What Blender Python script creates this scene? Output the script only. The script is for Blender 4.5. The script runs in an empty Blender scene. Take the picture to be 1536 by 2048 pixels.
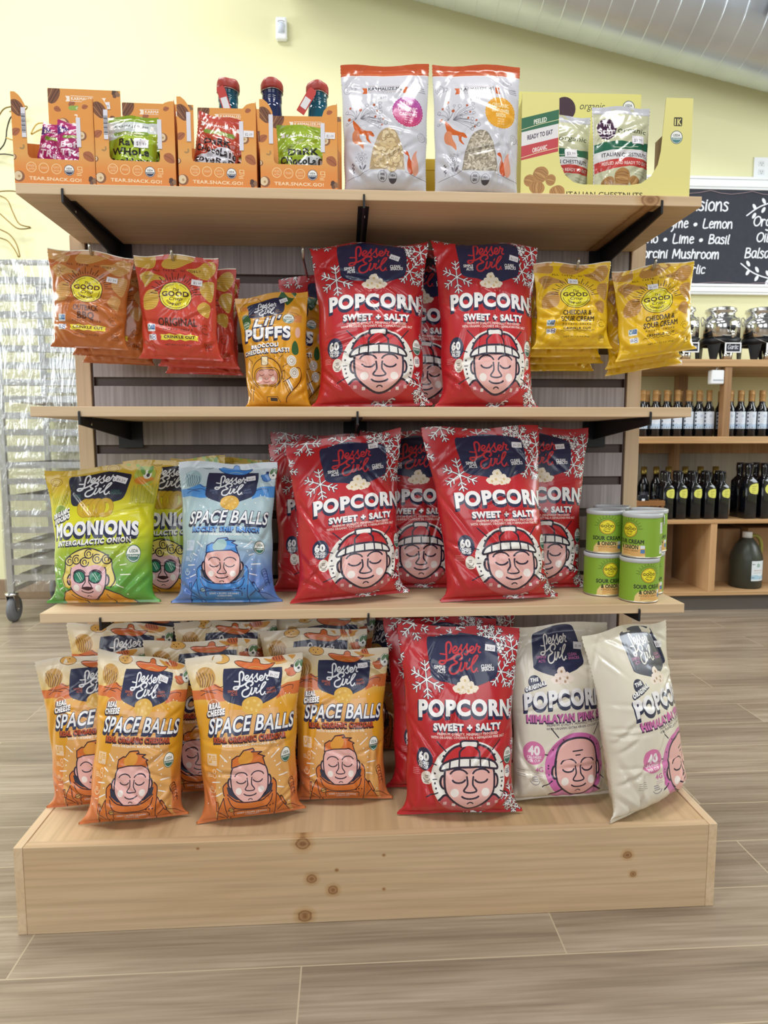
import bpy, bmesh, math, random
import numpy as np
from mathutils import Vector, Matrix, Euler
from mathutils.geometry import delaunay_2d_cdt

random.seed(7)
SC = bpy.context.scene
COL = SC.collection
PI = math.pi

# ------------------------------------------------------------------ camera
cam_d = bpy.data.cameras.new('camera')
cam = bpy.data.objects.new('camera', cam_d)
COL.objects.link(cam)
CAM = Vector((-0.0448, -1.5193, 0.8656))
YAW, PIT, ROL, FPX = 0.0577, -0.1030, -0.0015, 1348.7
fw = Vector((math.sin(YAW) * math.cos(PIT), math.cos(YAW) * math.cos(PIT), math.sin(PIT)))
rt = Vector((math.cos(YAW), -math.sin(YAW), 0))
up = rt.cross(fw)
r2 = rt * math.cos(ROL) + up * math.sin(ROL)
u2 = -rt * math.sin(ROL) + up * math.cos(ROL)
cam.matrix_world = Matrix(((r2.x, u2.x, -fw.x, CAM.x), (r2.y, u2.y, -fw.y, CAM.y), (r2.z, u2.z, -fw.z, CAM.z), (0, 0, 0, 1)))
cam_d.sensor_fit = 'VERTICAL'
cam_d.sensor_height = 9.0
cam_d.lens = FPX / 2048 * 9.0
cam_d.clip_start = 0.02
cam_d.dof.use_dof = True
cam_d.dof.focus_distance = 1.24
cam_d.dof.aperture_fstop = cam_d.lens / 2.6
SC.camera = cam

# ------------------------------------------------------------------ view, world, lamps
SC.view_settings.view_transform = 'Standard'
SC.view_settings.look = 'None'
SC.view_settings.exposure = -0.54
SC.view_settings.gamma = 1.0
SC.view_settings.use_curve_mapping = False
world = bpy.data.worlds.new('room_ambient')
SC.world = world
world.use_nodes = True
bg = world.node_tree.nodes['Background']
bg.inputs['Color'].default_value = (0.98, 0.985, 1.0, 1)
bg.inputs['Strength'].default_value = 0.26


def area(name, loc, target, sx, sy, watts, col=(1, 1, 1)):
    d = bpy.data.lights.new(name, 'AREA')
    d.shape = 'RECTANGLE'; d.size = sx; d.size_y = sy; d.energy = watts; d.color = col
    o = bpy.data.objects.new(name, d); COL.objects.link(o)
    o.location = loc
    o.rotation_euler = (Vector(target) - Vector(loc)).to_track_quat('-Z', 'Y').to_euler()
    return o


area('shop_window_light', (-1.9, -4.6, 1.9), (0, 0, 0.8), 2.6, 1.9, 84, (0.95, 0.98, 1.0))
area('shop_window_light', (1.5, -4.6, 1.9), (0, 0, 0.8), 2.0, 1.9, 54, (0.95, 0.98, 1.0))
area('ceiling_panel_light', (-1.3, -1.5, 3.7), (-1.3, -1.5, 0), 1.2, 0.6, 66, (1, 0.98, 0.95))
area('ceiling_panel_light', (1.0, -1.5, 3.7), (1.0, -1.5, 0), 1.2, 0.6, 66, (1, 0.98, 0.95))
area('ceiling_panel_light', (-1.5, 0.9, 3.9), (-1.5, 1.2, 0), 1.2, 0.6, 66, (1, 0.985, 0.96))
area('side_window_light', (-4.2, 0.9, 1.8), (-0.4, 1.0, 0.0), 2.0, 1.8, 170, (0.86, 0.93, 1.0))
area('side_window_light', (4.3, 0.5, 1.9), (0.6, 1.0, 0.0), 1.8, 1.6, 120, (0.86, 0.93, 1.0))
area('ceiling_panel_light', (0.9, 0.5, 4.2), (0.9, 0.8, 0), 1.2, 0.6, 66, (1, 0.98, 0.95))


# ------------------------------------------------------------------ naming helpers
def prop(o, label=None, cat=None, group=None, kind=None):
    if label: o['label'] = label
    if cat: o['category'] = cat
    if group: o['group'] = group
    if kind: o['kind'] = kind
    return o


def empty(name, loc=(0, 0, 0), rot=(0, 0, 0), label=None, cat=None, group=None, kind=None):
    o = bpy.data.objects.new(name, None)
    o.empty_display_size = 0.05
    COL.objects.link(o); o.location = loc; o.rotation_euler = rot
    return prop(o, label, cat, group, kind)


def link(name, me, mats=None, parent=None, loc=(0, 0, 0), rot=(0, 0, 0), **kw):
    o = bpy.data.objects.new(name, me)
    COL.objects.link(o); o.location = loc; o.rotation_euler = rot
    if mats:
        for m in (mats if isinstance(mats, (list, tuple)) else [mats]):
            me.materials.append(m)
    if parent: o.parent = parent
    return prop(o, **kw)


def copy_tree(o, parent=None, loc=None, rot=None, scale=None):
    kids = list(o.children)
    c = o.copy(); COL.objects.link(c)
    if parent: c.parent = parent
    if loc is not None: c.location = loc
    if rot is not None: c.rotation_euler = rot
    if scale is not None: c.scale = scale
    for k in kids:
        copy_tree(k, c)
    return c


# ------------------------------------------------------------------ geometry helpers
class MB:
    """collects shapes into one mesh"""
    def __init__(s):
        s.bm = bmesh.new()

    def box(s, x0, x1, y0, y1, z0, z1, bev=0.0, mi=0):
        before = set(s.bm.faces)
        vs = [s.bm.verts.new(p) for p in ((x0, y0, z0), (x1, y0, z0), (x1, y1, z0), (x0, y1, z0), (x0, y0, z1), (x1, y0, z1), (x1, y1, z1), (x0, y1, z1))]
        fs = [s.bm.faces.new([vs[i] for i in q]) for q in ((0, 3, 2, 1), (4, 5, 6, 7), (0, 1, 5, 4), (1, 2, 6, 5), (2, 3, 7, 6), (3, 0, 4, 7))]
        if bev > 0:
            es = set(e for f in fs for e in f.edges)
            bmesh.ops.bevel(s.bm, geom=list(es), offset=bev, segments=2, affect='EDGES', profile=0.5)
        for f in s.bm.faces:
            if f not in before: f.material_index = mi
        return s

    def prism(s, pts, axis, a, b, mi=0):
        """polygon pts (2D) extruded along axis 0/1/2 from a to b"""
        def mk(p, d):
            q = list(p); q.insert(axis, d); return q
        va = [s.bm.verts.new(mk(p, a)) for p in pts]
        vb = [s.bm.verts.new(mk(p, b)) for p in pts]
        fs = [s.bm.faces.new(va), s.bm.faces.new(vb[::-1])]
        n = len(pts)
        for i in range(n):
            fs.append(s.bm.faces.new((va[i], vb[i], vb[(i + 1) % n], va[(i + 1) % n])))
        for f in fs: f.material_index = mi
        bmesh.ops.recalc_face_normals(s.bm, faces=fs)
        return s

    def lathe(s, prof, n=32, o=(0, 0, 0), mi=0, axis=2, smooth=True):
        """prof: (r, h) list, revolved about an axis"""
        rings = []
        for r, h in prof:
            ring = []
            for k in range(n):
                a = 2 * PI * k / n
                p = [r * math.cos(a), r * math.sin(a)]
                p.insert(axis, h)
                ring.append(s.bm.verts.new((p[0] + o[0], p[1] + o[1], p[2] + o[2])))
            rings.append(ring)
        fs = []
        for a, b in zip(rings, rings[1:]):
            for k in range(n):
                fs.append(s.bm.faces.new((a[k], a[(k + 1) % n], b[(k + 1) % n], b[k])))
        if prof[0][0] > 1e-6: fs.append(s.bm.faces.new(rings[0][::-1]))
        if prof[-1][0] > 1e-6: fs.append(s.bm.faces.new(rings[-1]))
        for f in fs:
            f.material_index = mi; f.smooth = smooth
        bmesh.ops.recalc_face_normals(s.bm, faces=fs)
        return s

    def tube(s, pts, r, n=8, mi=0, closed=False):
        pts = [Vector(p) for p in pts]
        rings = []
        m = len(pts)
        nrm = None
        for i, p in enumerate(pts):
            if closed:
                t = (pts[(i + 1) % m] - pts[i - 1]).normalized()
            else:
                t = (pts[min(i + 1, m - 1)] - pts[max(i - 1, 0)]).normalized()
            if nrm is None:
                nrm = t.cross(Vector((0, 0, 1)))
                if nrm.length < 1e-3: nrm = t.cross(Vector((1, 0, 0)))
            nrm = (nrm - t * nrm.dot(t)).normalized()
            b = t.cross(nrm)
            rr = r[i] if isinstance(r, (list, tuple)) else r
            rings.append([s.bm.verts.new(p + nrm * (rr * math.cos(2 * PI * k / n)) + b * (rr * math.sin(2 * PI * k / n))) for k in range(n)])
        fs = []
        seq = list(zip(rings, rings[1:])) + ([(rings[-1], rings[0])] if closed else [])
        for a, b in seq:
            for k in range(n):
                fs.append(s.bm.faces.new((a[k], a[(k + 1) % n], b[(k + 1) % n], b[k])))
        if not closed:
            fs.append(s.bm.faces.new(rings[0][::-1])); fs.append(s.bm.faces.new(rings[-1]))
        for f in fs:
            f.smooth = True; f.material_index = mi
        bmesh.ops.recalc_face_normals(s.bm, faces=fs)
        return s

    def xform(s, mat):
        bmesh.ops.transform(s.bm, matrix=mat, verts=s.bm.verts); return s

    def mesh(s, name):
        me = bpy.data.meshes.new(name)
        s.bm.to_mesh(me); s.bm.free()
        return me

    def build(s, name, mats, parent=None, **kw):
        return link(name, s.mesh(name), mats, parent, **kw)


def catmull(pts, n=6, closed=False):
    P = [np.array(p, float) for p in pts]
    out = []
    m = len(P)
    rng = range(m) if closed else range(m - 1)
    for i in rng:
        if closed:
            p0, p1, p2, p3 = P[i - 1], P[i], P[(i + 1) % m], P[(i + 2) % m]
        else:
            p0, p1, p2, p3 = P[max(i - 1, 0)], P[i], P[i + 1], P[min(i + 2, m - 1)]
        for k in range(n):
            t = k / n
            out.append(0.5 * ((2 * p1) + (-p0 + p2) * t + (2 * p0 - 5 * p1 + 4 * p2 - p3) * t * t + (-p0 + 3 * p1 - 3 * p2 + p3) * t ** 3))
    if not closed: out.append(P[-1])
    return out


# ------------------------------------------------------------------ colours and materials
def lin(c):
    if isinstance(c, str):
        c = c.lstrip('#'); c = c if len(c) == 6 else ''.join(q * 2 for q in c); c = [int(c[i:i + 2], 16) / 255 for i in (0, 2, 4)]
    c = np.asarray(c, float)
    return np.where(c <= 0.04045, c / 12.92, ((c + 0.055) / 1.055) ** 2.4)


def new_mat(name):
    m = bpy.data.materials.new(name); m.use_nodes = True
    nt = m.node_tree
    return m, nt, nt.nodes['Principled BSDF']


def N(nt, t, **kw):
    n = nt.nodes.new(t)
    for k, v in kw.items():
        if hasattr(n, k) and k not in n.inputs: setattr(n, k, v)
        else: n.inputs[k].default_value = v
    return n


def simple(name, col, rough=0.5, metal=0.0, spec=0.5, trans=0.0, noise=0.06, nscale=30, bump=0.0, coat=0.0, ior=1.45, alpha=1.0):
    """plain surface with a faint procedural mottling"""
    m, nt, b = new_mat(name)
    L = nt.links.new
    c = lin(col)
    tc = N(nt, 'ShaderNodeTexCoord')
    nz = N(nt, 'ShaderNodeTexNoise'); nz.inputs['Scale'].default_value = nscale; nz.inputs['Detail'].default_value = 3
    L(tc.outputs['Object'], nz.inputs['Vector'])
    mx = N(nt, 'ShaderNodeMix', data_type='RGBA')
    mx.inputs[6].default_value = (*np.clip(c * (1 - noise), 0, 1), 1)
    mx.inputs[7].default_value = (*np.clip(c * (1 + noise), 0, 1), 1)
    L(nz.outputs['Fac'], mx.inputs[0])
    L(mx.outputs[2], b.inputs['Base Color'])
    b.inputs['Roughness'].default_value = rough
    b.inputs['Metallic'].default_value = metal
    b.inputs['Specular IOR Level'].default_value = spec
    b.inputs['Transmission Weight'].default_value = trans
    b.inputs['Coat Weight'].default_value = coat
    b.inputs['IOR'].default_value = ior
    b.inputs['Alpha'].default_value = alpha
    if bump:
        bp = N(nt, 'ShaderNodeBump'); bp.inputs['Strength'].default_value = bump; bp.inputs['Distance'].default_value = 0.002
        L(nz.outputs['Fac'], bp.inputs['Height']); L(bp.outputs['Normal'], b.inputs['Normal'])
    return m


def printed(name, rough, coat=0.0, coat_r=0.15, bump=0.1, nscale=40, spec=0.5):
    """printed packaging: ink colour carried by the mesh, film / card surface from nodes"""
    m, nt, b = new_mat(name)
    L = nt.links.new
    at = N(nt, 'ShaderNodeAttribute', attribute_name='ink')
    hs = N(nt, 'ShaderNodeHueSaturation'); hs.inputs['Saturation'].default_value = 1.0; hs.inputs['Value'].default_value = 0.96
    L(at.outputs['Color'], hs.inputs['Color']); L(hs.outputs['Color'], b.inputs['Base Color'])
    tc = N(nt, 'ShaderNodeTexCoord')
    nz = N(nt, 'ShaderNodeTexNoise'); nz.inputs['Scale'].default_value = nscale; nz.inputs['Detail'].default_value = 4
    L(tc.outputs['Object'], nz.inputs['Vector'])
    bp = N(nt, 'ShaderNodeBump'); bp.inputs['Strength'].default_value = bump; bp.inputs['Distance'].default_value = 0.004
    L(nz.outputs['Fac'], bp.inputs['Height']); L(bp.outputs['Normal'], b.inputs['Normal'])
    mr = N(nt, 'ShaderNodeMapRange'); mr.inputs['To Min'].default_value = rough * 0.85; mr.inputs['To Max'].default_value = rough * 1.15
    L(nz.outputs['Fac'], mr.inputs['Value']); L(mr.outputs['Result'], b.inputs['Roughness'])
    b.inputs['Specular IOR Level'].default_value = spec
    b.inputs['Coat Weight'].default_value = coat; b.inputs['Coat Roughness'].default_value = coat_r
    return m


def wood(name, base, dark, grain_axis=0, scale=1.0, rough=0.5, knots=(), streak=0.5, plane=(0, 2)):
    """sawn pine: long grain along one axis, growth bands, optional knots (a, b, radius)"""
    m, nt, b = new_mat(name)
    L = nt.links.new
    tc = N(nt, 'ShaderNodeTexCoord')
    mp = N(nt, 'ShaderNodeMapping')
    s = [9.0 * scale] * 3; s[grain_axis] = 0.8 * scale
    mp.inputs['Scale'].default_value = s
    L(tc.outputs['Object'], mp.inputs['Vector'])
    n1 = N(nt, 'ShaderNodeTexNoise'); n1.inputs['Scale'].default_value = 1.6; n1.inputs['Detail'].default_value = 6; n1.inputs['Distortion'].default_value = 0.6
    L(mp.outputs['Vector'], n1.inputs['Vector'])
    mp2 = N(nt, 'ShaderNodeMapping')
    s2 = [120.0 * scale] * 3; s2[grain_axis] = 3.0 * scale
    mp2.inputs['Scale'].default_value = s2
    L(tc.outputs['Object'], mp2.inputs['Vector'])
    n2 = N(nt, 'ShaderNodeTexNoise'); n2.inputs['Scale'].default_value = 1.0; n2.inputs['Detail'].default_value = 5
    L(mp2.outputs['Vector'], n2.inputs['Vector'])
    r1 = N(nt, 'ShaderNodeValToRGB')
    r1.color_ramp.elements[0].position = 0.30; r1.color_ramp.elements[1].position = 0.72
    r1.color_ramp.elements[0].color = (*lin(dark), 1); r1.color_ramp.elements[1].color = (*lin(base), 1)
    L(n1.outputs['Fac'], r1.inputs['Fac'])
    r2_ = N(nt, 'ShaderNodeValToRGB')
    r2_.color_ramp.elements[0].position = 0.35; r2_.color_ramp.elements[1].position = 0.6
    k = 1 - 0.22 * streak
    r2_.color_ramp.elements[0].color = (k, k, k * 0.98, 1); r2_.color_ramp.elements[1].color = (1, 1, 1, 1)
    L(n2.outputs['Fac'], r2_.inputs['Fac'])
    mx = N(nt, 'ShaderNodeMix', data_type='RGBA', blend_type='MULTIPLY'); mx.inputs[0].default_value = 1
    L(r1.outputs['Color'], mx.inputs[6]); L(r2_.outputs['Color'], mx.inputs[7])
    col = mx.outputs[2]
    if knots:
        sep = N(nt, 'ShaderNodeSeparateXYZ'); L(tc.outputs['Object'], sep.inputs[0])
        oa, ob = sep.outputs[plane[0]], sep.outputs[plane[1]]
        for (ka, kb, kr) in knots:
            def ma(op, i0, i1=None):
                n = N(nt, 'ShaderNodeMath', operation=op)
                for ii, v in enumerate((i0, i1)):
                    if v is None: continue
                    if isinstance(v, (int, float)): n.inputs[ii].default_value = v
                    else: L(v, n.inputs[ii])
                return n.outputs[0]
            da = ma('DIVIDE', ma('SUBTRACT', oa, ka), kr * 1.15)
            db = ma('DIVIDE', ma('SUBTRACT', ob, kb), kr)
            dd = ma('SQRT', ma('ADD', ma('MULTIPLY', da, da), ma('MULTIPLY', db, db)))
            dd = ma('ADD', dd, ma('MULTIPLY', n2.outputs['Fac'], 0.5))
            rr = N(nt, 'ShaderNodeValToRGB')
            e = rr.color_ramp.elements
            e[0].position = 0.0; e[0].color = (0.55, 0.42, 0.3, 1)
            e[1].position = 1.0; e[1].color = (1, 1, 1, 1)
            for pos, cc in ((0.22, (0.42, 0.28, 0.18, 1)), (0.42, (0.72, 0.58, 0.44, 1)), (0.52, (0.42, 0.28, 0.18, 1)), (0.62, (0.86, 0.76, 0.62, 1))):
                q = e.new(pos); q.color = cc
            sc = ma('DIVIDE', dd, 2.2)
            L(sc, rr.inputs['Fac'])
            mk = N(nt, 'ShaderNodeMix', data_type='RGBA', blend_type='MULTIPLY'); mk.inputs[0].default_value = 1
            L(col, mk.inputs[6]); L(rr.outputs['Color'], mk.inputs[7])
            col = mk.outputs[2]
    L(col, b.inputs['Base Color'])
    b.inputs['Roughness'].default_value = rough
    b.inputs['Specular IOR Level'].default_value = 0.35
    bp = N(nt, 'ShaderNodeBump'); bp.inputs['Strength'].default_value = 0.08; bp.inputs['Distance'].default_value = 0.002
    L(n2.outputs['Fac'], bp.inputs['Height']); L(bp.outputs['Normal'], b.inputs['Normal'])
    return m


FILM = printed('printed_film', 0.33, coat=0.4, coat_r=0.10, bump=0.22, nscale=26)
FOIL = printed('glossy_pouch_film', 0.22, coat=0.4, coat_r=0.06, bump=0.25, nscale=30)
PAPER = printed('printed_card', 0.55, bump=0.03, nscale=90)
VINYL = printed('printed_label', 0.45, bump=0.02)
STEEL = simple('polished_steel', '#D8D8D8', 0.12, 1.0, noise=0.03)
ALU = simple('brushed_aluminium', '#C9CCD0', 0.32, 0.9, noise=0.06)
ZINC = simple('zinc_wire', '#B5B2AA', 0.3, 1.0)
BLACKM = simple('black_powder_coat', '#14151A', 0.45, 0.0, noise=0.15)
PINE = wood('pine_board', '#DCC5A6', '#CFB28D', 0)
PINE_SIDE = wood('pine_side', '#DCC5A6', '#CEB18C', 1)
PINE_UP = wood('pine_upright', '#D6BEA0', '#C8AC8A', 2)
# ------------------------------------------------------------------ flat artwork -> one triangulated sheet
_GL = {}


def glyph_loops(s, res=3, sp=1.0):
    key = (s, res, round(sp, 2))
    if key in _GL: return _GL[key]
    cu = bpy.data.curves.new('tmp_text', 'FONT'); cu.body = s; cu.resolution_u = res; cu.space_character = sp
    ob = bpy.data.objects.new('tmp_text', cu); COL.objects.link(ob)
    dg = bpy.context.evaluated_depsgraph_get()
    ev = ob.evaluated_get(dg)
    c2 = ev.to_curve(dg)
    loops = []
    for sp in c2.splines:
        bp = sp.bezier_points; n = len(bp); pts = []
        for i in range(n):
            a, b = bp[i], bp[(i + 1) % n]
            p0, p1, p2, p3 = (np.array(q[:2]) for q in (a.co, a.handle_right, b.handle_left, b.co))
            chord = p3 - p0
            def off(q):
                return abs(chord[0] * (q - p0)[1] - chord[1] * (q - p0)[0]) / (np.linalg.norm(chord) + 1e-9)
            st = max(off(p1), off(p2)) < 1e-3
            for k in range(1 if st else res):
                t = k / res
                pts.append((1 - t) ** 3 * p0 + 3 * (1 - t) ** 2 * t * p1 + 3 * (1 - t) * t * t * p2 + t ** 3 * p3)
        if len(pts) > 2: loops.append(np.array(pts))
    ev.to_curve_clear()
    bpy.data.objects.remove(ob); bpy.data.curves.remove(cu)
    _GL[key] = loops
    return loops


def area2(p):
    x, y = p[:, 0], p[:, 1]
    return np.sum(x * np.roll(y, -1) - np.roll(x, -1) * y) / 2


def offset_loop(p, d):
    """move a closed loop sideways by d (mitre limited)"""
    q = [p[0]]
    for a in p[1:]:
        if np.linalg.norm(a - q[-1]) > 1e-5: q.append(a)
    if np.linalg.norm(q[0] - q[-1]) < 1e-5: q.pop()
    p = np.array(q)
    e = np.roll(p, -1, 0) - p
    e /= np.linalg.norm(e, axis=1, keepdims=True) + 1e-12
    n = np.stack([e[:, 1], -e[:, 0]], 1)
    n0 = np.roll(n, 1, 0)
    m = n + n0
    l = np.linalg.norm(m, axis=1, keepdims=True)
    m = m / np.maximum(l, 1e-6)
    cosh = np.clip(np.sum(m * n, 1, keepdims=True), 0.55, 1)
    return p + m * d / cosh


class Art:
    def __init__(s, W, H, bgc, lo=0, hi=None, grid=1.7, back=None):
        s.W, s.H, s.bg = W, H, bgc
        s.lo, s.hi = lo, (W if hi is None else hi)
        s.grid = grid
        s.items = []; s.mask = None; s.out = None
        s.back = back if back is not None else bgc
        s.set(0, 0, 1)

    def set(s, cx, y0, k, ox=None, shx=0.0, shy=0.0, ky=None):
        s.cx, s.y0, s.k, s.ox, s.shx, s.shy = cx, y0, k, (0 if ox is None else ox), shx, shy
        s.ky = k if ky is None else ky
        return s

    def T(s, p):
        p = np.asarray(p, float)
        dx, dy = p[..., 0] - s.cx, p[..., 1] - s.y0
        return np.stack([(dx + s.shx * dy) * s.k + s.ox, (dy + s.shy * dx) * s.ky], -1)

    def raw(s, loops, c):
        loops = [np.asarray(l, float) for l in loops if len(l) > 2]
        if loops: s.items.append((loops, c))
        return s

    def poly(s, pts, c, smooth=0):
        if smooth: pts = catmull(pts, smooth, True)
        return s.raw([s.T(np.array(pts))], c)

    def ell(s, cx, cy, rx, ry, c, n=28, rot=0.0):
        a = np.arange(n) * 2 * PI / n
        x, y = rx * np.cos(a), ry * np.sin(a)
        return s.poly(np.stack([cx + x * math.cos(rot) - y * math.sin(rot), cy + x * math.sin(rot) + y * math.cos(rot)], 1), c)

    def ring(s, cx, cy, rx, ry, w, c, n=28):
        a = np.arange(n) * 2 * PI / n
        o = np.stack([cx + rx * np.cos(a), cy + ry * np.sin(a)], 1)
        i = np.stack([cx + (rx - w) * np.cos(a), cy + (ry - w) * np.sin(a)], 1)[::-1]
        return s.raw([s.T(o), s.T(i)], c)

    def rr(s, x0, y0, x1, y1, r, c, n=4):
        pts = []
        for (cx, cy, a0) in ((x1 - r, y1 - r, 0), (x0 + r, y1 - r, PI / 2), (x0 + r, y0 + r, PI), (x1 - r, y0 + r, 1.5 * PI)):
            for k in range(n + 1):
                a = a0 + PI / 2 * k / n
                pts.append((cx + r * math.cos(a), cy + r * math.sin(a)))
        return s.poly(pts, c)

    def rect(s, x0, y0, x1, y1, c):
        return s.poly([(x0, y0), (x1, y0), (x1, y1), (x0, y1)], c)

    def line(s, pts, w, c, smooth=0, closed=False):
        if smooth: pts = catmull(pts, smooth, closed)
        pts = [np.array(p, float) for p in pts]
        if closed: pts = pts + [pts[0]]
        h = w / 2
        loops = []
        for a, b in zip(pts, pts[1:]):
            d = b - a; l = np.linalg.norm(d)
            if l < 1e-6: continue
            n = np.array([-d[1], d[0]]) / l * h
            loops.append(np.array([a + n, a - n, b - n, b + n]))
        for i, p in enumerate(pts):
            t = np.arange(8) * PI / 4 + 0.3
            if 0 < i < len(pts) - 1:
                d1, d2 = p - pts[i - 1], pts[i + 1] - p
                if np.dot(d1, d2) > 0.97 * np.linalg.norm(d1) * np.linalg.norm(d2): continue
            loops.append(p + h * np.stack([np.cos(t), np.sin(t)], 1))
        for l in loops:
            s.raw([s.T(l)], c)
        return s

    def arc(s, cx, cy, rx, ry, a0, a1, w, c, n=8):
        a = np.radians(np.linspace(a0, a1, n))
        return s.line(np.stack([cx + rx * np.cos(a), cy + ry * np.sin(a)], 1), w, c)

    def txt(s, t, x0, x1, yb, h, c, bold=0.0, shear=0.0, slope=0.0, bow=0.0, res=3, sh=None, outl=None, fit=True, fan=0.0):
        """text from x0 to x1 with baseline yb and cap height h; sh=(dx,dy,colour,steps,grow)"""
        bold = bold * 0.72
        L = glyph_loops(t, res, 1.0 + min(0.5, 1.5 * bold / max(h, 1e-6) + (1.2 * sh[4] / h if sh and bold else 0)))
        if not L: return s
        al = np.concatenate(L)
        mn, mx = al.min(0), al.max(0)
        cap = 0.715
        big = max(L, key=lambda q: abs(area2(q)))
        base = []
        w = x1 - x0
        for l in L:
            x = (l[:, 0] - mn[0]) / (mx[0] - mn[0]) * w
            y = l[:, 1] / cap * h
            tx = x / w * 2 - 1
            hh = 1 + fan * tx * tx
            yy = yb - y * hh - slope * (x - w / 2) + bow * (tx * tx)
            base.append(np.stack([x0 + x + shear * y, yy], 1))
        sg = 1 if area2(max(base, key=lambda q: abs(area2(q)))) > 0 else -1
        def put(d, dx, dy, col):
            q = [s.T(offset_loop(l, d * sg) + np.array([dx, dy])) for l in base]
            s.raw(q, col)
        if sh:
            dx, dy, col, steps, grow = sh
            for k in range(steps, 0, -1):
                put(bold + grow, dx * k / steps, dy * k / steps, col)
        if outl:
            put(bold + outl[0], 0, 0, outl[1])
        put(bold, 0, 0, c)
        return s

    def script(s, x0, y0, x1, y1, c, w=1.0):
        """two-line hand lettered word mark, fitted to a box"""
        fx, fy = (x1 - x0) / 790.0, (y1 - y0) / 650.0
        w = w * 0.8
        def S(pts, ww):
            s.line([(x0 + (a - 260) * fx, y0 + (b - 72) * fy) for a, b in pts], ww * fx * w, c, smooth=4)
        S([(295, 322), (340, 328), (400, 332)], 34)
        S([(470, 300), (505, 190), (495, 110), (455, 85), (415, 130), (408, 260), (408, 400), (380, 490), (320, 525), (272, 500), (290, 460), (360, 455), (440, 440), (520, 395), (580, 340), (640, 318), (700, 345), (695, 395), (655, 430)], 44)
        S([(640, 318), (575, 350), (545, 410), (560, 455), (605, 485), (560, 515), (490, 550), (455, 620), (475, 690), (540, 705), (610, 660), (660, 560), (680, 485)], 42)
        S([(680, 485), (655, 570), (660, 650), (705, 620), (740, 550), (748, 490)], 36)
        S([(748, 500), (790, 500), (765, 570), (775, 620), (815, 600), (850, 560)], 34)
        S([(845, 408), (826, 455)], 26)
        S([(830, 590), (930, 470), (990, 370), (975, 345), (925, 390), (880, 500), (865, 610), (895, 670), (935, 650), (965, 600)], 38)
        S([(535, 270), (590, 235), (612, 190), (575, 170), (535, 225), (535, 285), (575, 300), (630, 260), (705, 140)], 38)
        S([(705, 140), (685, 205), (705, 270), (670, 315), (630, 300)], 36)
        S([(705, 270), (750, 215), (808, 125)], 26)
        S([(808, 125), (795, 205), (815, 290), (780, 335), (745, 310)], 38)
        S([(815, 290), (860, 265), (920, 220), (918, 180), (880, 180), (852, 235), (860, 290), (905, 300), (950, 250), (990, 130)], 38)
        S([(990, 130), (985, 165), (1040, 185), (1012, 240), (1020, 290), (1050, 288)], 36)
        s.ell(x0 + (980 - 260) * fx, y0 + (650 - 72) * fy, 13 * fx, 13 * fx, c, 8)
        return s

    def flake(s, cx, cy, r, rot=0.0, w=1.0, c='#F3F1F2', o='#262B45'):
        for ww, col in ((w * 1.25, o), (w * 0.62, c)):
            for k in range(6):
                a = rot + k * PI / 3
                d = np.array([math.cos(a), math.sin(a)]); p = np.array([cx, cy])
                s.line([p, p + d * r], ww, col)
                for f, l in ((0.45, 0.28), (0.72, 0.30)):
                    q = p + d * r * f
                    for sg in (-1, 1):
                        b = a + sg * 0.85
                        s.line([q, q + np.array([math.cos(b), math.sin(b)]) * r * l], ww, col)
        return s

    # ---- triangulate
    def solve(s):
        if s.out: return s.out
        pts, edges = [], []
        def loop(l):
            i0 = len(pts)
            q = []
            for a, b in zip(l, np.roll(l, -1, 0)):
                k = max(1, int(math.ceil(math.hypot(b[0] - a[0], b[1] - a[1]) / (s.grid * 1.3))))
                for j in range(k): q.append(a + (b - a) * (j / k))
            l = q; n = len(l)
            pts.extend((float(a), float(b)) for a, b in l)
            edges.extend((i0 + i, i0 + (i + 1) % n) for i in range(n))
        lo, hi, H, g = s.lo, s.hi, s.H, s.grid
        nx, ny = max(2, int(round((hi - lo) / g))), max(2, int(round(H / g)))
        xs, ys = np.linspace(lo, hi, nx + 1), np.linspace(0, H, ny + 1)
        if s.mask is not None: loop(np.asarray(s.mask, float))
        i0 = len(pts)
        for j, y in enumerate(ys):
            for i, x in enumerate(xs):
                edge = i in (0, nx) or j in (0, ny)
                dx = 0 if edge or i % 1 else (0.5 * g * (j % 2) if i < nx - 0.5 else 0)
                pts.append((float(min(x + (0 if edge else dx * 0.9), hi)), float(y)))
        ring = [i0 + i for i in range(nx + 1)] + [i0 + j * (nx + 1) + nx for j in range(1, ny + 1)] + [i0 + ny * (nx + 1) + i for i in range(nx - 1, -1, -1)] + [i0 + j * (nx + 1) for j in range(ny - 1, 0, -1)]
        edges.extend(zip(ring, ring[1:] + ring[:1]))
        for loops, c in s.items:
            for l in loops:
                m = l[:, 0].max() > lo - 5 and l[:, 0].min() < hi + 5
                if m: loop(np.round(np.stack([np.clip(l[:, 0], lo - 1, hi + 1), np.clip(l[:, 1], -1, H + 1)], 1), 4))
        r = delaunay_2d_cdt([Vector(p) for p in pts], edges, [], 0, 1e-4, False)
        V = np.array([(v[0], v[1]) for v in r[0]])
        F = np.array([f for f in r[2] if len(f) == 3], dtype=np.int64)
        cen = V[F].mean(1)
        a = V[F]
        ar = np.abs((a[:, 1, 0] - a[:, 0, 0]) * (a[:, 2, 1] - a[:, 0, 1]) - (a[:, 2, 0] - a[:, 0, 0]) * (a[:, 1, 1] - a[:, 0, 1]))
        keep = (cen[:, 0] > lo) & (cen[:, 0] < hi) & (cen[:, 1] > 0) & (cen[:, 1] < H) & (ar > 1e-9)
        if s.mask is not None: keep &= inside([np.asarray(s.mask)], cen)
        F, cen = F[keep], cen[keep]
        lay = np.full(len(F), -1)
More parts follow.
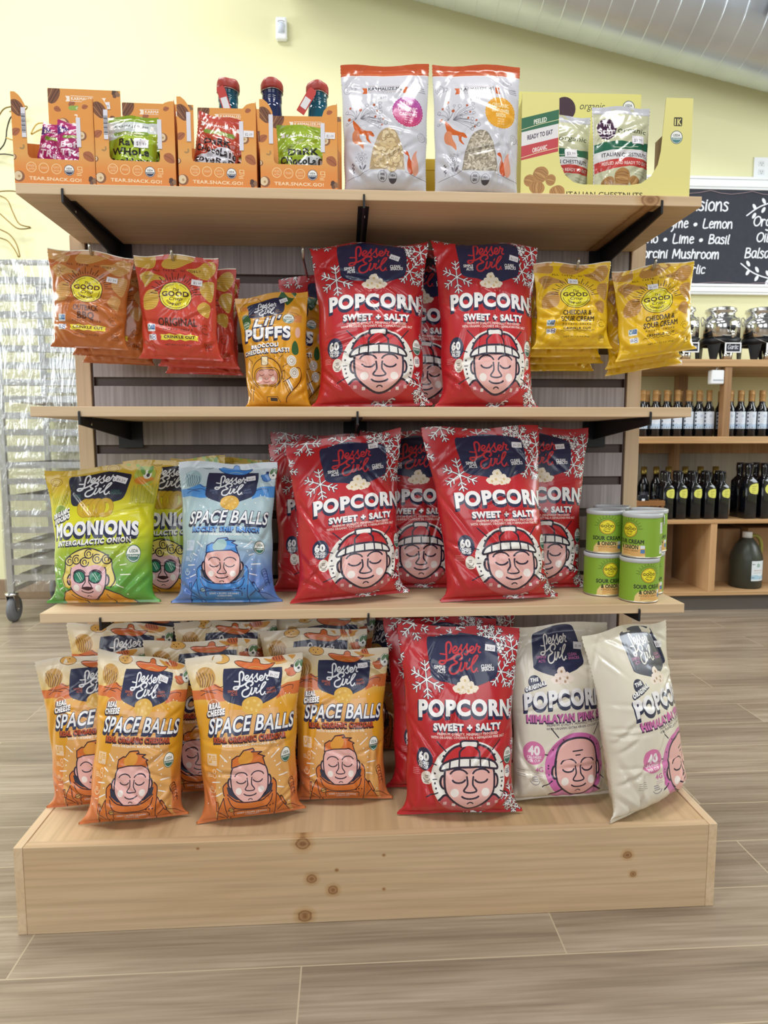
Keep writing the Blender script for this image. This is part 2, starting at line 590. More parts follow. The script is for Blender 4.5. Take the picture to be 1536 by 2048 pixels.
        for li, (loops, c) in enumerate(s.items):
            al = np.concatenate(loops); mn, mx = al.min(0), al.max(0)
            idx = np.nonzero((cen[:, 0] >= mn[0]) & (cen[:, 0] <= mx[0]) & (cen[:, 1] >= mn[1]) & (cen[:, 1] <= mx[1]))[0]
            if len(idx) == 0: continue
            ok = inside(loops, cen[idx])
            lay[idx[ok]] = li
        C = np.zeros((len(F), 3, 3))
        P = V[F]
        for li in range(-1, len(s.items)):
            m = lay == li
            if not m.any(): continue
            c = s.bg if li < 0 else s.items[li][1]
            C[m] = lin(c(P[m][..., 0], P[m][..., 1])) if callable(c) else lin(c)
        used, inv = np.unique(F, return_inverse=True)
        s.out = (V[used], inv.reshape(F.shape), C)
        return s.out


def inside(loops, P):
    wn = np.zeros(len(P), int)
    x, y = P[:, 0][:, None], P[:, 1][:, None]
    for l in loops:
        a, b = l, np.roll(l, -1, 0)
        for k in range(0, len(a), 400):
            ax, ay, bx, by = a[None, k:k + 400, 0], a[None, k:k + 400, 1], b[None, k:k + 400, 0], b[None, k:k + 400, 1]
            left = (bx - ax) * (y - ay) - (x - ax) * (by - ay)
            wn += ((ay <= y) & (by > y) & (left > 0)).sum(1) - ((ay > y) & (by <= y) & (left < 0)).sum(1)
    return wn != 0


def ramp(*stops):
    """vertical print gradient: (y, hex) stops"""
    ys = [a for a, _ in stops]
    cs = np.array([[int(c.lstrip('#')[i:i + 2], 16) / 255 for i in (0, 2, 4)] for _, c in stops])
    def f(x, y):
        return np.stack([np.interp(y, ys, cs[:, k]) for k in range(3)], -1)
    return f


def raw_mesh(name, V, F, C, NV=None):
    me = bpy.data.meshes.new(name)
    nv, nf = len(V), len(F)
    me.vertices.add(nv); me.loops.add(nf * 3); me.polygons.add(nf)
    me.vertices.foreach_set('co', np.ascontiguousarray(V, np.float32).ravel())
    me.loops.foreach_set('vertex_index', np.ascontiguousarray(F, np.int32).ravel())
    me.polygons.foreach_set('loop_start', np.arange(0, nf * 3, 3, dtype=np.int32))
    me.polygons.foreach_set('use_smooth', np.ones(nf, bool))
    me.update()
    at = me.color_attributes.new('ink', 'FLOAT_COLOR', 'CORNER')
    rgba = np.ones((nf * 3, 4), np.float32); rgba[:, :3] = C.reshape(-1, 3)
    at.data.foreach_set('color', rgba.ravel())
    me.validate()
    if NV is not None and len(me.vertices) == nv:
        me.normals_split_custom_set_from_vertices([tuple(n) for n in NV])
    return me


def surf(name, art, f, back=True, eps=0.25, circ=200.0):
    """wrap artwork over the surface f(u, y) -> xyz; back=True closes the film round the rear"""
    V2, F, C = art.solve()
    if back:
        u0, u1 = art.hi, circ + art.lo
        nu = max(6, int((u1 - u0) / 5)); nv = 26
        uu, yy = np.meshgrid(np.linspace(u0, u1, nu + 1), np.linspace(0, art.H, nv + 1))
        B2 = np.stack([uu.ravel(), yy.ravel()], 1)
        i = np.arange(nu * nv); r, c = i // nu, i % nu
        a = r * (nu + 1) + c
        q = np.concatenate([np.stack([a, a + 1, a + nu + 2], 1), np.stack([a, a + nu + 2, a + nu + 1], 1)])
        P = B2[q]
        bc = lin(art.back(P[..., 0], P[..., 1])) if callable(art.back) else np.broadcast_to(lin(art.back), (len(q), 3, 3))
        F = np.concatenate([F, q + len(V2)]); V2 = np.concatenate([V2, B2]); C = np.concatenate([C, bc])
    u, y = V2[:, 0], V2[:, 1]
    P = f(u, y)
    du = f(u + eps, y) - f(u - eps, y)
    dy = f(u, y + eps) - f(u, y - eps)
    NV = np.cross(dy, du)
    ln = np.linalg.norm(NV, axis=1, keepdims=True)
    NV = np.where(ln > 1e-12, NV / np.maximum(ln, 1e-12), np.array([0, -1.0, 0]))
    # winding that agrees with the normals
    a = P[F]
    fn = np.cross(a[:, 1] - a[:, 0], a[:, 2] - a[:, 0])
    flip = np.sum(fn * NV[F].mean(1), 1) < 0
    F = F.copy(); C = C.copy()
    F[flip] = F[flip][:, ::-1]; C[flip] = C[flip][:, ::-1]
    return raw_mesh(name, P, F, C, NV)


# ------------------------------------------------------------------ a filled, crimped film bag
def pillow(H, TL, TR, BL, BR, T, seed, du=0.0, wr=1.0, pin=0.16, flop=None, full=0.85, sag=0.12, twist=0.0, tb=None):
    rng = np.random.RandomState(seed)
    K = [(rng.uniform(-1, 1) * 26, rng.uniform(-1, 1) * 26, rng.uniform(0, 6.28), rng.uniform(0.5, 1)) for _ in range(5)]
    K2 = [(rng.normal() * 60, rng.normal() * 50, rng.uniform(0, 6.28)) for _ in range(4)]
    ph = rng.uniform(0, 6.28, 8)
    cre = [(rng.uniform(-0.8, 0.8), rng.uniform(0.05, 0.95), rng.uniform(0, PI), rng.uniform(0.05, 0.16), rng.uniform(0.6, 1.6)) for _ in range(16)]
    cre += [(sx * rng.uniform(0.45, 0.9), sv, -sx * (0.9 if sv > 0.5 else -0.9) + rng.normal() * 0.3, 0.12, 1.6) for sx in (-1, 1) for sv in (0.1, 0.16, 0.84, 0.9)]
    w = (abs(TR[0] - TL[0]) + abs(BR[0] - BL[0])) / 2
    h = (TL[1] + TR[1] - BL[1] - BR[1]) / 2
    tb = T * 0.8 if tb is None else tb

    def f(u, y):
        s = (u - 50 - du) / 50.0
        v = np.clip(1 - y / H, 0, 1)
        s = (s + 2) % 4 - 2
        back = np.abs(s) > 1
        sp = np.where(s > 1, 2 - s, np.where(s < -1, -2 - s, s))
        vb = np.clip((v - 0.02) / sag, 0, 1)
        vt = np.clip((0.955 - v) / 0.62, 0, 1)
        g = np.sqrt(1 - (1 - vb) ** 2) * (1 - (1 - vt) ** 2.2)
        g = np.clip(g, 0, 1)
        c = np.clip(1 - np.abs(sp) ** 2.4, 0, 1) ** full
        side = np.clip(1 - np.abs(sp), 0, 1)
        xs = sp * (1 - pin * g * np.abs(sp) ** 3)
        X, Zz = xs * w / 2, v * h
        # crumples
        n = 0
        for kx, kz, p_, a_ in K:
            n = n + a_ * np.sin(kx * X + kz * Zz + p_ + 1.3 * np.sin(17 * Zz + 9 * X + p_ * 2))
        n2 = 0
        for kx, kz, p_ in K2:
            n2 = n2 + (1 - 2 * np.abs(np.sin((kx * X + kz * Zz) * 0.5 + p_ + 0.8 * n * 0.3)))
        d = T * g * c
        amp = wr * (0.25 + 0.75 * g) * np.clip(side * 6, 0, 1)
        wv = 0.0011 * n + 0.0005 * n2
        for (cx, cv, ang, ln_, dp) in cre:
            dx, dz = X - cx * w / 2, Zz - cv * h
            al = dx * math.cos(ang) + dz * math.sin(ang)
            ac = -dx * math.sin(ang) + dz * math.cos(ang)
            L2 = ln_ * 0.5
            wv = wv - 0.0022 * dp * np.exp(-(ac / 0.0042) ** 2) * np.exp(-(al / L2) ** 2) + 0.0012 * dp * np.exp(-((ac - 0.008) / 0.005) ** 2) * np.exp(-(al / L2) ** 2)
        # gathers running off the seals
        ga = np.exp(-np.clip(v - 0.03, 0, 1) / 0.06) + np.exp(-np.clip(0.95 - v, 0, 1) / 0.07)
        wv = wv + ga * np.clip((g * 6), 0, 1) * 0.0016 * (np.sin(sp * 17 + ph[0] + 2 * np.sin(sp * 5 + ph[1])) + 0.6 * np.sin(sp * 31 + ph[2]))
        fin = np.where((v < 0.03) | (v > 0.955), 1.0, 0.0)
        wave = 0.0025 * np.sin(X * 38 + ph[3]) * (np.exp(-v / 0.06) + np.exp(-(1 - v) / 0.08))
        dep = np.where(back, tb * g * c + 0.5 * amp * wv, -(d + amp * wv)) + wave * wr
        dep = dep + np.where(back, 0.0004, -0.0004)
        a = (xs + 1) / 2 + 0.006 * wr * np.sin(v * 19 + ph[4] + 3 * np.sign(sp)) * np.abs(sp) ** 4 * g
        x = (BL[0] + (BR[0] - BL[0]) * a) * (1 - v) + (TL[0] + (TR[0] - TL[0]) * a) * v
        z = (BL[1] + (BR[1] - BL[1]) * a) * (1 - v) + (TL[1] + (TR[1] - TL[1]) * a) * v
        z = z + wr * 0.003 * np.sin(xs * 4.2 + ph[5]) * v ** 6
        if twist: dep = dep + twist * xs * (v - 0.4) * w
        if flop:
            vf, ang = flop
            Lf = (1 - vf) * h
            q = np.clip((v - vf) / (1 - vf), 0, None)
            th = ang * q
            zf = z - np.clip(v - vf, 0, None) * h
            r = Lf / ang
            z = np.where(q > 0, zf + r * np.sin(th) - dep * np.sin(th), z)
            dep = np.where(q > 0, dep * np.cos(th) + r * (1 - np.cos(th)), dep)
        return np.stack([x, dep, z], -1)
    return f


def sticker(parent, f, u, y, w, h, text, rot=0.0, off=0.0009, ink='#4A4550'):
    """small white price label following the surface it is stuck on"""
    a = Art(w, h, '#ECEAF0', grid=max(w, h) / 5)
    a.txt(text, w * 0.16, w * 0.86, h * 0.78, h * 0.42, ink, res=1)
    ca, sa = math.cos(rot), math.sin(rot)
    def g(p, q):
        dx, dy = p - w / 2, q - h / 2
        U, Yy = u + dx * ca - dy * sa, y + dx * sa + dy * ca
        P = f(U, Yy); e = 0.3
        n = np.cross(f(U, Yy + e) - f(U, Yy - e), f(U + e, Yy) - f(U - e, Yy))
        n /= np.maximum(np.linalg.norm(n, axis=-1, keepdims=True), 1e-12)
        return P + n * off
    return link('price_sticker', surf('price_sticker', a, g, back=False), VINYL, parent, label='white price sticker')
NAVY, INK, PINKF, WHITE = '#20264A', '#231A33', '#E9B4AE', '#F4F3F4'


def face(a, cx, cy, r, skin=PINKF, o=INK, w=0.075, mouth=True):
    """plain cartoon head: round chin, shut eyes, small nose, smile"""
    q = lambda *p: [(cx + x * r, cy + y * r) for x, y in p]
    for sx in (-1, 1):
        a.ell(cx + sx * 0.98 * r, cy + 0.02 * r, 0.17 * r, 0.3 * r, o, 14)
        a.ell(cx + sx * 0.96 * r, cy + 0.02 * r, 0.10 * r, 0.22 * r, skin, 14)
    hd = q((-.92, -.5), (-.62, -.92), (0, -1.04), (.62, -.92), (.92, -.5), (.94, .2), (.80, .58), (.38, .96), (0, 1.10), (-.38, .96), (-.80, .58), (-.94, .2))
    a.poly(hd, skin, smooth=3)
    a.line(hd, w * r, o, smooth=3, closed=True)
    for sx in (-1, 1):
        a.arc(cx + sx * 0.42 * r, cy - 0.12 * r, 0.25 * r, 0.17 * r, 20, 160, w * r * 0.85, o)
        a.arc(cx + sx * 0.42 * r, cy - 0.22 * r, 0.33 * r, 0.26 * r, 200, 340, w * r * 0.8, o)
        a.ell(cx + sx * 0.58 * r, cy + 0.42 * r, 0.16 * r, 0.17 * r, '#F3E9E4', 14)
    a.line(q((-.12, -.18), (-.10, .12), (-.24, .34), (-.12, .42), (.12, .42), (.24, .34), (.10, .12), (.12, -.18)), w * r * 0.8, o, smooth=3)
    a.arc(cx, cy + 0.50 * r, 0.34 * r, 0.17 * r, 25, 155, w * r * 0.85, o)
    a.arc(cx, cy + 0.90 * r, 0.11 * r, 0.09 * r, 200, 340, w * r * 0.6, o, 5)


def usda(a, cx, cy, rx, ry, ring='#2E5A50', low='#2F6B5C'):
    a.ell(cx, cy, rx, ry, ring, 22)
    a.ell(cx, cy, rx * 0.9, ry * 0.9, '#F2F2EE', 22)
    t = np.radians(np.linspace(4, 176, 12))
    a.poly([(cx + rx * 0.84 * math.cos(x), cy + ry * 0.84 * math.sin(x)) for x in t], low)
    a.txt('USDA', cx - rx * 0.55, cx + rx * 0.55, cy - ry * 0.12, ry * 0.36, ring, bold=rx * 0.02, res=2)
    a.txt('ORGANIC', cx - rx * 0.7, cx + rx * 0.7, cy + ry * 0.36, ry * 0.24, '#F2F2EE', bold=rx * 0.01, res=1)


def badge(a, pts, c=NAVY):
    a.poly(pts, c, smooth=4)


def kernels(a, cx, cy, r, c='#EFE3CF', d='#D8BC86'):
    for dx, dy, rr in ((-1.0, .45, .62), (-.45, .62, .6), (.45, .6, .62), (1.0, .42, .62), (-.62, .0, .6), (.6, .02, .62), (0, .12, .66), (-.05, -.75, .6)):
        a.poly([(cx + r * (dx + rr * (1 + .18 * math.sin(3 * t + dx * 9)) * math.cos(t)), cy + r * (dy + rr * .8 * (1 + .15 * math.sin(4 * t + dy * 9)) * math.sin(t))) for t in np.linspace(0, 2 * PI, 15)[:-1]], c)
    for dx, dy in ((-.05, -.6), (-.35, .25), (.7, .25), (-.9, .5), (.35, .7)):
        a.ell(cx + r * dx, cy + r * dy, r * .17, r * .2, d, 8)
    for dx, dy in ((.1, .3), (-.6, .75), (1.1, .65), (.45, -.1)):
        a.arc(cx + r * dx, cy + r * dy, r * .3, r * .25, 20, 150, r * .07, '#D6C7AE', 5)


def rays(a, cx, cy, r0, r1, angs, w, c):
    for g in angs:
        t = math.radians(g)
        a.line([(cx + r0 * math.cos(t), cy + r0 * math.sin(t)), (cx + r1 * math.cos(t), cy + r1 * math.sin(t))], w, c)


def seal(a, cx, cy, rx, ry, c='#EDE6DC', o='#6E6560'):
    a.ell(cx, cy, rx, ry, c, 18)
    a.arc(cx, cy - ry * .1, rx * .6, ry * .6, 20, 160, rx * .12, o, 7)
    a.rect(cx - rx * .35, cy - ry * .4, cx + rx * .35, cy - ry * .28, o)
    a.rect(cx - rx * .3, cy - ry * .15, cx + rx * .3, cy - ry * .03, o)
    a.rect(cx - rx * .4, cy + ry * .62, cx + rx * .4, cy + ry * .74, o)


def cells(a, x, y, w, h, c, n=3):
    """a small block of fine print"""
    for k in range(n):
        a.rect(x, y + h * k / n, x + w * (0.8 + 0.2 * ((k * 7) % 3) / 2), y + h * (k + 0.5) / n, c)


RED = '#BC1E28'


def art_popcorn():
    a = Art(100, 153.5, RED, -24, 124)
    a.set(720, 75, 0.0676, 50)
    for x, y, r, ro in ((205, 90, 185, .25), (655, 150, 190, .5), (1075, 140, 110, .52), (1180, 215, 130, .1), (1400, 330, 170, .3), (345, 710, 215, .45), (1250, 610, 190, .15), (1235, 330, 60, .2), (1470, 690, 150, .4), (1400, 2105, 190, .2), (1375, 2240, 110, .5), (1560, 1500, 160, .3), (1480, 1050, 150, .1), (-120, 420, 190, .3), (-180, 1300, 170, .5), (900, 2330, 150, .4)):
        a.flake(x, y, r, ro, 20)
    badge(a, [(365, 240), (480, 205), (700, 150), (830, 160), (1100, 225), (1190, 280), (1215, 420), (1190, 650), (1100, 710), (840, 790), (640, 740), (430, 690), (390, 540)])
    a.script(500, 255, 1000, 640, '#C9323A', 1.0)
    a.txt('SIMPLE', 445, 572, 578, 40, WHITE, bold=2); a.txt('ACTS', 482, 572, 622, 40, WHITE, bold=2)
    a.txt('CLEAN', 1000, 1125, 560, 40, WHITE, bold=2, slope=.06); a.txt('SNACKS', 1003, 1157, 595, 40, WHITE, bold=2, slope=.06)
    kernels(a, 805, 760, 92)
    a.txt('POPCORN', 250, 1375, 1095, 172, WHITE, bold=17, bow=38, fan=.1, res=5, sh=(-8, 36, NAVY, 3, 7))
    a.txt('SWEET + SALTY', 425, 1225, 1275, 78, WHITE, bold=9, sh=(-5, 18, NAVY, 2, 3))
    a.txt('PREMIUM QUALITY, MINIMALLY PROCESSED', 465, 1185, 1330, 30, '#F0D8D2', bold=1.6, res=1)
    a.txt('WITH ORGANIC COCONUT OIL + HIMALAYAN PINK SALT', 390, 1275, 1370, 30, '#F0D8D2', bold=1.6, res=1)
    cx, cy, R = 836, 1840, 446
    a.ell(cx, cy, R, R, '#ECE9E4', 44)
    rays(a, cx, cy - 20, 410, 560, (-48, -132, -28 + 8, -160, 26, 154), 15, INK)
    rays(a, cx, cy, 380, 425, (2, 178), 12, INK)
    for g in (-62, -118, -42, -138, -8, 172, 16, 164, 8, -172):
        t = math.radians(g); a.ell(cx + 405 * math.cos(t), cy + 405 * math.sin(t), 12, 14, INK, 8)
    # scarf
    sc = [(480, 2090), (560, 2030), (700, 2110), (840, 2200), (980, 2110), (1110, 2030), (1190, 2090), (1130, 2180), (1000, 2260), (840, 2290), (680, 2260), (550, 2190)]
    a.poly(sc, '#C0565E', smooth=3)
    for k in range(7):
        x = 530 + k * 100
        a.rect(x, 2110 + 60 * (1 - abs(k - 3) / 3), x + 40, 2150 + 60 * (1 - abs(k - 3) / 3), '#F1E6E2' if k % 2 else '#E3B4B2')
    a.line(sc[:7], 26, INK, smooth=3)
    face(a, cx, 1868, 306, w=.085)
    # knitted hat
    hat = [(520, 1640), (560, 1560), (640, 1480), (740, 1440), (840, 1430), (940, 1440), (1040, 1480), (1110, 1560), (1150, 1640)]
    a.poly(hat + [(1150, 1650), (520, 1650)], '#C8262E'); a.line(hat, 26, INK, smooth=3)
    a.line([(720, 1600), (720, 1520), (780, 1460)], 22, INK, smooth=3); a.line([(945, 1600), (945, 1520), (890, 1460)], 22, INK, smooth=3)
    a.poly([(740, 1460), (735, 1400), (830, 1395), (920, 1400), (925, 1460), (830, 1450)], '#EFECE8', smooth=3)
    a.line([(735, 1465), (735, 1400), (830, 1392), (925, 1400), (925, 1465)], 22, INK, smooth=3)
    cu = [(500, 1740), (540, 1655), (680, 1600), (836, 1588), (990, 1600), (1130, 1655), (1170, 1740), (1000, 1705), (836, 1698), (670, 1705)]
    a.poly(cu, '#EFECE8', smooth=4); a.line(cu, 26, INK, smooth=4, closed=True)
    for x, d in ((610, -8), (715, -5), (836, 0), (955, 5), (1060, 8)):
        a.line([(x, 1610), (x + d, 1705)], 18, INK)
    a.ell(303, 1620, 105, 135, NAVY, 26)
    a.txt('60', 235, 355, 1640, 95, WHITE, bold=10); a.txt('CALORIES', 228, 360, 1685, 36, WHITE, bold=2, slope=-.1); a.txt('PER CUP', 238, 352, 1728, 36, WHITE, bold=2, slope=-.1)
    seal(a, 335, 1840, 66, 86)
    usda(a, 1345, 1610, 78, 108); a.rr(1285, 1725, 1390, 1870, 50, '#ECE9E4'); cells(a, 1305, 1770, 45, 60, '#55506A'); a.ring(1362, 1790, 18, 34, 9, '#3B4175', 12)
    for k in range(4): a.rect(150, 1745 + k * 20, 150 + 90 + 15 * (k % 2), 1751 + k * 20, '#D9868A')
    a.ring(836, 2340, 44, 26, 5, '#F0D8D2', 16); a.txt('V', 820, 852, 2350, 26, '#F0D8D2', res=1)
    return a


def art_original():
    a = Art(100, 155, '#DDD6C6', -42, 128)
    a.set(813, 200, 0.05, 50)
    badge(a, [(290, 350), (420, 290), (700, 230), (980, 240), (1080, 320), (1140, 560), (1190, 860), (1110, 960), (920, 1030), (700, 1080), (540, 1050), (270, 940), (240, 840), (255, 560)])
    a.script(400, 345, 915, 860, '#E6E2DC', 1.0)
    a.txt('SIMPLE', 310, 490, 760, 46, '#B9679B', bold=2); a.txt('ACTS', 345, 468, 825, 46, '#B9679B', bold=2)
    a.txt('CLEAN', 905, 1065, 755, 46, '#B9679B', bold=2); a.txt('SNACKS', 905, 1110, 815, 46, '#B9679B', bold=2)
    kernels(a, 750, 1080, 130, '#EBDCD2', '#A98768')
    a.ell(240, 1160, 115, 125, NAVY, 24)
    a.txt('THE', 165, 305, 1145, 60, WHITE, bold=6, slope=.15, sh=(-6, 10, NAVY, 1, 8)); a.txt('ORIGINAL', 65, 445, 1260, 72, WHITE, bold=7, slope=.33, sh=(-8, 14, NAVY, 1, 10))
    a.txt('POPCORN', 40, 1560, 1570, 270, '#E9E8EC', bold=24, bow=60, res=5, sh=(-14, 55, NAVY, 3, 10))
    a.txt('HIMALAYAN PINK SALT', 65, 1720, 1830, 125, '#C86AA6', bold=12, slope=.015, sh=(-8, 22, '#3B1F4A', 2, 5))
    a.txt('PREMIUM QUALITY, MINIMALLY PROCESSED', 415, 1500, 1905, 42, '#4A4455', bold=2, res=1, slope=.02)
    a.txt('WITH ORGANIC EXTRA VIRGIN COCONUT OIL', 405, 1500, 1965, 42, '#4A4455', bold=2, res=1, slope=.02)
    cx, cy, R = 960, 2630, 600
    a.ell(cx, cy, R, R * .98, '#CE6BAC', 44)
    rays(a, cx, cy - 80, 560, 760, (-52, -128, -12, -165, 32, 148), 20, INK)
    for g in (-62, -118, -38, -145, 180, 168, 156, -175, 8): a.ell(cx + 540 * math.cos(math.radians(g)), cy + 540 * math.sin(math.radians(g)), 14, 16, INK, 8)
    a.poly([(480, 3130), (700, 3020), (960, 3240), (1220, 3020), (1460, 3130), (1330, 3220), (960, 3290), (600, 3220)], '#D78ABB'); a.line([(470, 3130), (680, 2990), (960, 3230), (1240, 2990), (1460, 3130)], 34, INK)
    face(a, cx, 2690, 430)
    a.poly([(560, 2500), (600, 2320), (740, 2180), (960, 2130), (1180, 2180), (1320, 2320), (1360, 2500), (960, 2470)], PINKF, smooth=3)
    a.line([(540, 2560), (600, 2320), (740, 2180), (960, 2130), (1180, 2180), (1320, 2320), (1380, 2560)], 36, INK, smooth=4)
    a.line([(870, 2360), (1050, 2350)], 24, INK); a.line([(920, 2430), (1000, 2428)], 22, INK)
    a.ell(170, 2370, 195, 200, '#D374A4', 26)
    a.txt('40', 75, 270, 2400, 150, '#F1E9EC', bold=14); a.txt('CALORIES', 40, 300, 2465, 48, '#F1E9EC', bold=2, res=1); a.txt('PER CUP', 60, 280, 2525, 48, '#F1E9EC', bold=2, res=1)
    a.txt('4G', 190, 330, 2690, 80, '#C66AA2', bold=6); cells(a, 190, 2720, 150, 60, '#C9B9B6', 2)
    a.arc(190, 2830, 90, 90, 20, 160, 14, '#8C8690'); cells(a, 130, 2780, 120, 100, '#8C8690', 3)
    for k in range(4): a.rect(-150, 2680 + k * 34, 10, 2690 + k * 34, '#9C958C')
    # second print running on to the side gusset
    a.poly([(1900, 1450), (2100, 1350), (2300, 2400), (2000, 2500), (1880, 2100)], '#CE6BAC', smooth=3)
    return a


def art_balls(top, mid, low, hillc, accent, title2, t2c, t2s, hair, suit, suit_o, simple, extra):
    a = Art(100, 135, ramp((0, top[0]), (24, top[1]), (40, mid), (74, mid), (110, low), (135, low)), -22, 122)
    a.set(780, 20, 0.0676, 50)
    a.ell(480, 70, 110, 60, extra[0], 16); a.ring(480, 70, 110, 60, 6, suit_o, 16)
    for x, y in ((440, 60), (500, 50), (470, 90)): a.ell(x, y, 10, 7, suit_o, 6)
    a.ell(275, 275, 130, 125, extra[1], 26)
    for k in range(6): a.line([(165 + k * 40, 200 + 8 * k), (200 + k * 36, 300), (190 + k * 30, 380)], 7, suit_o, smooth=3)
    a.poly([(-340, 430), (190, 415), (290, 385), (400, 345), (500, 400), (520, 540), (420, 545), (250, 520), (-340, 560)], hillc)
    a.poly([(1190, 410), (1310, 365), (1430, 360), (1900, 340), (1900, 500), (1430, 520), (1300, 500), (1160, 545)], hillc)
    for ps in (((190, 420), (330, 425), (420, 410), (500, 440)), ((380, 350), (450, 385), (500, 375)), ((1190, 440), (1300, 400), (1400, 405), (1390, 450)), ((190, 480), (280, 440), (400, 450))): a.line(ps, 8, suit_o, smooth=3)
    # small creature at the right, plain shapes
    a.ell(1370, 240, 75, 60, extra[2], 16); a.ring(1370, 240, 75, 60, 6, suit_o, 16); a.ell(1465, 180, 75, 85, '#E9EAE4', 18); a.ring(1465, 180, 75, 85, 5, suit_o, 18)
    a.ell(1440, 150, 26, 46, '#557A4E', 12, .5); a.ell(1500, 150, 26, 46, '#557A4E', 12, -.5); a.ell(1465, 205, 18, 16, '#33404A', 8); a.ell(1300, 215, 26, 22, extra[2], 10); a.ell(1375, 170, 26, 20, suit_o, 8)
    if extra[3]:
        a.poly([(1010, 40), (1150, 60), (1300, 30), (1420, 40), (1330, 110), (1180, 130), (1090, 100)], extra[3], smooth=3); a.ell(1210, 50, 100, 45, extra[2], 16)
        for k in range(5): a.line([(1130 + k * 35, 30), (1145 + k * 35, 70)], 8, suit_o)
    badge(a, [(505, 205), (560, 178), (860, 165), (1200, 165), (1245, 195), (1235, 330), (1195, 490), (1000, 580), (850, 640), (715, 600), (510, 525), (495, 400)])
    hp = [(645, 105), (700, 82), (800, 92), (865, 90), (880, 52), (920, 37), (960, 58), (972, 108), (1060, 118), (1150, 108), (1095, 160), (1010, 188), (860, 182), (730, 160)]
    a.poly(hp, accent, smooth=3); a.line(hp, 8, suit_o, smooth=3, closed=True); a.line([(820, 165), (900, 145), (1000, 165)], 9, extra[1], smooth=3)
    a.script(620, 205, 1062, 505, '#EEF0F6', 1.0)
    a.txt('SIMPLE', 552, 668, 447, 28, simple, bold=1, res=2); a.txt('ACTS', 588, 668, 480, 28, simple, bold=1, res=2)
    a.txt('CLEAN', 1038, 1140, 425, 28, simple, bold=1, slope=.12, res=2); a.txt('SNACKS', 1038, 1158, 465, 28, simple, bold=1, slope=.12, res=2)
    a.poly([(722, 600), (740, 545), (810, 505), (900, 500), (965, 540), (985, 600), (950, 670), (870, 712), (790, 690), (735, 650)], '#DDAE48', smooth=3)
    for x, y in ((800, 560), (880, 545), (930, 600), (840, 640), (780, 620), (900, 660)): a.ell(x, y, 22, 15, '#E8C46E', 8, x)
    a.txt('SPACE', 270, 800, 895, 178, '#EDF0F6', bold=6, shear=.22, slope=.06, res=4, sh=(-12, 34, NAVY, 2, 8), outl=(8, NAVY))
    a.txt('BALLS', 880, 1405, 895, 178, '#EDF0F6', bold=6, shear=.22, slope=-.05, res=4, sh=(-12, 34, NAVY, 2, 8), outl=(8, NAVY))
    a.txt(title2, 345, 1280, 1000, 62, t2c, bold=6, res=3, bow=10, sh=(-6, 16, t2s, 2, 5))
    a.txt('WITH ORGANIC AVOCADO OIL', 450, 1140, 1060, 30, '#F1EEE6', bold=1.5, res=1)
    o = 977
    # astronaut
    for p in ([(440, 665), (430, 560), (490, 500), (520, 700)], [(1120, 700), (1125, 560), (1080, 500), (1040, 690)]):
        a.poly([(x, y + o) for x, y in p], suit, smooth=3); a.line([(x, y + o) for x, y in p[:3]], 14, suit_o, smooth=3)
    a.poly([(x, y + o) for x, y in ((310, 1060), (330, 860), (430, 690), (500, 650), (780, 740), (1060, 650), (1130, 690), (1230, 830), (1310, 960), (1300, 1060))], suit)
    a.poly([(480, 560 + o), (500, 650 + o), (600, 715 + o), (780, 735 + o), (960, 715 + o), (1060, 650 + o), (1080, 560 + o)], '#23283F')
    face(a, 780, 510 + o, 250, w=.07)
    hr = [(560, 330), (570, 230), (640, 190), (665, 195), (720, 130), (840, 115), (855, 140), (820, 152), (950, 160), (900, 185), (985, 225), (960, 235), (990, 340), (900, 290), (780, 295), (690, 300)]
    a.poly([(x, y + o) for x, y in hr], hair[0]); a.poly([(655, 220 + o), (700, 150 + o), (800, 140 + o), (840, 200 + o), (800, 280 + o), (690, 295 + o), (655, 270 + o)], hair[1], smooth=3)
    a.line([(x, y + o) for x, y in hr], 15, suit_o, closed=True)
    a.poly([(x, y + o) for x, y in ((485, 650), (600, 740), (780, 765), (960, 740), (1070, 650), (1030, 790), (900, 830), (650, 830), (530, 780))], suit)
    a.line([(485, 650 + o), (600, 735 + o), (780, 755 + o), (960, 735 + o), (1070, 650 + o)], 15, suit_o, smooth=3)
    a.line([(490, 690 + o), (540, 790 + o), (650, 835 + o), (900, 835 + o), (1030, 790 + o), (1070, 690 + o)], 13, suit_o, smooth=3)
    for ps in (((430, 690), (450, 830), (500, 1050)), ((1125, 690), (1110, 830), (1080, 1050)), ((430, 690), (340, 860), (310, 1050)), ((1130, 690), (1240, 850), (1310, 1000)), ((350, 880), (420, 920), (470, 1000)), ((335, 930), (400, 960), (450, 1030)), ((1130, 930), (1200, 870), (1230, 830)), ((560, 930), (570, 860), (780, 855), (1010, 860), (1020, 930))):
        a.line([(x, y + o) for x, y in ps], 12, suit_o, smooth=3)
    a.rr(312, 740 + o, 352, 870 + o, 8, suit_o); a.rr(322, 750 + o, 342, 860 + o, 6, suit); a.line([(1185, 750 + o), (1255, 870 + o)], 44, suit_o); a.line([(1192, 762 + o), (1248, 858 + o)], 22, suit)
    a.ell(525, 840 + o, 40, 34, suit_o, 14); a.ell(525, 840 + o, 30, 25, extra[1], 14); a.line([(470, 855 + o), (580, 820 + o)], 8, suit_o)
    for x in (990, 1030, 1072): a.ell(x, 825 + o, 11, 11, suit_o, 8)
    a.txt('LIGHT + FLUFFY ORGANIC', 600, 990, 905 + o, 26, '#DCE4F0', bold=1, res=1); a.txt('CORN PUFFS', 700, 890, 942 + o, 26, '#DCE4F0', bold=1, res=1); a.txt('NET WT 5 OZ (142g)', 660, 910, 985 + o, 22, '#DCE4F0', res=1)
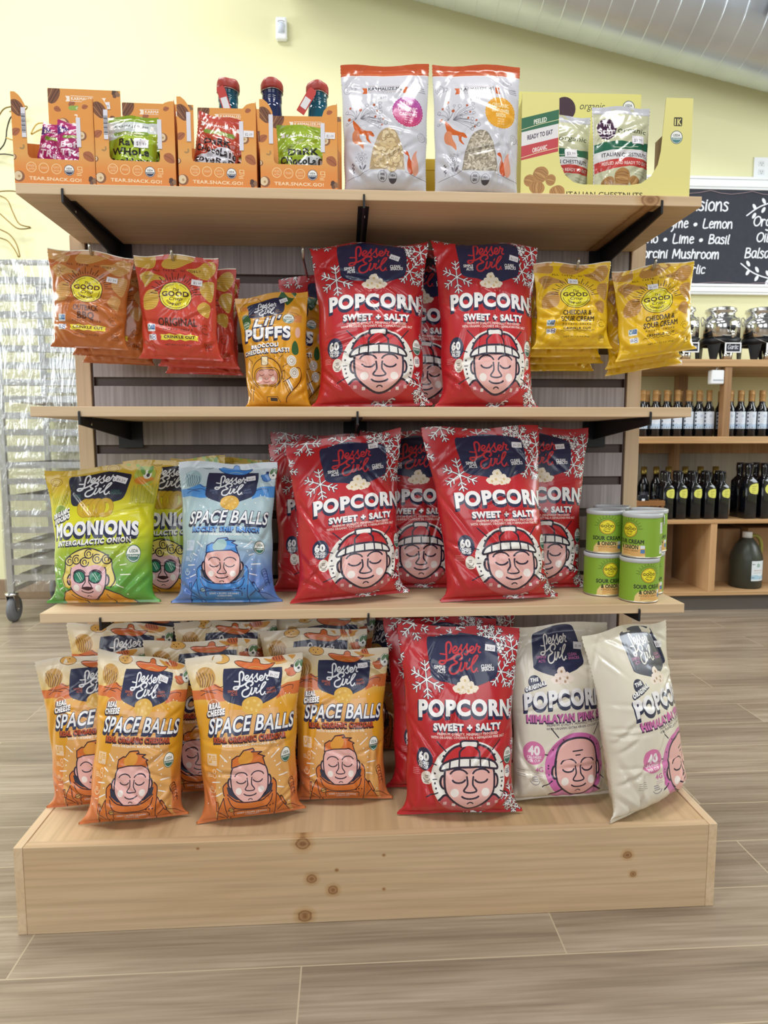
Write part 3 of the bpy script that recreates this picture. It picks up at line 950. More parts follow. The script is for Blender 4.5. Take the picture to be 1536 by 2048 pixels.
    # tail of a cable at the right
    a.line([(1330, 660 + o), (1310, 590 + o), (1370, 555 + o), (1400, 600 + o), (1420, 720 + o), (1440, 800 + o)], 9, suit_o, smooth=3)
    for k in range(5): a.arc(1365 + 12 * k, 620 + 40 * k + o, 42, 34, 150, 330, 8, suit_o, 6)
    a.line([(1280, 890 + o), (1380, 910 + o), (1480, 1000 + o)], 10, suit_o, smooth=3)
    for x0, y0, x1, y1 in ((420, 170, 505, 250), (1070, 250, 1180, 165), (360, 335, 425, 370), (1135, 360, 1200, 338), (280, 505, 390, 498), (1170, 486, 1300, 484), (320, 668, 412, 630), (1145, 615, 1235, 642)):
        a.line([(x0, y0 + o), (x1, y1 + o)], 13, '#F1EFF0')
    for x, y in ((545, 200), (1035, 197), (445, 298), (1117, 300), (390, 425), (1177, 418), (383, 562), (1172, 555), (480, 240), (1160, 120), (1310, 848), (170, 780)): a.ell(x, y + o, 9, 10, '#F1EFF0', 7)
    usda(a, 1283, 255 + o, 82, 95)
    for yy, rr in ((230, 0), (400, 1), (600, 2)):
        c = extra[4]
        if rr == 0:
            a.rr(222, 160 + o, 370, 300 + o, 6, c); a.rect(240, 180 + o, 290, 270 + o, mid); a.line([(245, 190 + o), (262, 255 + o), (290, 185 + o)], 12, c); cells(a, 300, 185 + o, 60, 60, mid, 3)
        elif rr == 1:
            cells(a, 212, 390 + o, 75, 60, c, 3); a.ring(322, 370 + o, 26, 32, 10, c, 14); a.arc(322, 420 + o, 26, 30, -60, 200, 10, c)
        else:
            a.arc(268, 590 + o, 48, 50, 0, 180, 12, c); cells(a, 240, 555 + o, 56, 50, c, 3); a.rect(238, 680 + o, 300, 690 + o, c)
    for x, y in ((430, 650), (1070, 620), (1220, 600), (560, 560), (1350, 500), (1290, 490)): a.ell(x, y, 8, 8, '#F4F0E4', 6)
    return a


def art_cheddar():
    a = art_balls(('#E7DFD0', '#E6C98A'), '#DE9E26', '#D67A45', '#D5713A', '#D86E33', 'REAL ORGANIC CHEDDAR', '#B54A26', '#3A1A22', ('#D5712B', '#E09A35'), '#D0702A', '#3A1420', '#C2603A', ('#E0AC55', '#C99A50', '#CF6A38', '#D99A42', '#E9C9A6'))
    a.items.insert(0, ([a.T(np.array([(560, 640), (1180, 640), (1330, 1400), (1350, 2000), (300, 2000), (330, 1500)]))], '#DDA55E'))
    a.ell(370, 625, 95, 110, '#C97A4C', 20); a.ring(370, 625, 95, 110, 6, '#EBC9A0', 20)
    a.txt('REAL', 305, 450, 620, 60, WHITE, bold=6, slope=.15, shear=.1, sh=(-6, 12, '#2B1A2A', 1, 8)); a.txt('CHEESE', 270, 500, 700, 66, WHITE, bold=6, slope=.15, shear=.1, sh=(-6, 12, '#2B1A2A', 1, 8))
    return a


def art_ranch():
    return art_balls(('#CFD9E6', '#B4CCD6'), '#A9C3CC', '#5B7FC4', '#4A90D9', '#3E86D6', 'ROCKET SHIP RANCH', '#5FA0E8', '#1F2C5C', ('#4690DC', '#9DBFC0'), '#3F86CE', '#182A66', '#5C6C94', ('#B9CCD6', '#9DBBC4', '#4A84D0', None, '#C6D2E6'))


def art_moonions():
    a = Art(100, 114, ramp((0, '#C8A62A'), (14, '#D0B030'), (34, '#CFCB1E'), (52, '#D8D41C'), (72, '#9CB52E'), (95, '#5D9E3A'), (114, '#549A3A')), -22, 122)
    a.set(745, 140, 0.0671, 50, shy=.035)
    for k in range(14): a.rect(1130 + k * 24, 430 - (k * 37) % 70, 1148 + k * 24, 620, '#A9A838' if k % 2 else '#B9B43A')
    for k in range(8): a.line([(60 + 35 * k, 470 + (k * 53) % 60), (90 + 40 * k, 600)], 12, '#A3A832')
    a.ell(1280, 270, 140, 130, '#A8B648', 22)
    a.ell(1245, 330, 95, 50, '#D98A32', 18); a.ell(1350, 310, 60, 28, '#D98A32', 12); a.ell(1310, 250, 55, 60, '#E8E8DE', 16); a.ell(1245, 205, 28, 60, '#6C9A44', 12, -.5); a.ell(1345, 190, 28, 60, '#6C9A44', 12, .4); a.ell(1320, 260, 22, 26, '#3A3A42', 10); a.ring(1300, 230, 120, 120, 5, '#8A7A2A', 22)
    for x, y, rx, ry in ((150, 310, 80, 55), (860, 180, 85, 50), (1430, 90, 80, 50)): a.ring(x, y, rx, ry, 8, '#8A6A22', 22); a.ring(x, y, rx * .65, ry * .6, 6, '#8A6A22', 18)
    for x, y in ((1055, 130), (1180, 140)): a.ell(x, y, 28, 24, '#8CB43A', 10)
    for x in (640, 680, 720, 360, 410): a.line([(x, 120), (x + 20, 160)], 7, '#9A6A22')
    badge(a, [(318, 260), (450, 240), (600, 235), (780, 215), (900, 225), (1040, 245), (1105, 265), (1090, 400), (1050, 540), (960, 590), (740, 620), (500, 635), (390, 610), (350, 450)], '#1D2138')
    a.script(435, 240, 905, 525, '#EEF0F6', 1.0)
    a.txt('SIMPLE', 395, 495, 510, 28, '#3E6B62', bold=1, res=2); a.txt('ACTS', 430, 495, 545, 28, '#3E6B62', bold=1, res=2); a.txt('CLEAN', 878, 985, 475, 28, '#3E6B62', bold=1, res=2); a.txt('SNACKS', 878, 1015, 505, 28, '#3E6B62', bold=1, res=2)
    for x in (580, 650, 730, 830): a.ring(x, 665, 110, 118, 56, '#C6A226', 24); a.ring(x, 665, 112, 120, 7, '#A5821C', 24)
    a.ell(220, 720, 105, 112, '#8FA83C', 22); a.ring(220, 720, 105, 112, 7, '#D8DC8C', 22)
    a.txt('ORGANIC', 90, 360, 750, 58, WHITE, bold=6, slope=.33, sh=(-8, 14, '#22283C', 1, 9)); a.txt('AVOCADO', 105, 370, 820, 58, WHITE, bold=6, slope=.33, sh=(-8, 14, '#22283C', 1, 9))
    a.txt('MOONIONS', 140, 1262, 985, 160, '#EDEEF4', bold=15, slope=.02, bow=25, res=4, sh=(-14, 36, NAVY, 3, 8))
    a.txt('INTERGALACTIC ONION', 195, 1170, 1105, 58, WHITE, bold=5, shear=.12, slope=.055, sh=(-7, 15, '#22283C', 2, 5))
    o = 896
    a.poly([(x, y + o) for x, y in ((250, 930), (330, 800), (500, 740), (650, 860), (850, 740), (980, 790), (1120, 880), (1220, 935), (1000, 980), (300, 980))], '#DFA02E'); a.line([(x, y + o) for x, y in ((250, 930), (330, 800), (500, 740), (650, 870), (850, 740), (980, 790), (1120, 880), (1220, 935))], 14, INK)
    a.line([(430, 830 + o), (560, 950 + o)], 12, INK); a.line([(880, 820 + o), (920, 950 + o)], 12, INK)
    a.poly([(x, y + o) for x, y in ((340, 740), (300, 620), (340, 500), (350, 400), (470, 310), (650, 260), (850, 320), (940, 400), (960, 500), (1000, 640), (960, 720), (650, 700))], '#E3CE6A', smooth=3)
    a.line([(x, y + o) for x, y in ((350, 740), (310, 630), (345, 500), (350, 400), (470, 310), (650, 260), (850, 320), (940, 400), (955, 500), (995, 640), (940, 730))], 15, INK, smooth=3)
    face(a, 650, 640 + o, 245, '#E3B6BC', w=.065)
    a.poly([(x, y + o) for x, y in ((430, 500), (480, 380), (620, 320), (760, 330), (870, 400), (880, 490), (760, 460), (640, 480), (540, 450))], '#E3CE6A', smooth=3)
    for x, y in ((400, 420), (500, 400), (610, 430), (660, 330), (770, 390), (890, 395)):
        a.arc(x, y + o, 55, 55, 0, 300, 14, INK, 12); a.arc(x, y + o, 26, 26, 120, 400, 12, INK, 9)
    for x in (545, 750): a.ell(x, 610 + o, 84, 80, INK, 24); a.ell(x, 610 + o, 70, 66, '#2F8468', 22); a.line([(x - 30, 570 + o), (x + 20, 650 + o)], 12, '#BFD8CE'); a.line([(x - 5, 560 + o), (x + 40, 640 + o)], 10, '#BFD8CE')
    a.line([(625, 600 + o), (668, 598 + o)], 12, INK)
    a.poly([(570, 745 + o), (650, 725 + o), (735, 740 + o), (660, 775 + o)], '#3A1020', smooth=3)
    a.ring(400, 690 + o, 40, 62, 12, '#D9A23A', 18)
    for x0, y0, x1, y1 in ((225, 365, 310, 415), (1000, 365, 1100, 310), (185, 518, 255, 524), (1050, 465, 1125, 455), (165, 648, 240, 640), (1058, 580, 1180, 576), (225, 790, 292, 745), (1010, 695, 1088, 735)): a.line([(x0, y0 + o), (x1, y1 + o)], 12, '#EDEEDC')
    for x, y in ((340, 365), (965, 320), (268, 465), (1040, 410), (232, 582), (1072, 522), (245, 700), (1052, 640), (115, 880), (1135, 815), (80, 850)): a.ell(x, y + o, 9, 9, '#EDEEDC', 7)
    usda(a, 1217, 330 + o, 98, 108)
    cells(a, 120, 395 + o, 65, 80, '#C9D37A', 4); a.ring(160, 560 + o, 18, 24, 8, '#C9D37A', 10); a.ring(160, 600 + o, 16, 18, 7, '#C9D37A', 10)
    return a


def art_puffs():
    a = Art(100, 158, '#D99A22', -16, 118)
    a.set(690, 185, 0.083, 52, shy=.05, shx=-.06)
    a.poly([(800, 230), (830, 180), (880, 160), (940, 190), (1050, 150), (1085, 170), (1030, 270), (1000, 330), (930, 400), (880, 340), (780, 280)], '#2C5A2E', smooth=3)
    a.poly([(170, 570), (260, 520), (320, 580), (330, 700), (240, 790), (200, 780)], '#2C5A2E', smooth=3); a.ell(255, 720, 62, 72, '#2F6A48', 18); a.ring(255, 720, 62, 72, 6, '#C6D2B8', 18)
    a.txt('NEW', 205, 300, 710, 34, '#DDE4D0', bold=2, slope=.3, res=2); a.txt('LOOK', 215, 300, 755, 30, '#DDE4D0', bold=2, slope=.3, res=2)
    a.rect(180, 370, 300, 450, '#D0803A'); a.line([(170, 460), (170, 370), (390, 220), (500, 300)], 8, '#7A3A1A', smooth=3)
    a.line([(930, 520), (1080, 540), (1180, 600)], 8, '#7A3A1A', smooth=3); a.rect(1060, 570, 1190, 690, '#D0803A'); a.ell(1130, 860, 50, 90, '#DDB0A0', 16)
    badge(a, [(295, 350), (600, 290), (760, 265), (870, 280), (890, 400), (860, 530), (700, 575), (520, 600), (310, 580), (295, 450)])
    a.script(390, 335, 750, 565, '#E8EAF0', 1.0)
    a.txt('SIMPLE', 340, 420, 545, 20, '#B98A3A', res=1); a.txt('CLEAN', 735, 800, 495, 18, '#B98A3A', res=1); a.txt('SNACKS', 735, 835, 525, 18, '#B98A3A', res=1)
    a.txt("Lil'", 385, 790, 742, 140, '#EDEEF2', bold=8, shear=.32, slope=.12, sh=(-8, 14, NAVY, 1, 16), outl=(14, NAVY))
    for w, c in ():
        a.line([(430, 640), (470, 680), (440, 760), (370, 790), (380, 760), (470, 760), (560, 770), (580, 690), (570, 760), (610, 760), (690, 640), (730, 580), (700, 590), (660, 700), (660, 750), (700, 750)], w, c, smooth=4); a.ell(635, 640, w * .45, w * .45, c, 10); a.line([(800, 570), (790, 620)], w * .7, c); a.line([(820, 575), (808, 625)], w * .5, c)
    a.txt('PUFFS', 235, 990, 965, 185, '#EDEEF2', bold=17, slope=.05, res=5, sh=(-10, 36, NAVY, 3, 9))
    a.txt('BROCCOLI', 345, 800, 1120, 62, WHITE, bold=6, slope=.08, sh=(-6, 14, NAVY, 2, 5)); a.txt('CHEDDAR BLAST!', 180, 985, 1215, 66, WHITE, bold=6, slope=.07, sh=(-6, 14, NAVY, 2, 5))
    usda(a, 962, 635, 100, 85)
    a.poly([(1040, 1060), (1090, 1000), (1140, 1080), (1150, 1200), (1080, 1240), (1030, 1180)], '#2C5A2E', smooth=3)
    br = '#4A1F18'
    a.ell(595, 1560, 270, 270, '#DE9E26', 34); a.ring(595, 1560, 270, 270, 14, br, 34)
    a.poly([(250, 1990), (300, 1750), (420, 1780), (780, 1780), (900, 1660), (1120, 1450), (1210, 1500), (1190, 1640), (960, 1900), (940, 1990)], '#DE9E26'); a.line([(250, 1990), (300, 1740)], 14, br); a.line([(330, 1990), (350, 1760)], 14, br); a.line([(890, 1680), (1060, 1560), (1120, 1440), (1200, 1470), (1190, 1640), (960, 1900), (930, 1990)], 14, br, smooth=3)
    a.poly([(940, 1650), (985, 1630), (1060, 1760), (1030, 1830)], '#E9E9EC')
    for p in (((905, 1700), (985, 1860)), ((960, 1640), (1050, 1800)), ((930, 1670), (1010, 1830))): a.line(p, 9, br)
    a.rr(345 + 30, 1450, 830, 1760, 130, '#4A1F18'); a.rr(388, 1462, 816, 1748, 120, '#DE9E26'); a.rr(405, 1480, 800, 1735, 110, br); a.rr(412, 1486, 792, 1728, 105, '#D79A8C')
    for sx in (-1, 1):
        x = 600 + sx * 82
        a.arc(x, 1560, 40, 26, 15, 165, 9, br, 7); a.arc(x, 1525, 44, 30, 205, 335, 9, br, 7); a.ell(600 + sx * 112, 1640, 38, 40, '#EFD9CF', 14)
    a.arc(600, 1625, 30, 24, 10, 170, 9, br, 7); a.arc(600, 1675, 55, 22, 15, 165, 9, br, 7)
    a.rr(515, 1268, 635, 1420, 24, br); a.rr(527, 1280, 623, 1412, 18, '#E9D9B0')
    a.rr(870, 1490, 915, 1640, 16, br); a.rr(880, 1500, 905, 1630, 12, '#DE9E26'); a.line([(590, 2000), (600, 1930), (780, 1920), (830, 2000)], 9, br); a.rr(660, 1940, 780, 1990, 6, '#2A2A35')
    rays(a, 595, 1560, 320, 420, (-48, -25, -140), 10, br)
    for x, y in ((410, 1290), (745, 1268), (825, 1345), (890, 1440), (345, 1375)): a.ell(x, y, 10, 10, br, 7)
    for x, y in ((1030, 1335), (1080, 1525)): a.ell(x, y, 84, 88, '#E6E2D8', 20); a.ring(x, y, 62, 66, 5, '#6A625C', 18); a.ring(x, y, 34, 36, 8, '#6A4A3C', 12)
    return a


def chip(a, pts, c, rib):
    p = np.array(catmull(pts, 4, True)); a.poly(p, c)
    mn, mx = p.min(0), p.max(0)
    for k in range(1, 9):
        y = mn[1] + (mx[1] - mn[1]) * k / 9
        xs = []
        q = np.roll(p, -1, 0)
        for (x0, y0), (x1, y1) in zip(p, q):
            if (y0 <= y) != (y1 <= y): xs.append(x0 + (x1 - x0) * (y - y0) / (y1 - y0))
        if len(xs) >= 2: a.line([(min(xs) + 12, y), ((min(xs) + max(xs)) / 2, y - 10), (max(xs) - 12, y)], 9, rib)


def sunlogo(a, cx, cy, r, dark, flat=1.0, rim='#E8DA5A'):
    for k in range(23):
        t = math.radians(180 + 8 + k * 164 / 22); l = (1.58, 1.32, 1.62, 1.3)[k % 4]
        a.line([(cx + 1.14 * r * math.cos(t), cy + 1.14 * r * flat * math.sin(t)), (cx + l * r * math.cos(t), cy + l * r * flat * math.sin(t))], r * .05, dark)
    a.ell(cx, cy, r, r * flat, dark, 34); a.ell(cx, cy, r * .95, r * .95 * flat, rim, 34); a.ell(cx, cy, r * .9, r * .9 * flat, '#EDE02C', 34)
    a.arc(cx, cy, r * .82, r * .82 * flat, 215, 262, r * .03, dark); a.arc(cx, cy, r * .82, r * .82 * flat, 285, 325, r * .03, dark); a.arc(cx, cy, r * .84, r * .84 * flat, 8, 172, r * .035, dark, 18)
    a.txt('The', cx - .2 * r, cx + .2 * r, cy - .34 * r * flat, .22 * r * flat, dark, bold=r * .008, shear=.35)
    a.txt('GOOD', cx - .8 * r, cx + .8 * r, cy + .02 * r * flat, .33 * r * flat, dark, bold=r * .028, res=4)
    a.txt('Crisp', cx - .4 * r, cx + .4 * r, cy + .31 * r * flat, .24 * r * flat, dark, bold=r * .01, shear=.4)
    for i, ch in enumerate('COMPANY'):
        t = math.radians(140 - i * 80 / 6)
        x, y = cx + .6 * r * math.cos(t), cy + .6 * r * flat * math.sin(t)
        a.txt(ch, x - .055 * r, x + .055 * r, y + .08 * r, .15 * r, dark, bold=r * .012, slope=-math.cos(t) * .9 * -1)


def art_crisp(bgc, chipc, rib, dark, lines, mode):
    a = Art(100, 122, bgc, -18, 118)
    a.set(720, 195, 0.0690, 50)
    chip(a, [(-60, 180), (320, 190), (375, 270), (355, 390), (290, 430), (120, 410), (-60, 350)], chipc, rib)
    chip(a, [(480, 330), (560, 230), (640, 200), (1030, 230), (900, 350), (720, 440), (560, 440), (490, 400)], chipc, rib)
    chip(a, [(900, 440), (1080, 390), (1200, 280), (1330, 260), (1400, 350), (1380, 470), (1260, 590), (1120, 570), (980, 490)], chipc, rib)
    chip(a, [(70, 570), (130, 500), (250, 470), (370, 530), (520, 590), (540, 640), (340, 640), (180, 750), (150, 690)], chipc, rib)
    chip(a, [(200, 850), (300, 800), (400, 820), (440, 920), (420, 1050), (340, 1130), (150, 1140), (120, 1000)], chipc, rib)
    chip(a, [(1130, 740), (1200, 640), (1350, 620), (1390, 690), (1370, 900), (1310, 980), (1200, 900), (1140, 830)], chipc, rib)
    chip(a, [(1080, 1090), (1150, 1000), (1240, 990), (1310, 1050), (1290, 1160), (1250, 1250), (1120, 1180)], chipc, rib)
    chip(a, [(1520, 500), (1640, 480), (1700, 700), (1560, 760)], chipc, rib)
    for i, ch in enumerate('ALL TASTE, NO GUILT'):
        if ch == ' ': continue
        x = 350 + i * 43
        a.txt(ch, x - 12 if ch in 'I,' else x - 16, x + (0 if ch in 'I,' else 16), 470 + 18 * math.sin(i / 18 * PI), 34, dark, bold=2, res=2)
    for k in range(3): a.rect(170, 545 + k * 28, 330 - 18 * k, 552 + k * 28, dark)
    sunlogo(a, 720, 905, 272, dark, .9)
    if mode == 'bbq':
        a.txt('OUTBACK', 505, 935, 1295, 100, dark, bold=6); a.txt('BBQ', 580, 860, 1440, 125, dark, bold=9)
        yb = 1500
    elif mode == 'original':
        a.txt('ORIGINAL', 420, 1065, 1410, 130, dark, bold=8); yb = 1490
    else:
        a.txt('CHEDDAR &', 500, 1000, 1285, 95, dark, bold=6); a.txt('SOUR CREAM', 465, 1045, 1415, 100, dark, bold=6); yb = 1490
    for i, ch in enumerate('POTATO CHIPS'):
        if ch == ' ': continue
        x = 510 + i * 42; a.txt(ch, x - (3 if ch == 'I' else 12), x + (3 if ch == 'I' else 12), yb, 34, dark, bold=2, res=2)
    if mode != 'cheddar':
        a.poly([(440, 1560), (540, 1565), (600, 1545), (700, 1570), (780, 1545), (860, 1570), (940, 1550), (1080, 1570), (1060, 1610), (1075, 1655), (940, 1645), (860, 1665), (780, 1640), (700, 1665), (600, 1640), (540, 1660), (445, 1650), (465, 1600)], '#E8DA3C')
        a.txt('CRINKLE CUT', 505, 1025, 1622, 46, dark, bold=5)
    else:
        a.txt('CRINKLE CUT', 505, 985, 1585, 46, dark, bold=5); a.line([(440, 1625)] + [(470 + 45 * k, 1610 + (14 if k % 2 else -10)) for k in range(13)] + [(1060, 1600)], 9, dark)
    a.txt('NET WT 1.5 OZ (43g)', 520, 960, 1745, 30, dark, bold=1, res=1)
    a.rr(200, 1385, 355, 1510, 12, '#E9ECEF'); a.rect(212, 1395, 272, 1480, '#3E86A0'); a.rect(276, 1395, 345, 1480, '#3466A8'); a.line([(222, 1410), (240, 1465), (262, 1405)], 12, '#E9ECEF'); cells(a, 284, 1405, 50, 60, '#AFC4DC', 3)
    a.rr(210, 1560, 365, 1660, 12, '#E9ECEF'); cells(a, 220, 1580, 70, 60, '#4A4E86', 3); a.ring(325, 1585, 28, 28, 11, '#4A4E86', 14); a.ring(325, 1630, 30, 26, 11, '#4A4E86', 14)
    a.arc(1210, 1480, 60, 50, 20, 170, 9, dark, 8); a.arc(1190, 1470, 40, 34, 160, 330, 8, dark, 7)
    for i, ch in enumerate('PERFECT'): 
        t = math.radians(195 + i * 22); a.txt(ch, 1210 + 95 * math.cos(t) - 9, 1210 + 95 * math.cos(t) + 9, 1490 + 95 * math.sin(t), 22, dark, bold=1, res=1)
    a.ring(1240, 1745, 70, 65, 6, dark, 4) if False else a.line([(1175, 1690), (1300, 1690), (1300, 1800), (1175, 1800)], 6, dark, closed=True)
    a.txt('250', 1185, 1290, 1760, 55, dark, bold=2, res=2)
    a.rect(-600, 195, 2400, 212, '#E9E2D2')
    return a


def art_can():
    """sour cream can: circumference 100, height 36"""
    a = Art(100, 36, '#86AD32', 0, 100, grid=1.6)
    a.set(0, 0, 1)
    a.poly([(38, 36), (38.6, 31), (41, 27.5), (44, 26.2), (48, 25.4), (60, 25.6), (63, 29), (64, 36)], '#E8C987')
    for k in range(6): a.line([(43, 29.5 + k), (49, 28.6 + k), (56, 30 + k), (64, 28.4 + k)], .5, '#CF8A3C', smooth=3)
    sunlogo(a, 50, 11.8, 7.0, '#3A3A16', 1.0, '#E0A22A')
    a.txt('SOUR CREAM', 37.6, 62.4, 24, 3.6, '#2E3A1C', bold=.3); a.txt('& ONION', 42, 58, 29, 3.6, '#2E3A1C', bold=.3)
    a.txt('POTATO CRISPS', 42, 58, 31.2, 1.1, '#2E3A1C', res=1, bold=.05)
    a.rect(60, 25.5, 63.4, 28.4, '#DDE4EC'); a.rect(60, 29.2, 63.4, 32.6, '#4F7FB0')
    a.rect(78, 5, 91, 15, '#E9EBEA'); a.txt('Nutrition Facts', 79, 90, 7, 1.4, '#222', res=1)
    for k in range(6): a.rect(79, 8 + k * 1.1, 90 - (k * 3) % 4, 8.4 + k * 1.1, '#555')
    for k in range(5): a.rect(78, 18 + k * 1.3, 91, 18.4 + k * 1.3, '#4F7324')
    a.rect(78, 26, 91, 33.5, '#E9EBEA')
    for k in range(14): a.rect(79.3 + k * .78, 26.8, 79.3 + k * .78 + (.25, .5, .35)[k % 3], 31.6, '#222')
    return a


def squirrel(a, x, y, s, fl=1):
    q = lambda *p: [(x + fl * s * u, y + s * v) for u, v in p]
    a.poly(q((-.9, -1), (-.5, -.6), (-.2, -.2), (.3, .1), (.75, .2), (1, .6), (.8, .65), (.55, .5), (.5, .8), (.75, 1.25), (.3, .9), (.2, .45), (-.3, .3), (-.75, -.1)), '#CF6224', smooth=3)
    a.poly(q((-.75, -.1), (-.35, .1), (-.3, .6), (.0, 1.2), (.02, 1.7), (-.35, 1.3), (-.9, .9), (-1, .3)), '#D98A64', smooth=3)
    a.ell(x + fl * s * .85, y + s * .42, s * .05, s * .05, '#33242A', 6)


def spiral(a, x, y, r, c):
    a.line([(x + r * t / 14 * math.cos(t), y + r * t / 14 * math.sin(t)) for t in np.linspace(1, 14, 26)], r * .06, c); a.ring(x, y, r * 1.1, r * 1.1, r * .07, c, 20)
    for k in range(3): a.ring(x + r * (1.3 + .3 * k), y, r * (.6 - .15 * k), r * (.6 - .15 * k), r * .06, c, 14)


def art_nutpouch(kind):
    a = Art(100, 148, '#CFD0D9', -4, 104)
    a.set(760, 65, 0.0675, 50)
    a.rect(-200, 0, 1800, 262, '#C2572F'); a.rect(-200, 225, 1800, 240, '#D27A4E')
    a.rect(-200, 262, 1800, 278, '#E6DCDC')
    a.rect(-200, 395, 1800, 402, '#C9C9D2'); a.rect(-200, 630, 1800, 636, '#CFCFD8')
    a.poly([(370, 515), (455, 515), (455, 630), (375, 635), (400, 575)], '#C9622E'); a.poly([(1050, 490), (1140, 488), (1110, 548), (1138, 610), (1055, 612)], '#C9622E')
    a.txt('KARMALIZE.ME', 478, 1030, 562, 62, '#3A3440', bold=3, slope=.02); a.rect(475, 480, 1030, 486, '#8A6A62'); a.rect(475, 580, 1030, 586, '#8A6A62')
    a.txt("LET'S DO SOME GOOD TODAY!", 478, 1020, 622, 24, '#7A6A6A', res=1, slope=.02)
    g = '#74707C'
    spiral(a, 135, 520, 68, g); spiral(a, 1245, 405, 46, g)
    for k in range(3): a.rect(1210, 500 + 34 * k, 1245, 518 + 34 * k, '#9A98A2'); a.rect(1285, 500 + 34 * k, 1420 + 10 * k, 518 + 34 * k, '#9A98A2')
    base = (255, 1075)
    for x, y, r, f in ((250, 765, 27, 1), (165, 860, 20, 1), (240, 860, 28, 0), (105, 920, 28, 0), (355, 835, 22, 0), (335, 925, 27, 1), (445, 850, 32, 0), (565, 840, 20, 1), (665, 815, 28, 0), (670, 885, 26, 0), (545, 960, 26, 0), (615, 955, 16, 1), (675, 970, 26, 0), (465, 1035, 26, 0), (580, 1060, 18, 1), (650, 1075, 30, 0), (140, 1050, 27, 1), (95, 1115, 22, 0), (715, 1100, 18, 1), (640, 1140, 26, 0), (755, 1165, 32, 0), (690, 1200, 16, 1), (650, 1240, 28, 0)):
        a.line([base if x < 420 else (330, 1080), ((x + 300) / 2, (y + 1085) / 2 - 12), (x, y + r)], 6, g, smooth=3)
        if f: a.ell(x, y, r, r, '#B5582E', 12)
        else: a.ring(x, y, r, r, 6, g, 14)
    squirrel(a, 370, 1270, 190)
    o = 1109
    win = [(465, 820 + o), (520, 520 + o), (620, 270 + o), (720, 170 + o), (810, 150 + o), (910, 190 + o), (990, 330 + o), (1050, 520 + o), (1080, 820 + o)]
    W2 = np.array(win[:1] + [tuple(p) for p in catmull(win[1:-1], 4)] + win[-1:])
    fillc = '#B79E78' if kind == 'cashew' else '#8F8676'
    a.poly(W2, fillc)
    rs = np.random.RandomState(5)
    if kind == 'cashew':
        for k in range(46):
            for _ in range(50):
                x, y = rs.uniform(480, 1070), rs.uniform(180 + o, 790 + o)
                if inside([W2], np.array([[x, y]]))[0] and inside([W2], np.array([[x - 55, y - 20]]))[0] and inside([W2], np.array([[x + 55, y + 20]]))[0]: break
            t = rs.uniform(0, 6.28); sp = [(x + 62 * math.cos(t + q), y + 56 * math.sin(t + q)) for q in (-1.0, -.4, .2, .8)]
            a.line(sp, 66, '#9C8460', smooth=3); a.line([(p[0] - 3, p[1] - 5) for p in sp], 54, ('#DCC59A', '#D3BA8C', '#E3D0A8')[k % 3], smooth=3)
    else:
        for k in range(240):
            for _ in range(40):
                x, y = rs.uniform(470, 1075), rs.uniform(160 + o, 810 + o)
                if inside([W2], np.array([[x, y], [x - 25, y], [x + 25, y]])).all(): break
            a.ell(x, y, 34, 14, ('#C9BFAC', '#D6CDBB', '#B8AD98', '#A89E8C')[k % 4], 8, rs.uniform(0, 3.14))
    for x, y, h in ((330, 630, 1), (190, 700, 0)):
        if h:
            a.ring(x, y + o, 60, 60, 6, g, 18); a.ring(x, y + o, 30, 34, 10, g, 14); a.line([(x + 20, y + 60 + o), (x + 20, 850 + o)], 7, g)
            for k in range(9): a.ring(x + 92 * math.cos(k * .7), y + 92 * math.sin(k * .7) + o, 16, 16, 5, g, 8)
            a.ell(x + 55, 780 + o, 18, 50, g, 10, .5); a.ell(x - 15, 780 + o, 16, 46, g, 10, -.4)
        else:
            for k in range(6): a.ell(x + (10 if k % 2 else -10), y + 26 * k + o, 16, 16, g, 7)
            a.line([(x, y + o), (x, 880 + o)], 6, g)
    a.line([(80, 945 + o), (200, 920 + o), (330, 885 + o), (465, 820 + o)], 8, g); a.line([(1090, 850 + o), (1200, 885 + o), (1330, 910 + o), (1480, 920 + o)], 8, g)
    rx = lambda *p: [(1180 + 110 * u, 690 + o + 190 * v) for u, v in p]
    a.poly(rx((-1, -.85), (-.5, -.95), (-.2, -.6), (-.05, -.3), (.45, .1), (.5, .8), (0, 1), (-.5, .6), (-.5, 0), (-.35, -.5), (-.8, -.65)), '#CC5A30', smooth=3)
    a.poly(rx((.5, 1), (.2, .3), (.2, -.3), (.6, -.85), (1.1, -1.1), (.95, -.7), (1.3, 0), (1.4, .6), (1, .98)), '#DD9C86', smooth=3)
    spiral(a, 1380, 240 + o, 68, g)
    a.ring(693, 925 + o, 80, 82, 7, '#55525E', 22); a.txt('NON', 660, 725, 915 + o, 36, '#55525E', bold=4, res=1); a.txt('GMO', 655, 728, 975 + o, 36, '#55525E', bold=4, res=1)
    a.ring(873, 945 + o, 72, 82, 7, '#55525E', 22); t = np.radians(np.linspace(5, 175, 10)); a.poly([(873 + 66 * math.cos(q), 950 + o + 72 * math.sin(q)) for q in t], '#45424E'); a.txt('USDA', 835, 912, 930 + o, 30, '#55525E', bold=3, res=1)
    bc = ramp((50, '#B04A9E'), (85, '#D2385E')) if kind == 'cashew' else '#E6A52E'
    cx, cy, r = 1135, 945, 262
    a.poly([(cx + r * (1 + .045 * (k % 2)) * math.cos(k * PI / 32), cy + r * (1 + .045 * (k % 2)) * math.sin(k * PI / 32)) for k in range(64)], bc)
    ln = '#F0D3DC' if kind == 'cashew' else '#F6E3B0'
    for k in range(48): a.ell(cx + 238 * math.cos(k * PI / 24), cy + 238 * math.sin(k * PI / 24), 5, 5, ln, 5)
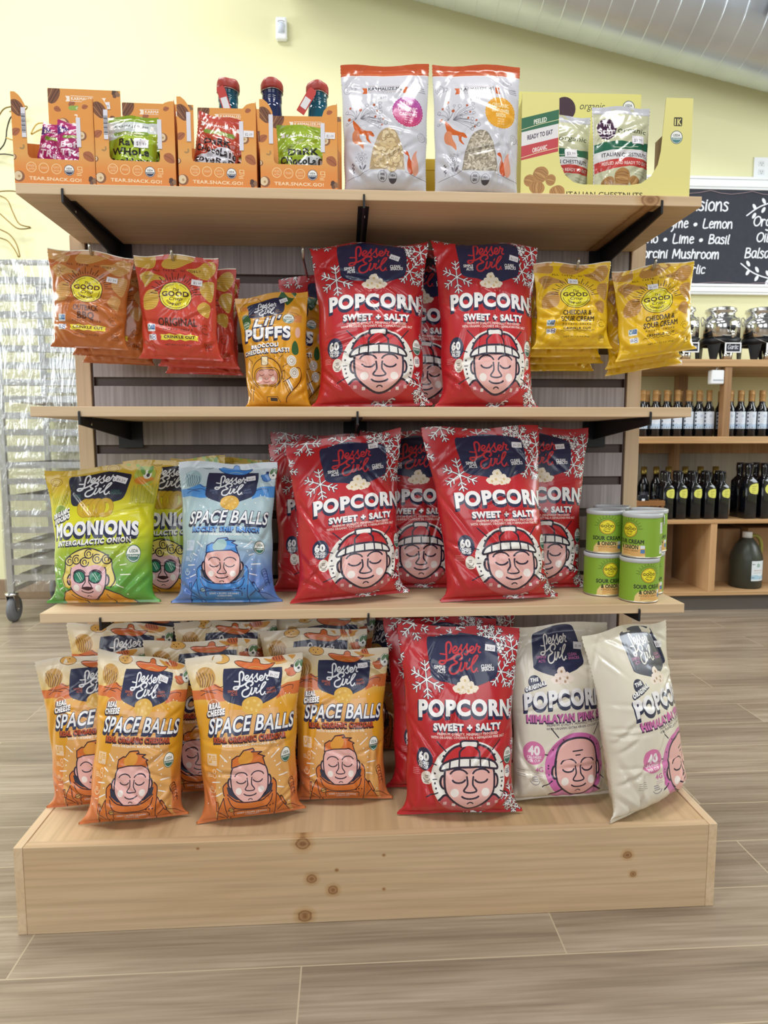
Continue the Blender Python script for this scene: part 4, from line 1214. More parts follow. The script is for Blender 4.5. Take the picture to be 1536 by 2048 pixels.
    T3 = (('RAW', 1058, 1205, 835, 66), ('ORGANIC', 968, 1300, 945, 84), ('CASHEWS', 985, 1290, 1025, 58)) if kind == 'cashew' else (('ORGANIC', 990, 1280, 850, 66), ('SUNFLOWER', 980, 1290, 940, 66), ('SEEDS', 1050, 1220, 1020, 58))
    for t_, x0, x1, yb, h in T3: a.txt(t_, x0, x1, yb, h, ln, bold=4)
    for k, t_ in enumerate(('WHOLE', 'NET WT', '16 OZ')): a.txt(t_, 1075, 1195, 1070 + 42 * k, 24, ln, bold=1, res=1)
    a.rr(600, 640, 790, 780, 8, '#E4E4EA'); a.txt('$ 8.99', 620, 770, 740, 46, '#8C8A98', slope=.25, res=1)
    a.back = '#CFD0D9'
    return a


def nut(a, x, y, s, kind, rot=0.0):
    c, s_ = math.cos(rot), math.sin(rot)
    R = lambda pts: [(x + s * (u * c - v * s_), y + s * (u * s_ + v * c)) for u, v in pts]
    if kind == 'pecan':
        a.poly(R([(-.6, -1), (.1, -1.1), (.7, -.5), (.9, .4), (.6, 1.0), (-.1, 1.1), (-.7, .3), (-.8, -.4)]), '#7A4A2C', smooth=3)
        for u in (-.35, 0, .35): a.line(R([(u - .15, -.9), (u + .05, 0), (u + .25, .9)]), s * .12, '#4E2A18', smooth=3)
        a.line(R([(-.55, -.7), (-.3, 0), (-.05, .8)]), s * .1, '#A87850', smooth=3)
    elif kind == 'almond':
        a.poly(R([(-.9, .2), (-.5, -.6), (.3, -.7), (1.1, -.1), (.6, .5), (-.3, .7)]), '#A8613A', smooth=3)
        a.line(R([(-.7, .2), (.2, -.1), (.9, -.1)]), s * .1, '#7E4224', smooth=3)
    elif kind == 'cashew':
        a.line(R([(-.6, .5), (0, .65), (.5, .2), (.4, -.4)]), s * .55, '#A8844E', smooth=3)
    elif kind == 'hazel':
        a.ell(x, y, s, s, '#8C5A3A', 18); a.ell(x - .15 * s, y - .1 * s, s * .72, s * .8, '#E2CBA6', 16); a.ell(x, y, s * .25, s * .25, '#B9966A', 8)
    else:
        for k in range(9):
            a.ell(x + s * .65 * math.cos(k * 2.4) * (k / 9), y + s * .65 * math.sin(k * 2.4) * (k / 9), s * .42, s * .38, ('#6E4A34', '#4E3226', '#8E6A4C')[k % 3], 9)


ORG = ramp((0, '#DF9A48'), (40, '#E29640'), (75, '#E0A458'), (92, '#E18E40'), (111, '#E0883C'))


def art_snackbox_front():
    a = Art(100, 111, ORG, 0, 100, grid=5)
    a.set(60, 35, 0.0730)
    k = .073
    m = [(0, 0), (5, 0), (10, 4), (13.5, 9), (16.5, 15), (17.2, 24), (17.5, 75), (19, 78.5), (22, 80), (76, 81), (79.5, 80.5), (80.5, 77), (80.5, 20), (83, 13), (88, 8), (94, 6), (98, 5.5), (100, 6), (100, 111), (0, 111)]
    a.mask = np.array(m, float)
    nut(a, 150, 300, 130, 'pecan', -.3); nut(a, 110, 700, 85, 'almond', -.5); nut(a, 215, 940, 55, 'cashew'); nut(a, 60, 1120, 50, 'hazel'); nut(a, 135, 1440, 95, 'hazel'); nut(a, 1290, 245, 55, 'almond', -.2); nut(a, 1225, 730, 80, 'hazel'); nut(a, 1320, 1070, 110, 'almond', .8); nut(a, 1480, 1130, 45, 'hazel'); nut(a, 1365, 1480, 90, 'walnut')
    cr = '#F2CE98'
    for i, x in enumerate((348, 555, 768)):
        a.ring(x, 1280 + i * 10, 86, 88, 12, cr, 24)
        a.txt(('FREE', 'VEGAN', 'GMO')[i], x - 52, x + 52, 1275 + i * 10 if i != 1 else 1305, 38, '#EBB98A', bold=2, res=1)
        if i != 1: a.txt(('GLUTEN', '', 'NON')[i], x - 46, x + 46, 1325 + i * 10, 32, '#EBB98A', bold=2, res=1)
    usda(a, 983, 1315, 88, 92, '#26304F', '#26304F')
    a.rr(1120, 1250, 1205, 1310, 8, cr); a.rect(1135, 1262, 1192, 1298, '#DF8A3A'); a.line([(1205, 1300), (1200, 1350), (1130, 1330)], 10, cr); cells(a, 1110, 1360, 90, 55, cr, 2)
    a.txt('TEAR.SNACK.GO!', 305, 1180, 1500, 55, '#F5DDB8', bold=3, slope=-.02)
    return a


def art_snackbox_back():
    a = Art(100, 160, ORG, 0, 100, grid=8)
    a.set(0, 0, 1)
    nut(a, 7, 7, 11, 'pecan', .8); nut(a, 93, 4, 7, 'walnut'); nut(a, 12, 26, 5, 'almond', .4); nut(a, 32, 19, 5, 'almond', -.3); nut(a, 20, 45, 8, 'hazel'); nut(a, 88, 40, 7, 'pecan', .3)
    a.poly([(24, 9), (30, 9), (30, 16), (24, 16), (26, 12.5)], '#F6EDDD'); a.poly([(80, 10), (74, 10), (74, 17), (80, 17), (78, 13.5)], '#F6EDDD')
    a.txt('KARMALIZE.ME', 32, 72, 14, 4, '#F6EDDD', bold=.2, res=2); a.rect(31, 8.4, 73, 9, '#F6EDDD'); a.rect(31, 15.4, 73, 16, '#F6EDDD')
    a.poly([(30, 21), (74, 21), (77, 24), (74, 27), (30, 27), (27, 24)], '#8FAF4A'); a.txt('ORGANIC', 38, 68, 25.6, 3.2, '#F6EDDD', bold=.15, res=2)
    for i, (t, x0, x1) in enumerate((('TEAR.', 36, 68), ('SNACK.', 32, 72), ('GO!', 42, 64))): a.txt(t, x0, x1, 39 + 11 * i, 7, '#FBF3E4', bold=.55)
    return a


def art_sachet(kind):
    main, seam, txtc, blob, words, bl2 = {
        'berry': ('#A8246A', '#B23070', '#EBD9E4', '#C0407E', ('Berry', 'TRail', 'Mix'), '#5A2A78'),
        'cashew': ('#9CB52C', '#7C9A1E', '#262A20', '#C9D2D2', ('RaW', 'WHoLe', 'CasHews'), '#C9D2D2'),
        'almond': ('#B84A34', '#B84038', '#2A1A1E', '#CDCED6', ('DaRK', 'CHocoLaTe', 'coveReD', 'aLMoNDs'), '#CDCED6'),
        'chocash': ('#93AE2A', '#86A024', '#262A20', '#C3CCCE', ('DaRK', 'CHocoLaTe', 'coveReD', 'CasHews'), '#C3CCCE')}[kind]
    a = Art(100, 135, main, -14, 114, grid=3.2)
    if kind == 'cashew':
        a.poly([(-20, 14), (120, 14), (120, 26), (96, 34), (60, 38), (30, 44), (-20, 60)], blob, smooth=4)
    elif kind == 'berry':
        a.poly([(-20, 10), (30, 16), (10, 30), (-20, 34)], bl2, smooth=3); a.poly([(70, 14), (120, 18), (120, 28), (80, 24)], bl2, smooth=3)
    else:
        a.poly([(4, 110), (10, 92), (30, 84), (52, 68), (76, 62), (90, 78), (94, 100), (104, 110), (90, 140), (10, 140)], blob, smooth=4)
    a.rect(-30, 0, 130, 12, seam)
    for k in range(4): a.rect(-30, 1.5 + k * 2.6, 130, 2.3 + k * 2.6, main)
    bc = '#F2EFEF' if kind != 'cashew' else '#4A4A40'
    a.poly([(8, 18), (16, 18), (16, 26), (8, 26), (11, 22)], '#E8E4E0'); a.poly([(92, 18), (84, 18), (84, 26), (92, 26), (89, 22)], '#E8E4E0')
    a.txt('KARMALIZE.ME', 19, 81, 24.5, 5, bc, bold=.2, res=2)
    a.poly([(20, 33), (80, 33), (84, 37), (80, 41), (20, 41), (16, 37)], '#7E9A3C' if kind != 'chocash' else '#93AE2A'); a.txt('ORGANIC', 32, 68, 39.3, 4.6, '#E6E2B8', bold=.2, res=2)
    for i, t in enumerate(words):
        wd = min(84, len(t) * 13.5); a.txt(t, 50 - wd / 2, 50 + wd / 2, 62 + 19 * i, 13.5, txtc, bold=1.15, slope=.03 * (-1) ** i)
    return a


def chestnut(a, x, y, s, rot=0.0):
    c, q = math.cos(rot), math.sin(rot)
    P = lambda pts: [(x + s * (u * c - v * q), y + s * (u * q + v * c)) for u, v in pts]
    a.poly(P([(-1, .1), (-.8, -.55), (-.2, -.85), (.5, -.75), (1, -.1), (.8, .6), (.2, .85), (-.6, .7)]), '#B0834E', smooth=3)
    for u in (-.6, -.3, 0, .3, .6): a.line(P([(u * .5, -.75), (u, -.1), (u * .8, .65)]), s * .07, '#8C6236', smooth=3)
    a.line(P([(-.1, -.7), (.05, 0), (-.05, .6)]), s * .12, '#C79E66', smooth=3)


def bands(a, x0, x1, y, h, words, sl):
    for i, (c, tc, w) in enumerate(words):
        yy = y + i * h
        P = [(x0, yy), (x1, yy - sl), (x1, yy + h - sl), (x0, yy + h)]
        a.poly(P, c)
        if i != 1: a.line([(x0, yy + h * .82), ((x0 + x1) / 2, yy + h * .72 - sl / 2), (x1, yy + h * .72 - sl)], h * .04, '#E8E2B0')
        m = (x1 - x0)
        a.txt(w, x0 + m * (.5 - .045 * len(w) / 1.6), x0 + m * (.5 + .045 * len(w) / 1.6), yy + h * .64 - sl / 2 + 0, h * .33, tc, bold=h * .015, slope=sl / m)


def art_chestbox_front():
    a = Art(100, 60, '#E2DC8C', 0, 100, grid=3)
    m = [(0, 0), (21.5, -0.0), (22, 33), (23, 40), (26, 46), (31, 50), (36, 51.2), (64, 51.2), (71, 50), (77, 45.5), (80.5, 39), (82, 31), (84, .5), (100, .5), (100, 60), (0, 60)]
    a.mask = np.clip(np.array(m, float), 0, 100)
    bands(a, 0, 21.5, 14, 8, (('#2C6A4C', '#E6E8DA', 'PEELED'), ('#E4E2E4', '#3A3450', 'READY TO EAT'), ('#C2434A', '#F0E2DC', 'ORGANIC')), 5.5)
    for x, y, s in ((5, 49.5, 3.6), (17.5, 49, 3.4), (11.5, 46, 5), (9.5, 53.5, 4.6), (21.5, 56, 4.6)): chestnut(a, x, y, s, x)
    a.txt('ITALIAN CHESTNUTS', 27, 72, 58.4, 3.0, '#4A4026', bold=.12)
    a.rr(89, 11.5, 94, 16.6, .6, '#3A3424'); a.txt('1K', 89.7, 93.4, 15.9, 3.6, '#E2DC8C', bold=.25)
    usda(a, 91, 23, 3.6, 3.9, '#3A5560', '#4E8488')
    return a


def art_chestbox_back():
    a = Art(100, 100, '#E4DE84', 0, 100, grid=8)
    a.ell(38, 12, 9, 9, '#3A1E2E', 24)
    a.txt('organic', 50, 70, 12, 5.5, '#3E4A30', shear=.25, res=4)
    usda(a, 90, 10, 5, 5.2, '#3A5560', '#4E8488')
    return a


def art_chestpouch():
    a = Art(100, 150, '#C8C9A8', -3, 103, grid=2.6)
    a.rect(-10, 0, 110, 11, '#C9CBD4'); a.rect(-10, 11, 110, 12, '#A9ABB0'); a.rect(-10, 0, 2, 160, '#E6E6EC'); a.rect(98, 0, 110, 160, '#DADBE2')
    a.ell(23, 38, 16, 18, '#3E1B3C', 26); a.txt('Tru', 16, 30, 34, 8, '#EDE6EC', bold=.3); a.txt('Star', 9, 36, 47, 10, '#EDE6EC', bold=.5); a.line([(12, 51), (24, 52), (34, 49)], 1, '#EDE6EC')
    a.txt('organic', 41, 92, 44, 9, '#3E4A30', shear=.25, bold=.15, res=4)
    a.poly([(2, 62), (40, 58), (80, 60), (98, 57), (98, 70), (60, 71), (30, 73), (2, 76)], '#23654C'); a.line([(34, 69), (60, 68), (76, 66)], .8, '#DDE0C4')
    a.poly([(2, 76), (30, 73), (98, 70), (98, 85), (60, 84), (2, 92)], '#DEDEE0'); a.txt('ITALIAN CHESTNUTS', 14, 94, 83, 6.2, '#3A3444', bold=.25, slope=.03)
    a.poly([(2, 92), (60, 84), (98, 86), (98, 98), (60, 98), (30, 103), (2, 108)], '#C2423E'); a.txt('PEELED AND READY TO EAT', 14, 94, 95.5, 5, '#F0DAD4', bold=.2, slope=.04, res=2)
    for x, y, s in ((24, 125, 11), (70, 122, 10), (48, 117, 16), (42, 139, 15), (76, 145, 11)): chestnut(a, x, y, s, x * .1)
    a.txt('Gluten free', 70, 90, 107, 3, '#5A5A50', res=1, slope=-.1); a.txt('No preservatives', 70, 96, 112, 3, '#5A5A50', res=1, slope=-.1)
    return a


# ------------------------------------------------------------------ hand lettering (chalk)
HAND = {
    'a': (.5, [[(.42, .42), (.3, .48), (.12, .42), (.06, .2), (.14, .03), (.28, .05), (.4, .25), (.42, .44)], [(.42, .45), (.4, .15), (.46, .02)]]),
    'b': (.5, [[(.1, 1), (.08, .05)], [(.08, .3), (.25, .48), (.42, .35), (.38, .08), (.2, .0), (.08, .08)]]),
    'c': (.44, [[(.4, .4), (.28, .48), (.1, .4), (.06, .18), (.16, .02), (.38, .07)]]),
    'e': (.46, [[(.08, .26), (.38, .3), (.34, .44), (.2, .48), (.08, .32), (.08, .12), (.2, .0), (.4, .08)]]),
    'g': (.5, [[(.42, .42), (.25, .48), (.08, .34), (.12, .08), (.3, .06), (.42, .3), (.42, -.1), (.3, -.3), (.1, -.25)]]),
    'h': (.5, [[(.1, 1), (.06, .0)], [(.07, .28), (.25, .47), (.38, .4), (.4, .0)]]),
    'i': (.22, [[(.1, .46), (.1, .0)], [(.11, .68), (.12, .72)]]),
    'l': (.22, [[(.12, 1), (.08, .1), (.16, .0)]]),
    'm': (.74, [[(.06, .47), (.06, .0)], [(.06, .25), (.2, .47), (.32, .42), (.34, .0)], [(.34, .25), (.48, .47), (.6, .42), (.64, .0)]]),
    'n': (.5, [[(.06, .47), (.06, .0)], [(.06, .25), (.24, .47), (.38, .4), (.42, .0)]]),
    'o': (.5, [[(.25, .48), (.08, .36), (.08, .1), (.24, .0), (.42, .12), (.4, .38), (.25, .48)]]),
    'r': (.4, [[(.06, .47), (.06, .0)], [(.06, .25), (.2, .46), (.36, .42)]]),
    's': (.42, [[(.36, .42), (.2, .48), (.08, .38), (.3, .22), (.34, .08), (.2, .0), (.04, .05)]]),
    'u': (.5, [[(.06, .47), (.08, .1), (.2, .0), (.36, .12), (.4, .47)], [(.4, .47), (.42, .0)]]),
    'y': (.5, [[(.06, .47), (.1, .2), (.24, .12), (.38, .25), (.42, .47)], [(.42, .47), (.36, -.1), (.2, -.3)]]),
    't': (.4, [[(.2, .85), (.18, .1), (.3, .0)], [(.04, .52), (.36, .54)]]),
    'd': (.5, [[(.42, 1), (.4, .02)], [(.4, .36), (.24, .47), (.08, .3), (.12, .05), (.3, .03), (.4, .2)]]),
    'L': (.56, [[(.1, 1), (.08, .02), (.5, .04)]]),
    'B': (.6, [[(.1, .98), (.08, .0)], [(.1, .98), (.4, .95), (.42, .65), (.12, .52), (.48, .45), (.48, .1), (.08, .0)]]),
    'O': (.72, [[(.36, 1), (.12, .8), (.06, .35), (.24, .03), (.5, .1), (.66, .5), (.56, .9), (.36, 1)]]),
    'M': (.8, [[(.06, .0), (.12, .98), (.36, .25), (.62, .98), (.7, .0)]]),
    'G': (.66, [[(.56, .85), (.35, 1), (.1, .75), (.08, .25), (.3, .0), (.54, .15), (.56, .45), (.34, .44)]]),
    'P': (.56, [[(.1, 1), (.1, .0)], [(.1, .98), (.44, .92), (.42, .6), (.1, .5)]]),
    'R': (.6, [[(.1, 1), (.1, .0)], [(.1, .98), (.44, .92), (.42, .6), (.1, .52), (.5, .0)]]),
    'T': (.56, [[(.04, .97), (.54, 1)], [(.28, .98), (.26, .0)]]),
    'p': (.5, [[(.08, .47), (.06, -.3)], [(.08, .3), (.25, .48), (.42, .35), (.38, .08), (.2, .02), (.08, .12)]]),
    ' ': (.4, []),
    '*': (.5, [[(.2, .22), (.26, .26)]])}


def hand(a, t, x, y, s, w, c, italic=.12, xs=1.0):
    lift = lambda ch, v: v if ch.isupper() else (v * 1.5 if v <= .48 else .72 + (v - .48) * .54)
    for ch in t:
        wd, st = HAND[ch]
        for l in st:
            q = [(x + (u * xs + italic * v) * s, y - lift(ch, v) * s) for u, v in l]
            a.line(q, w * (2.6 if ch == '*' else 1), c, smooth=4 if len(q) > 2 else 0)
        x += wd * s * 1.02 * xs
    return x


def hand_w(t, s, xs=1.0): return sum(HAND[ch][0] for ch in t) * s * 1.02 * xs


def sprig(a, x, y, s, c, up_=1):
    st = [(0, 0), (.35, -.25 * up_), (.8, -.4 * up_), (1.4, -.5 * up_)]
    a.line([(x + u * s, y + v * s) for u, v in st], s * .035, c, smooth=4)
    for u, v in ((.15, -.12), (.4, -.28), (.7, -.38), (1.0, -.45)):
        for sg in (-1, 1): a.ell(x + (u + .05) * s, y + (v * up_ + sg * .12) * s, s * .045, s * .09, c, 9, .5 * sg)
# ================================================================== THE SETTING
def floor_mat():
    m, nt, b = new_mat('wood_look_tile')
    L = nt.links.new
    tc = N(nt, 'ShaderNodeTexCoord')
    mp = N(nt, 'ShaderNodeMapping'); mp.inputs['Location'].default_value = (0.123, 0.476 - 0.15 * 2, 0)
    L(tc.outputs['Object'], mp.inputs['Vector'])
    def brick(c1, c2, mortar, size):
        br = N(nt, 'ShaderNodeTexBrick'); br.offset = 0.515; br.squash = 1.0
        br.inputs['Color1'].default_value = c1; br.inputs['Color2'].default_value = c2; br.inputs['Mortar'].default_value = mortar
        br.inputs['Scale'].default_value = 1.0; br.inputs['Brick Width'].default_value = 0.925; br.inputs['Row Height'].default_value = 0.15
        br.inputs['Mortar Size'].default_value = size; br.inputs['Mortar Smooth'].default_value = 0.2; br.inputs['Bias'].default_value = 0
        L(mp.outputs['Vector'], br.inputs['Vector'])
        return br
    br = brick((0, 0, 0, 1), (1, 1, 1, 1), (0.5, 0.5, 0.5, 1), 0.0)
    gr = brick((0, 0, 0, 1), (0, 0, 0, 1), (1, 1, 1, 1), 0.0014)
    # shift the grain from board to board
    vm = N(nt, 'ShaderNodeVectorMath', operation='MULTIPLY_ADD'); vm.inputs[1].default_value = (3.7, 9.1, 0)
    L(br.outputs['Color'], vm.inputs[0]); L(tc.outputs['Object'], vm.inputs[2])
    def grain(sc, scale, det, dist):
        m2 = N(nt, 'ShaderNodeMapping'); m2.inputs['Scale'].default_value = sc
        L(vm.outputs[0], m2.inputs['Vector'])
        n = N(nt, 'ShaderNodeTexNoise'); n.inputs['Scale'].default_value = scale; n.inputs['Detail'].default_value = det; n.inputs['Distortion'].default_value = dist
        L(m2.outputs['Vector'], n.inputs['Vector']); return n
    n1 = grain((1.2, 14, 1), 1.4, 6, 0.9)
    n2 = grain((4, 150, 1), 1.0, 4, 0.2)
    rp = N(nt, 'ShaderNodeValToRGB')
    e = rp.color_ramp.elements
    e[0].position = 0.25; e[0].color = (*lin('#7F7061'), 1)
    e[1].position = 0.75; e[1].color = (*lin('#AD9F8E'), 1)
    q = e.new(0.5); q.color = (*lin('#998A78'), 1)
    L(n1.outputs['Fac'], rp.inputs['Fac'])
    r2_ = N(nt, 'ShaderNodeValToRGB'); r2_.color_ramp.elements[0].position = 0.3; r2_.color_ramp.elements[1].position = 0.62
    r2_.color_ramp.elements[0].color = (0.74, 0.72, 0.70, 1)
    L(n2.outputs['Fac'], r2_.inputs['Fac'])
    mx = N(nt, 'ShaderNodeMix', data_type='RGBA', blend_type='MULTIPLY'); mx.inputs[0].default_value = 1
    L(rp.outputs['Color'], mx.inputs[6]); L(r2_.outputs['Color'], mx.inputs[7])
    tone = N(nt, 'ShaderNodeMapRange'); tone.inputs['To Min'].default_value = 0.86; tone.inputs['To Max'].default_value = 1.1
    L(br.outputs['Color'], tone.inputs['Value'])
    mt = N(nt, 'ShaderNodeVectorMath', operation='SCALE'); L(mx.outputs[2], mt.inputs[0]); L(tone.outputs['Result'], mt.inputs['Scale'])
    mg = N(nt, 'ShaderNodeMix', data_type='RGBA'); mg.inputs[7].default_value = (*lin('#B6A68F'), 1)
    L(gr.outputs['Color'], mg.inputs[0]); L(mt.outputs[0], mg.inputs[6])
    L(mg.outputs[2], b.inputs['Base Color'])
    rr = N(nt, 'ShaderNodeMapRange'); rr.inputs['To Min'].default_value = 0.27; rr.inputs['To Max'].default_value = 0.42
    L(n2.outputs['Fac'], rr.inputs['Value']); L(rr.outputs['Result'], b.inputs['Roughness'])
    bp = N(nt, 'ShaderNodeBump'); bp.inputs['Strength'].default_value = 0.18; bp.inputs['Distance'].default_value = 0.002
    L(n2.outputs['Fac'], bp.inputs['Height']); L(bp.outputs['Normal'], b.inputs['Normal'])
    b.inputs['Specular IOR Level'].default_value = 0.5
    return m


m = MB().box(-4.5, 4.5, -3.2, 2.36, -0.05, 0).build('floor', floor_mat(), kind='structure')
WALLM = simple('yellow_wall_paint', '#E3E1B6', 0.75, noise=0.015, nscale=3, bump=0.02)
MB().box(-4.5, 4.5, 2.30, 2.40, 0, 4.6).build('wall_back', WALLM, kind='structure')
MB().box(-4.6, -4.5, -3.2, 2.40, 0, 4.6).build('wall_left', WALLM, kind='structure')
MB().box(4.5, 4.6, -3.2, 2.40, 0, 4.6).build('wall_right', WALLM, kind='structure')
MB().box(-4.5, 1.14, 2.285, 2.30, 0, 0.11, 0.003).build('baseboard_back', simple('wood_tile_base', '#8E7860', 0.5, noise=0.15), kind='structure')

# ------------------------------------------------------------------ the gondola display
disp = empty('display_stand', (0, 0, 0), label='freestanding pine shelf display with grey slatted back and three shelves', cat='shelf')
Z1, Z2, Z3, ZB = 1.3045, 0.9297, 0.5583, 0.1624
KN = wood('pine_base_board', '#D2B998', '#C5A884', 0, knots=((-0.125, 0.152, 0.011), (-0.11, 0.085, 0.008), (-0.072, 0.062, 0.008), (-0.123, 0.014, 0.011), (0.47, 0.108, 0.007), (0.482, 0.07, 0.005), (-0.065, 0.1, 0.0025), (0.02, 0.125, 0.0022), (0.02, 0.06, 0.0022), (-0.31, 0.15, 0.002)), streak=0.8)
base = MB().box(-0.6115, 0.6225, -0.3752, -0.3562, 0.0, 0.1624, 0.0012).build('base_front_board', KN, disp)
for sx, x0, x1 in ((-1, -0.6275, -0.6118), (1, 0.6228, 0.6388)):
    MB().box(x0, x1, -0.3752, 0.10, 0.0, 0.1630, 0.0012).build('base_side_board', PINE_SIDE, disp)
MB().box(-0.6115, 0.6225, -0.3560, 0.10, 0.143, 0.1612, 0.0008).build('base_deck', wood('pine_deck', '#D2B894', '#C0A27A', 1, 0.6, streak=0.8), disp)
DW = wood('pine_shelf', '#DCC5A6', '#CFB28D', 0, knots=((0.505, 0.009, 0.014),), plane=(0, 2))
SH = []
for z, y0, dx, kn in ((Z1, -0.2903, 0.0, 1), (Z2, -0.2841, 0.0015, 0), (Z3, -0.2908, 0.0015, 0)):
    o = MB().box(-0.6, 0.6, 0, -y0 - 0.001, 0, 0.018, 0.0012).build('shelf', DW if kn else PINE, disp, loc=(dx, y0, z - 0.018))
    SH.append(o)
# slat wall: boards with grooves between
SLAT = wood('grey_laminate', '#B8B0B1', '#A29A9B', 2, 1.3, 0.55, streak=1.3)
GROOVE = simple('groove_strip', '#5A4C47', 0.5, noise=0.2)
panel = MB()
panel.box(-0.588, 0.591, 0.014, 0.020, ZB + 0.001, 1.302, mi=1)
top = 1.302
zs = [1.2279 - 0.0735 * k for k in range(15)]
for zt in zs:
    zb_ = max(zt, ZB + 0.001)
    if top > zb_: panel.box(-0.588, 0.591, 0.0, 0.014, zb_, top, 0.0008)
    top = zt - 0.019
panel.build('slat_panel', [SLAT, GROOVE], disp)
for x0, x1 in ((-0.6241, -0.5925), (0.5955, 0.6277)):
    MB().box(x0, x1, -0.004, 0.055, ZB + 0.001, 1.3030, 0.001).build('upright', PINE_UP, disp)
for x0, x1 in ((-0.5925, -0.588), (0.591, 0.5955)):
    MB().box(x0, x1, 0.003, 0.02, ZB + 0.001, 1.3020).build('gap_strip', simple('dark_brown_gap', '#4C3A33', 0.5), disp)  # dark brown strip standing in for the gap between upright and slat panel
MB().box(-0.588, 0.591, 0.022, 0.055, ZB + 0.001, 1.3020).build('back_panel', PINE_UP, disp)
for z, y0, xs in ((Z1, -0.2903, (-0.521, -0.008, 0.5252)), (Z2, -0.2841, (-0.5129, -0.0214, 0.5222)), (Z3, -0.2908, (-0.4904, -0.0032, 0.512))):
    zb_ = z - 0.0182
    for x in xs:
        b = MB()
        dp = 0.040 if abs(x) > 0.1 and z > 0.7 else 0.028
        yf = y0 - 0.0022
        b.prism([(yf, zb_ + 0.010), (yf - 0.0022, zb_ + 0.008), (yf - 0.0022, zb_ - 0.014), (-0.001, zb_ - dp), (-0.001, zb_ - 0.0002), (yf, zb_ - 0.0002)], 0, x - 0.0018, x + 0.0018)
        b.box(x - 0.026, x + 0.026, -0.0032, -0.0006, zb_ - dp - 0.017, zb_ - 0.0004, 0.0005)
        b.box(x - 0.010, x + 0.010, y0 + 0.03, -0.003, zb_ - 0.0022, zb_ - 0.0002)
        br = b.build('bracket', BLACKM, disp)
        sc = MB().lathe([(0.0001, 0.0), (0.003, 0.0), (0.0028, 0.0012), (0.0001, 0.0016)], 10, axis=0, o=(x + 0.0018, yf + 0.05, zb_ - 0.012)); sc.build('screw', ZINC, br)

# ------------------------------------------------------------------ wall unit on the right
PU = wood('knotty_pine', '#CDA97E', '#B68C5E', 0, 0.8, streak=1.0)
PUV = wood('knotty_pine_post', '#B08A64', '#8E6844', 2, 0.8, streak=1.0)
unit = empty('wall_shelving', (1.9, 2.0, 0), label='long pine wall shelving unit with steel urns and rows of dark bottles', cat='shelf')
ux = lambda a: a - 1.9
uy = lambda a: a - 2.0
for z0, z1, nm in ((1.2365, 1.273, 'top_board'), (0.857, 0.892, 'shelf'), (0.4507, 0.4711, 'shelf'), (0.0789, 0.0999, 'bottom_board')):
    MB().box(ux(1.15), ux(2.75), uy(1.78), uy(2.295), z0, z1, 0.003).build(nm, PU, unit)
MB().box(ux(1.15), ux(2.75), uy(1.80), uy(1.815), 0.0, 0.0788).build('toe_kick', simple('dark_grey_kick', '#5A544F', 0.6), unit)
for x0, x1 in ((1.152, 1.188), (1.848, 1.884), (2.55, 2.586)):
    MB().box(ux(x0), ux(x1), uy(1.785), uy(1.83), 0.8922, 1.2363, 0.002).build('post', PUV, unit)
    MB().box(ux(x0 - 0.03), ux(x1 - 0.01), uy(2.20), uy(2.25), 0.8922, 1.2363, 0.002).build('post', PUV, unit)
for x0, x1 in ((1.152, 1.17), (1.811, 1.845), (2.51, 2.545)):
    MB().box(ux(x0), ux(x1), uy(1.782), uy(2.27), 0.1001, 0.4505, 0.001).build('divider', PUV if x0 < 1.5 else wood('pine_divider', '#D3AE82', '#C09468', 2), unit)
    MB().box(ux(x0), ux(x1), uy(2.2), uy(2.27), 0.4713, 0.8568, 0.001).build('divider', PUV, unit)
MB().box(ux(1.15), ux(2.75), uy(2.272), uy(2.286), 0.0999, 0.857).build('back_panel', wood('grey_ply', '#A9A49C', '#8F8A84', 2, 0.8), unit)
MB().box(ux(1.15), ux(2.75), uy(2.24), uy(2.27), 0.80, 0.8568).build('rear_rail', PUV, unit)
for x in (1.594, 2.125):
    t = Art(44, 16, '#E4E6F0', grid=8); t.txt('Olive Oil', 6, 38, 11, 5, '#8A8CA0', res=1)
    tg = link('price_tag', surf('price_tag', t, lambda u, y, x=x: np.stack([ux(x) + u * 0.0012 - 0.026, np.full_like(u, uy(1.7792)), 1.266 - y * 0.0012], -1), back=False), VINYL, unit, label='white price tag')
    MB().box(ux(x) - 0.026, ux(x) + 0.0268, uy(1.7794), uy(1.78), 1.2468, 1.266).build('tag_holder', simple('clear_holder', '#D8DAE2', 0.3), tg)

# chalkboard in a white frame
cb = empty('chalkboard', (2.05, 2.29, 2.0), label='black chalkboard with white hand lettering in a white frame above the steel urns', cat='sign')
A_ = Art(2600, 850, '#30333F', 0, 2600, grid=130)
A_.set(-1000, 365, 1)
cw = '#E9EDF6'
for t, xe, yb, s, w in (('Fusions', 862, 552, 108, 14), ('Thyme * Lemon', 906, 706, 80, 12), ('Oregano * Lime * Basil', 884, 845, 80, 12), ('Porcini Mushroom', 800, 980, 80, 12), ('Garlic', 678, 1116, 78, 11)):
    HAND.setdefault('F', (.52, [[(.1, 1), (.1, .0)], [(.1, .98), (.48, 1)], [(.1, .55), (.4, .56)]]))
    hand(A_, t, xe - hand_w(t, s, 1.2), yb, s, w, cw, xs=1.2)
hand(A_, 'Organic', 1090, 680, 85, 12, cw, xs=1.15); hand(A_, 'Oils', 1125, 822, 82, 12, cw, xs=1.15); hand(A_, 'Balsamic', 1025, 968, 88, 12, cw, xs=1.15)
sprig(A_, 1030, 590, 330, cw); sprig(A_, 1000, 1020, 330, cw, -1)
px = 0.0006387
def fcb(u, y): return np.stack([(u - 1000) * px - 0.501, np.full_like(u, -0.0155), 0.2581 - y * 0.0006035], -1)
board = MB().box(-0.85, 0.95, -0.015, 0.0, -0.27, 0.27).build('board', simple('black_board', '#2E313B', 0.7), cb)
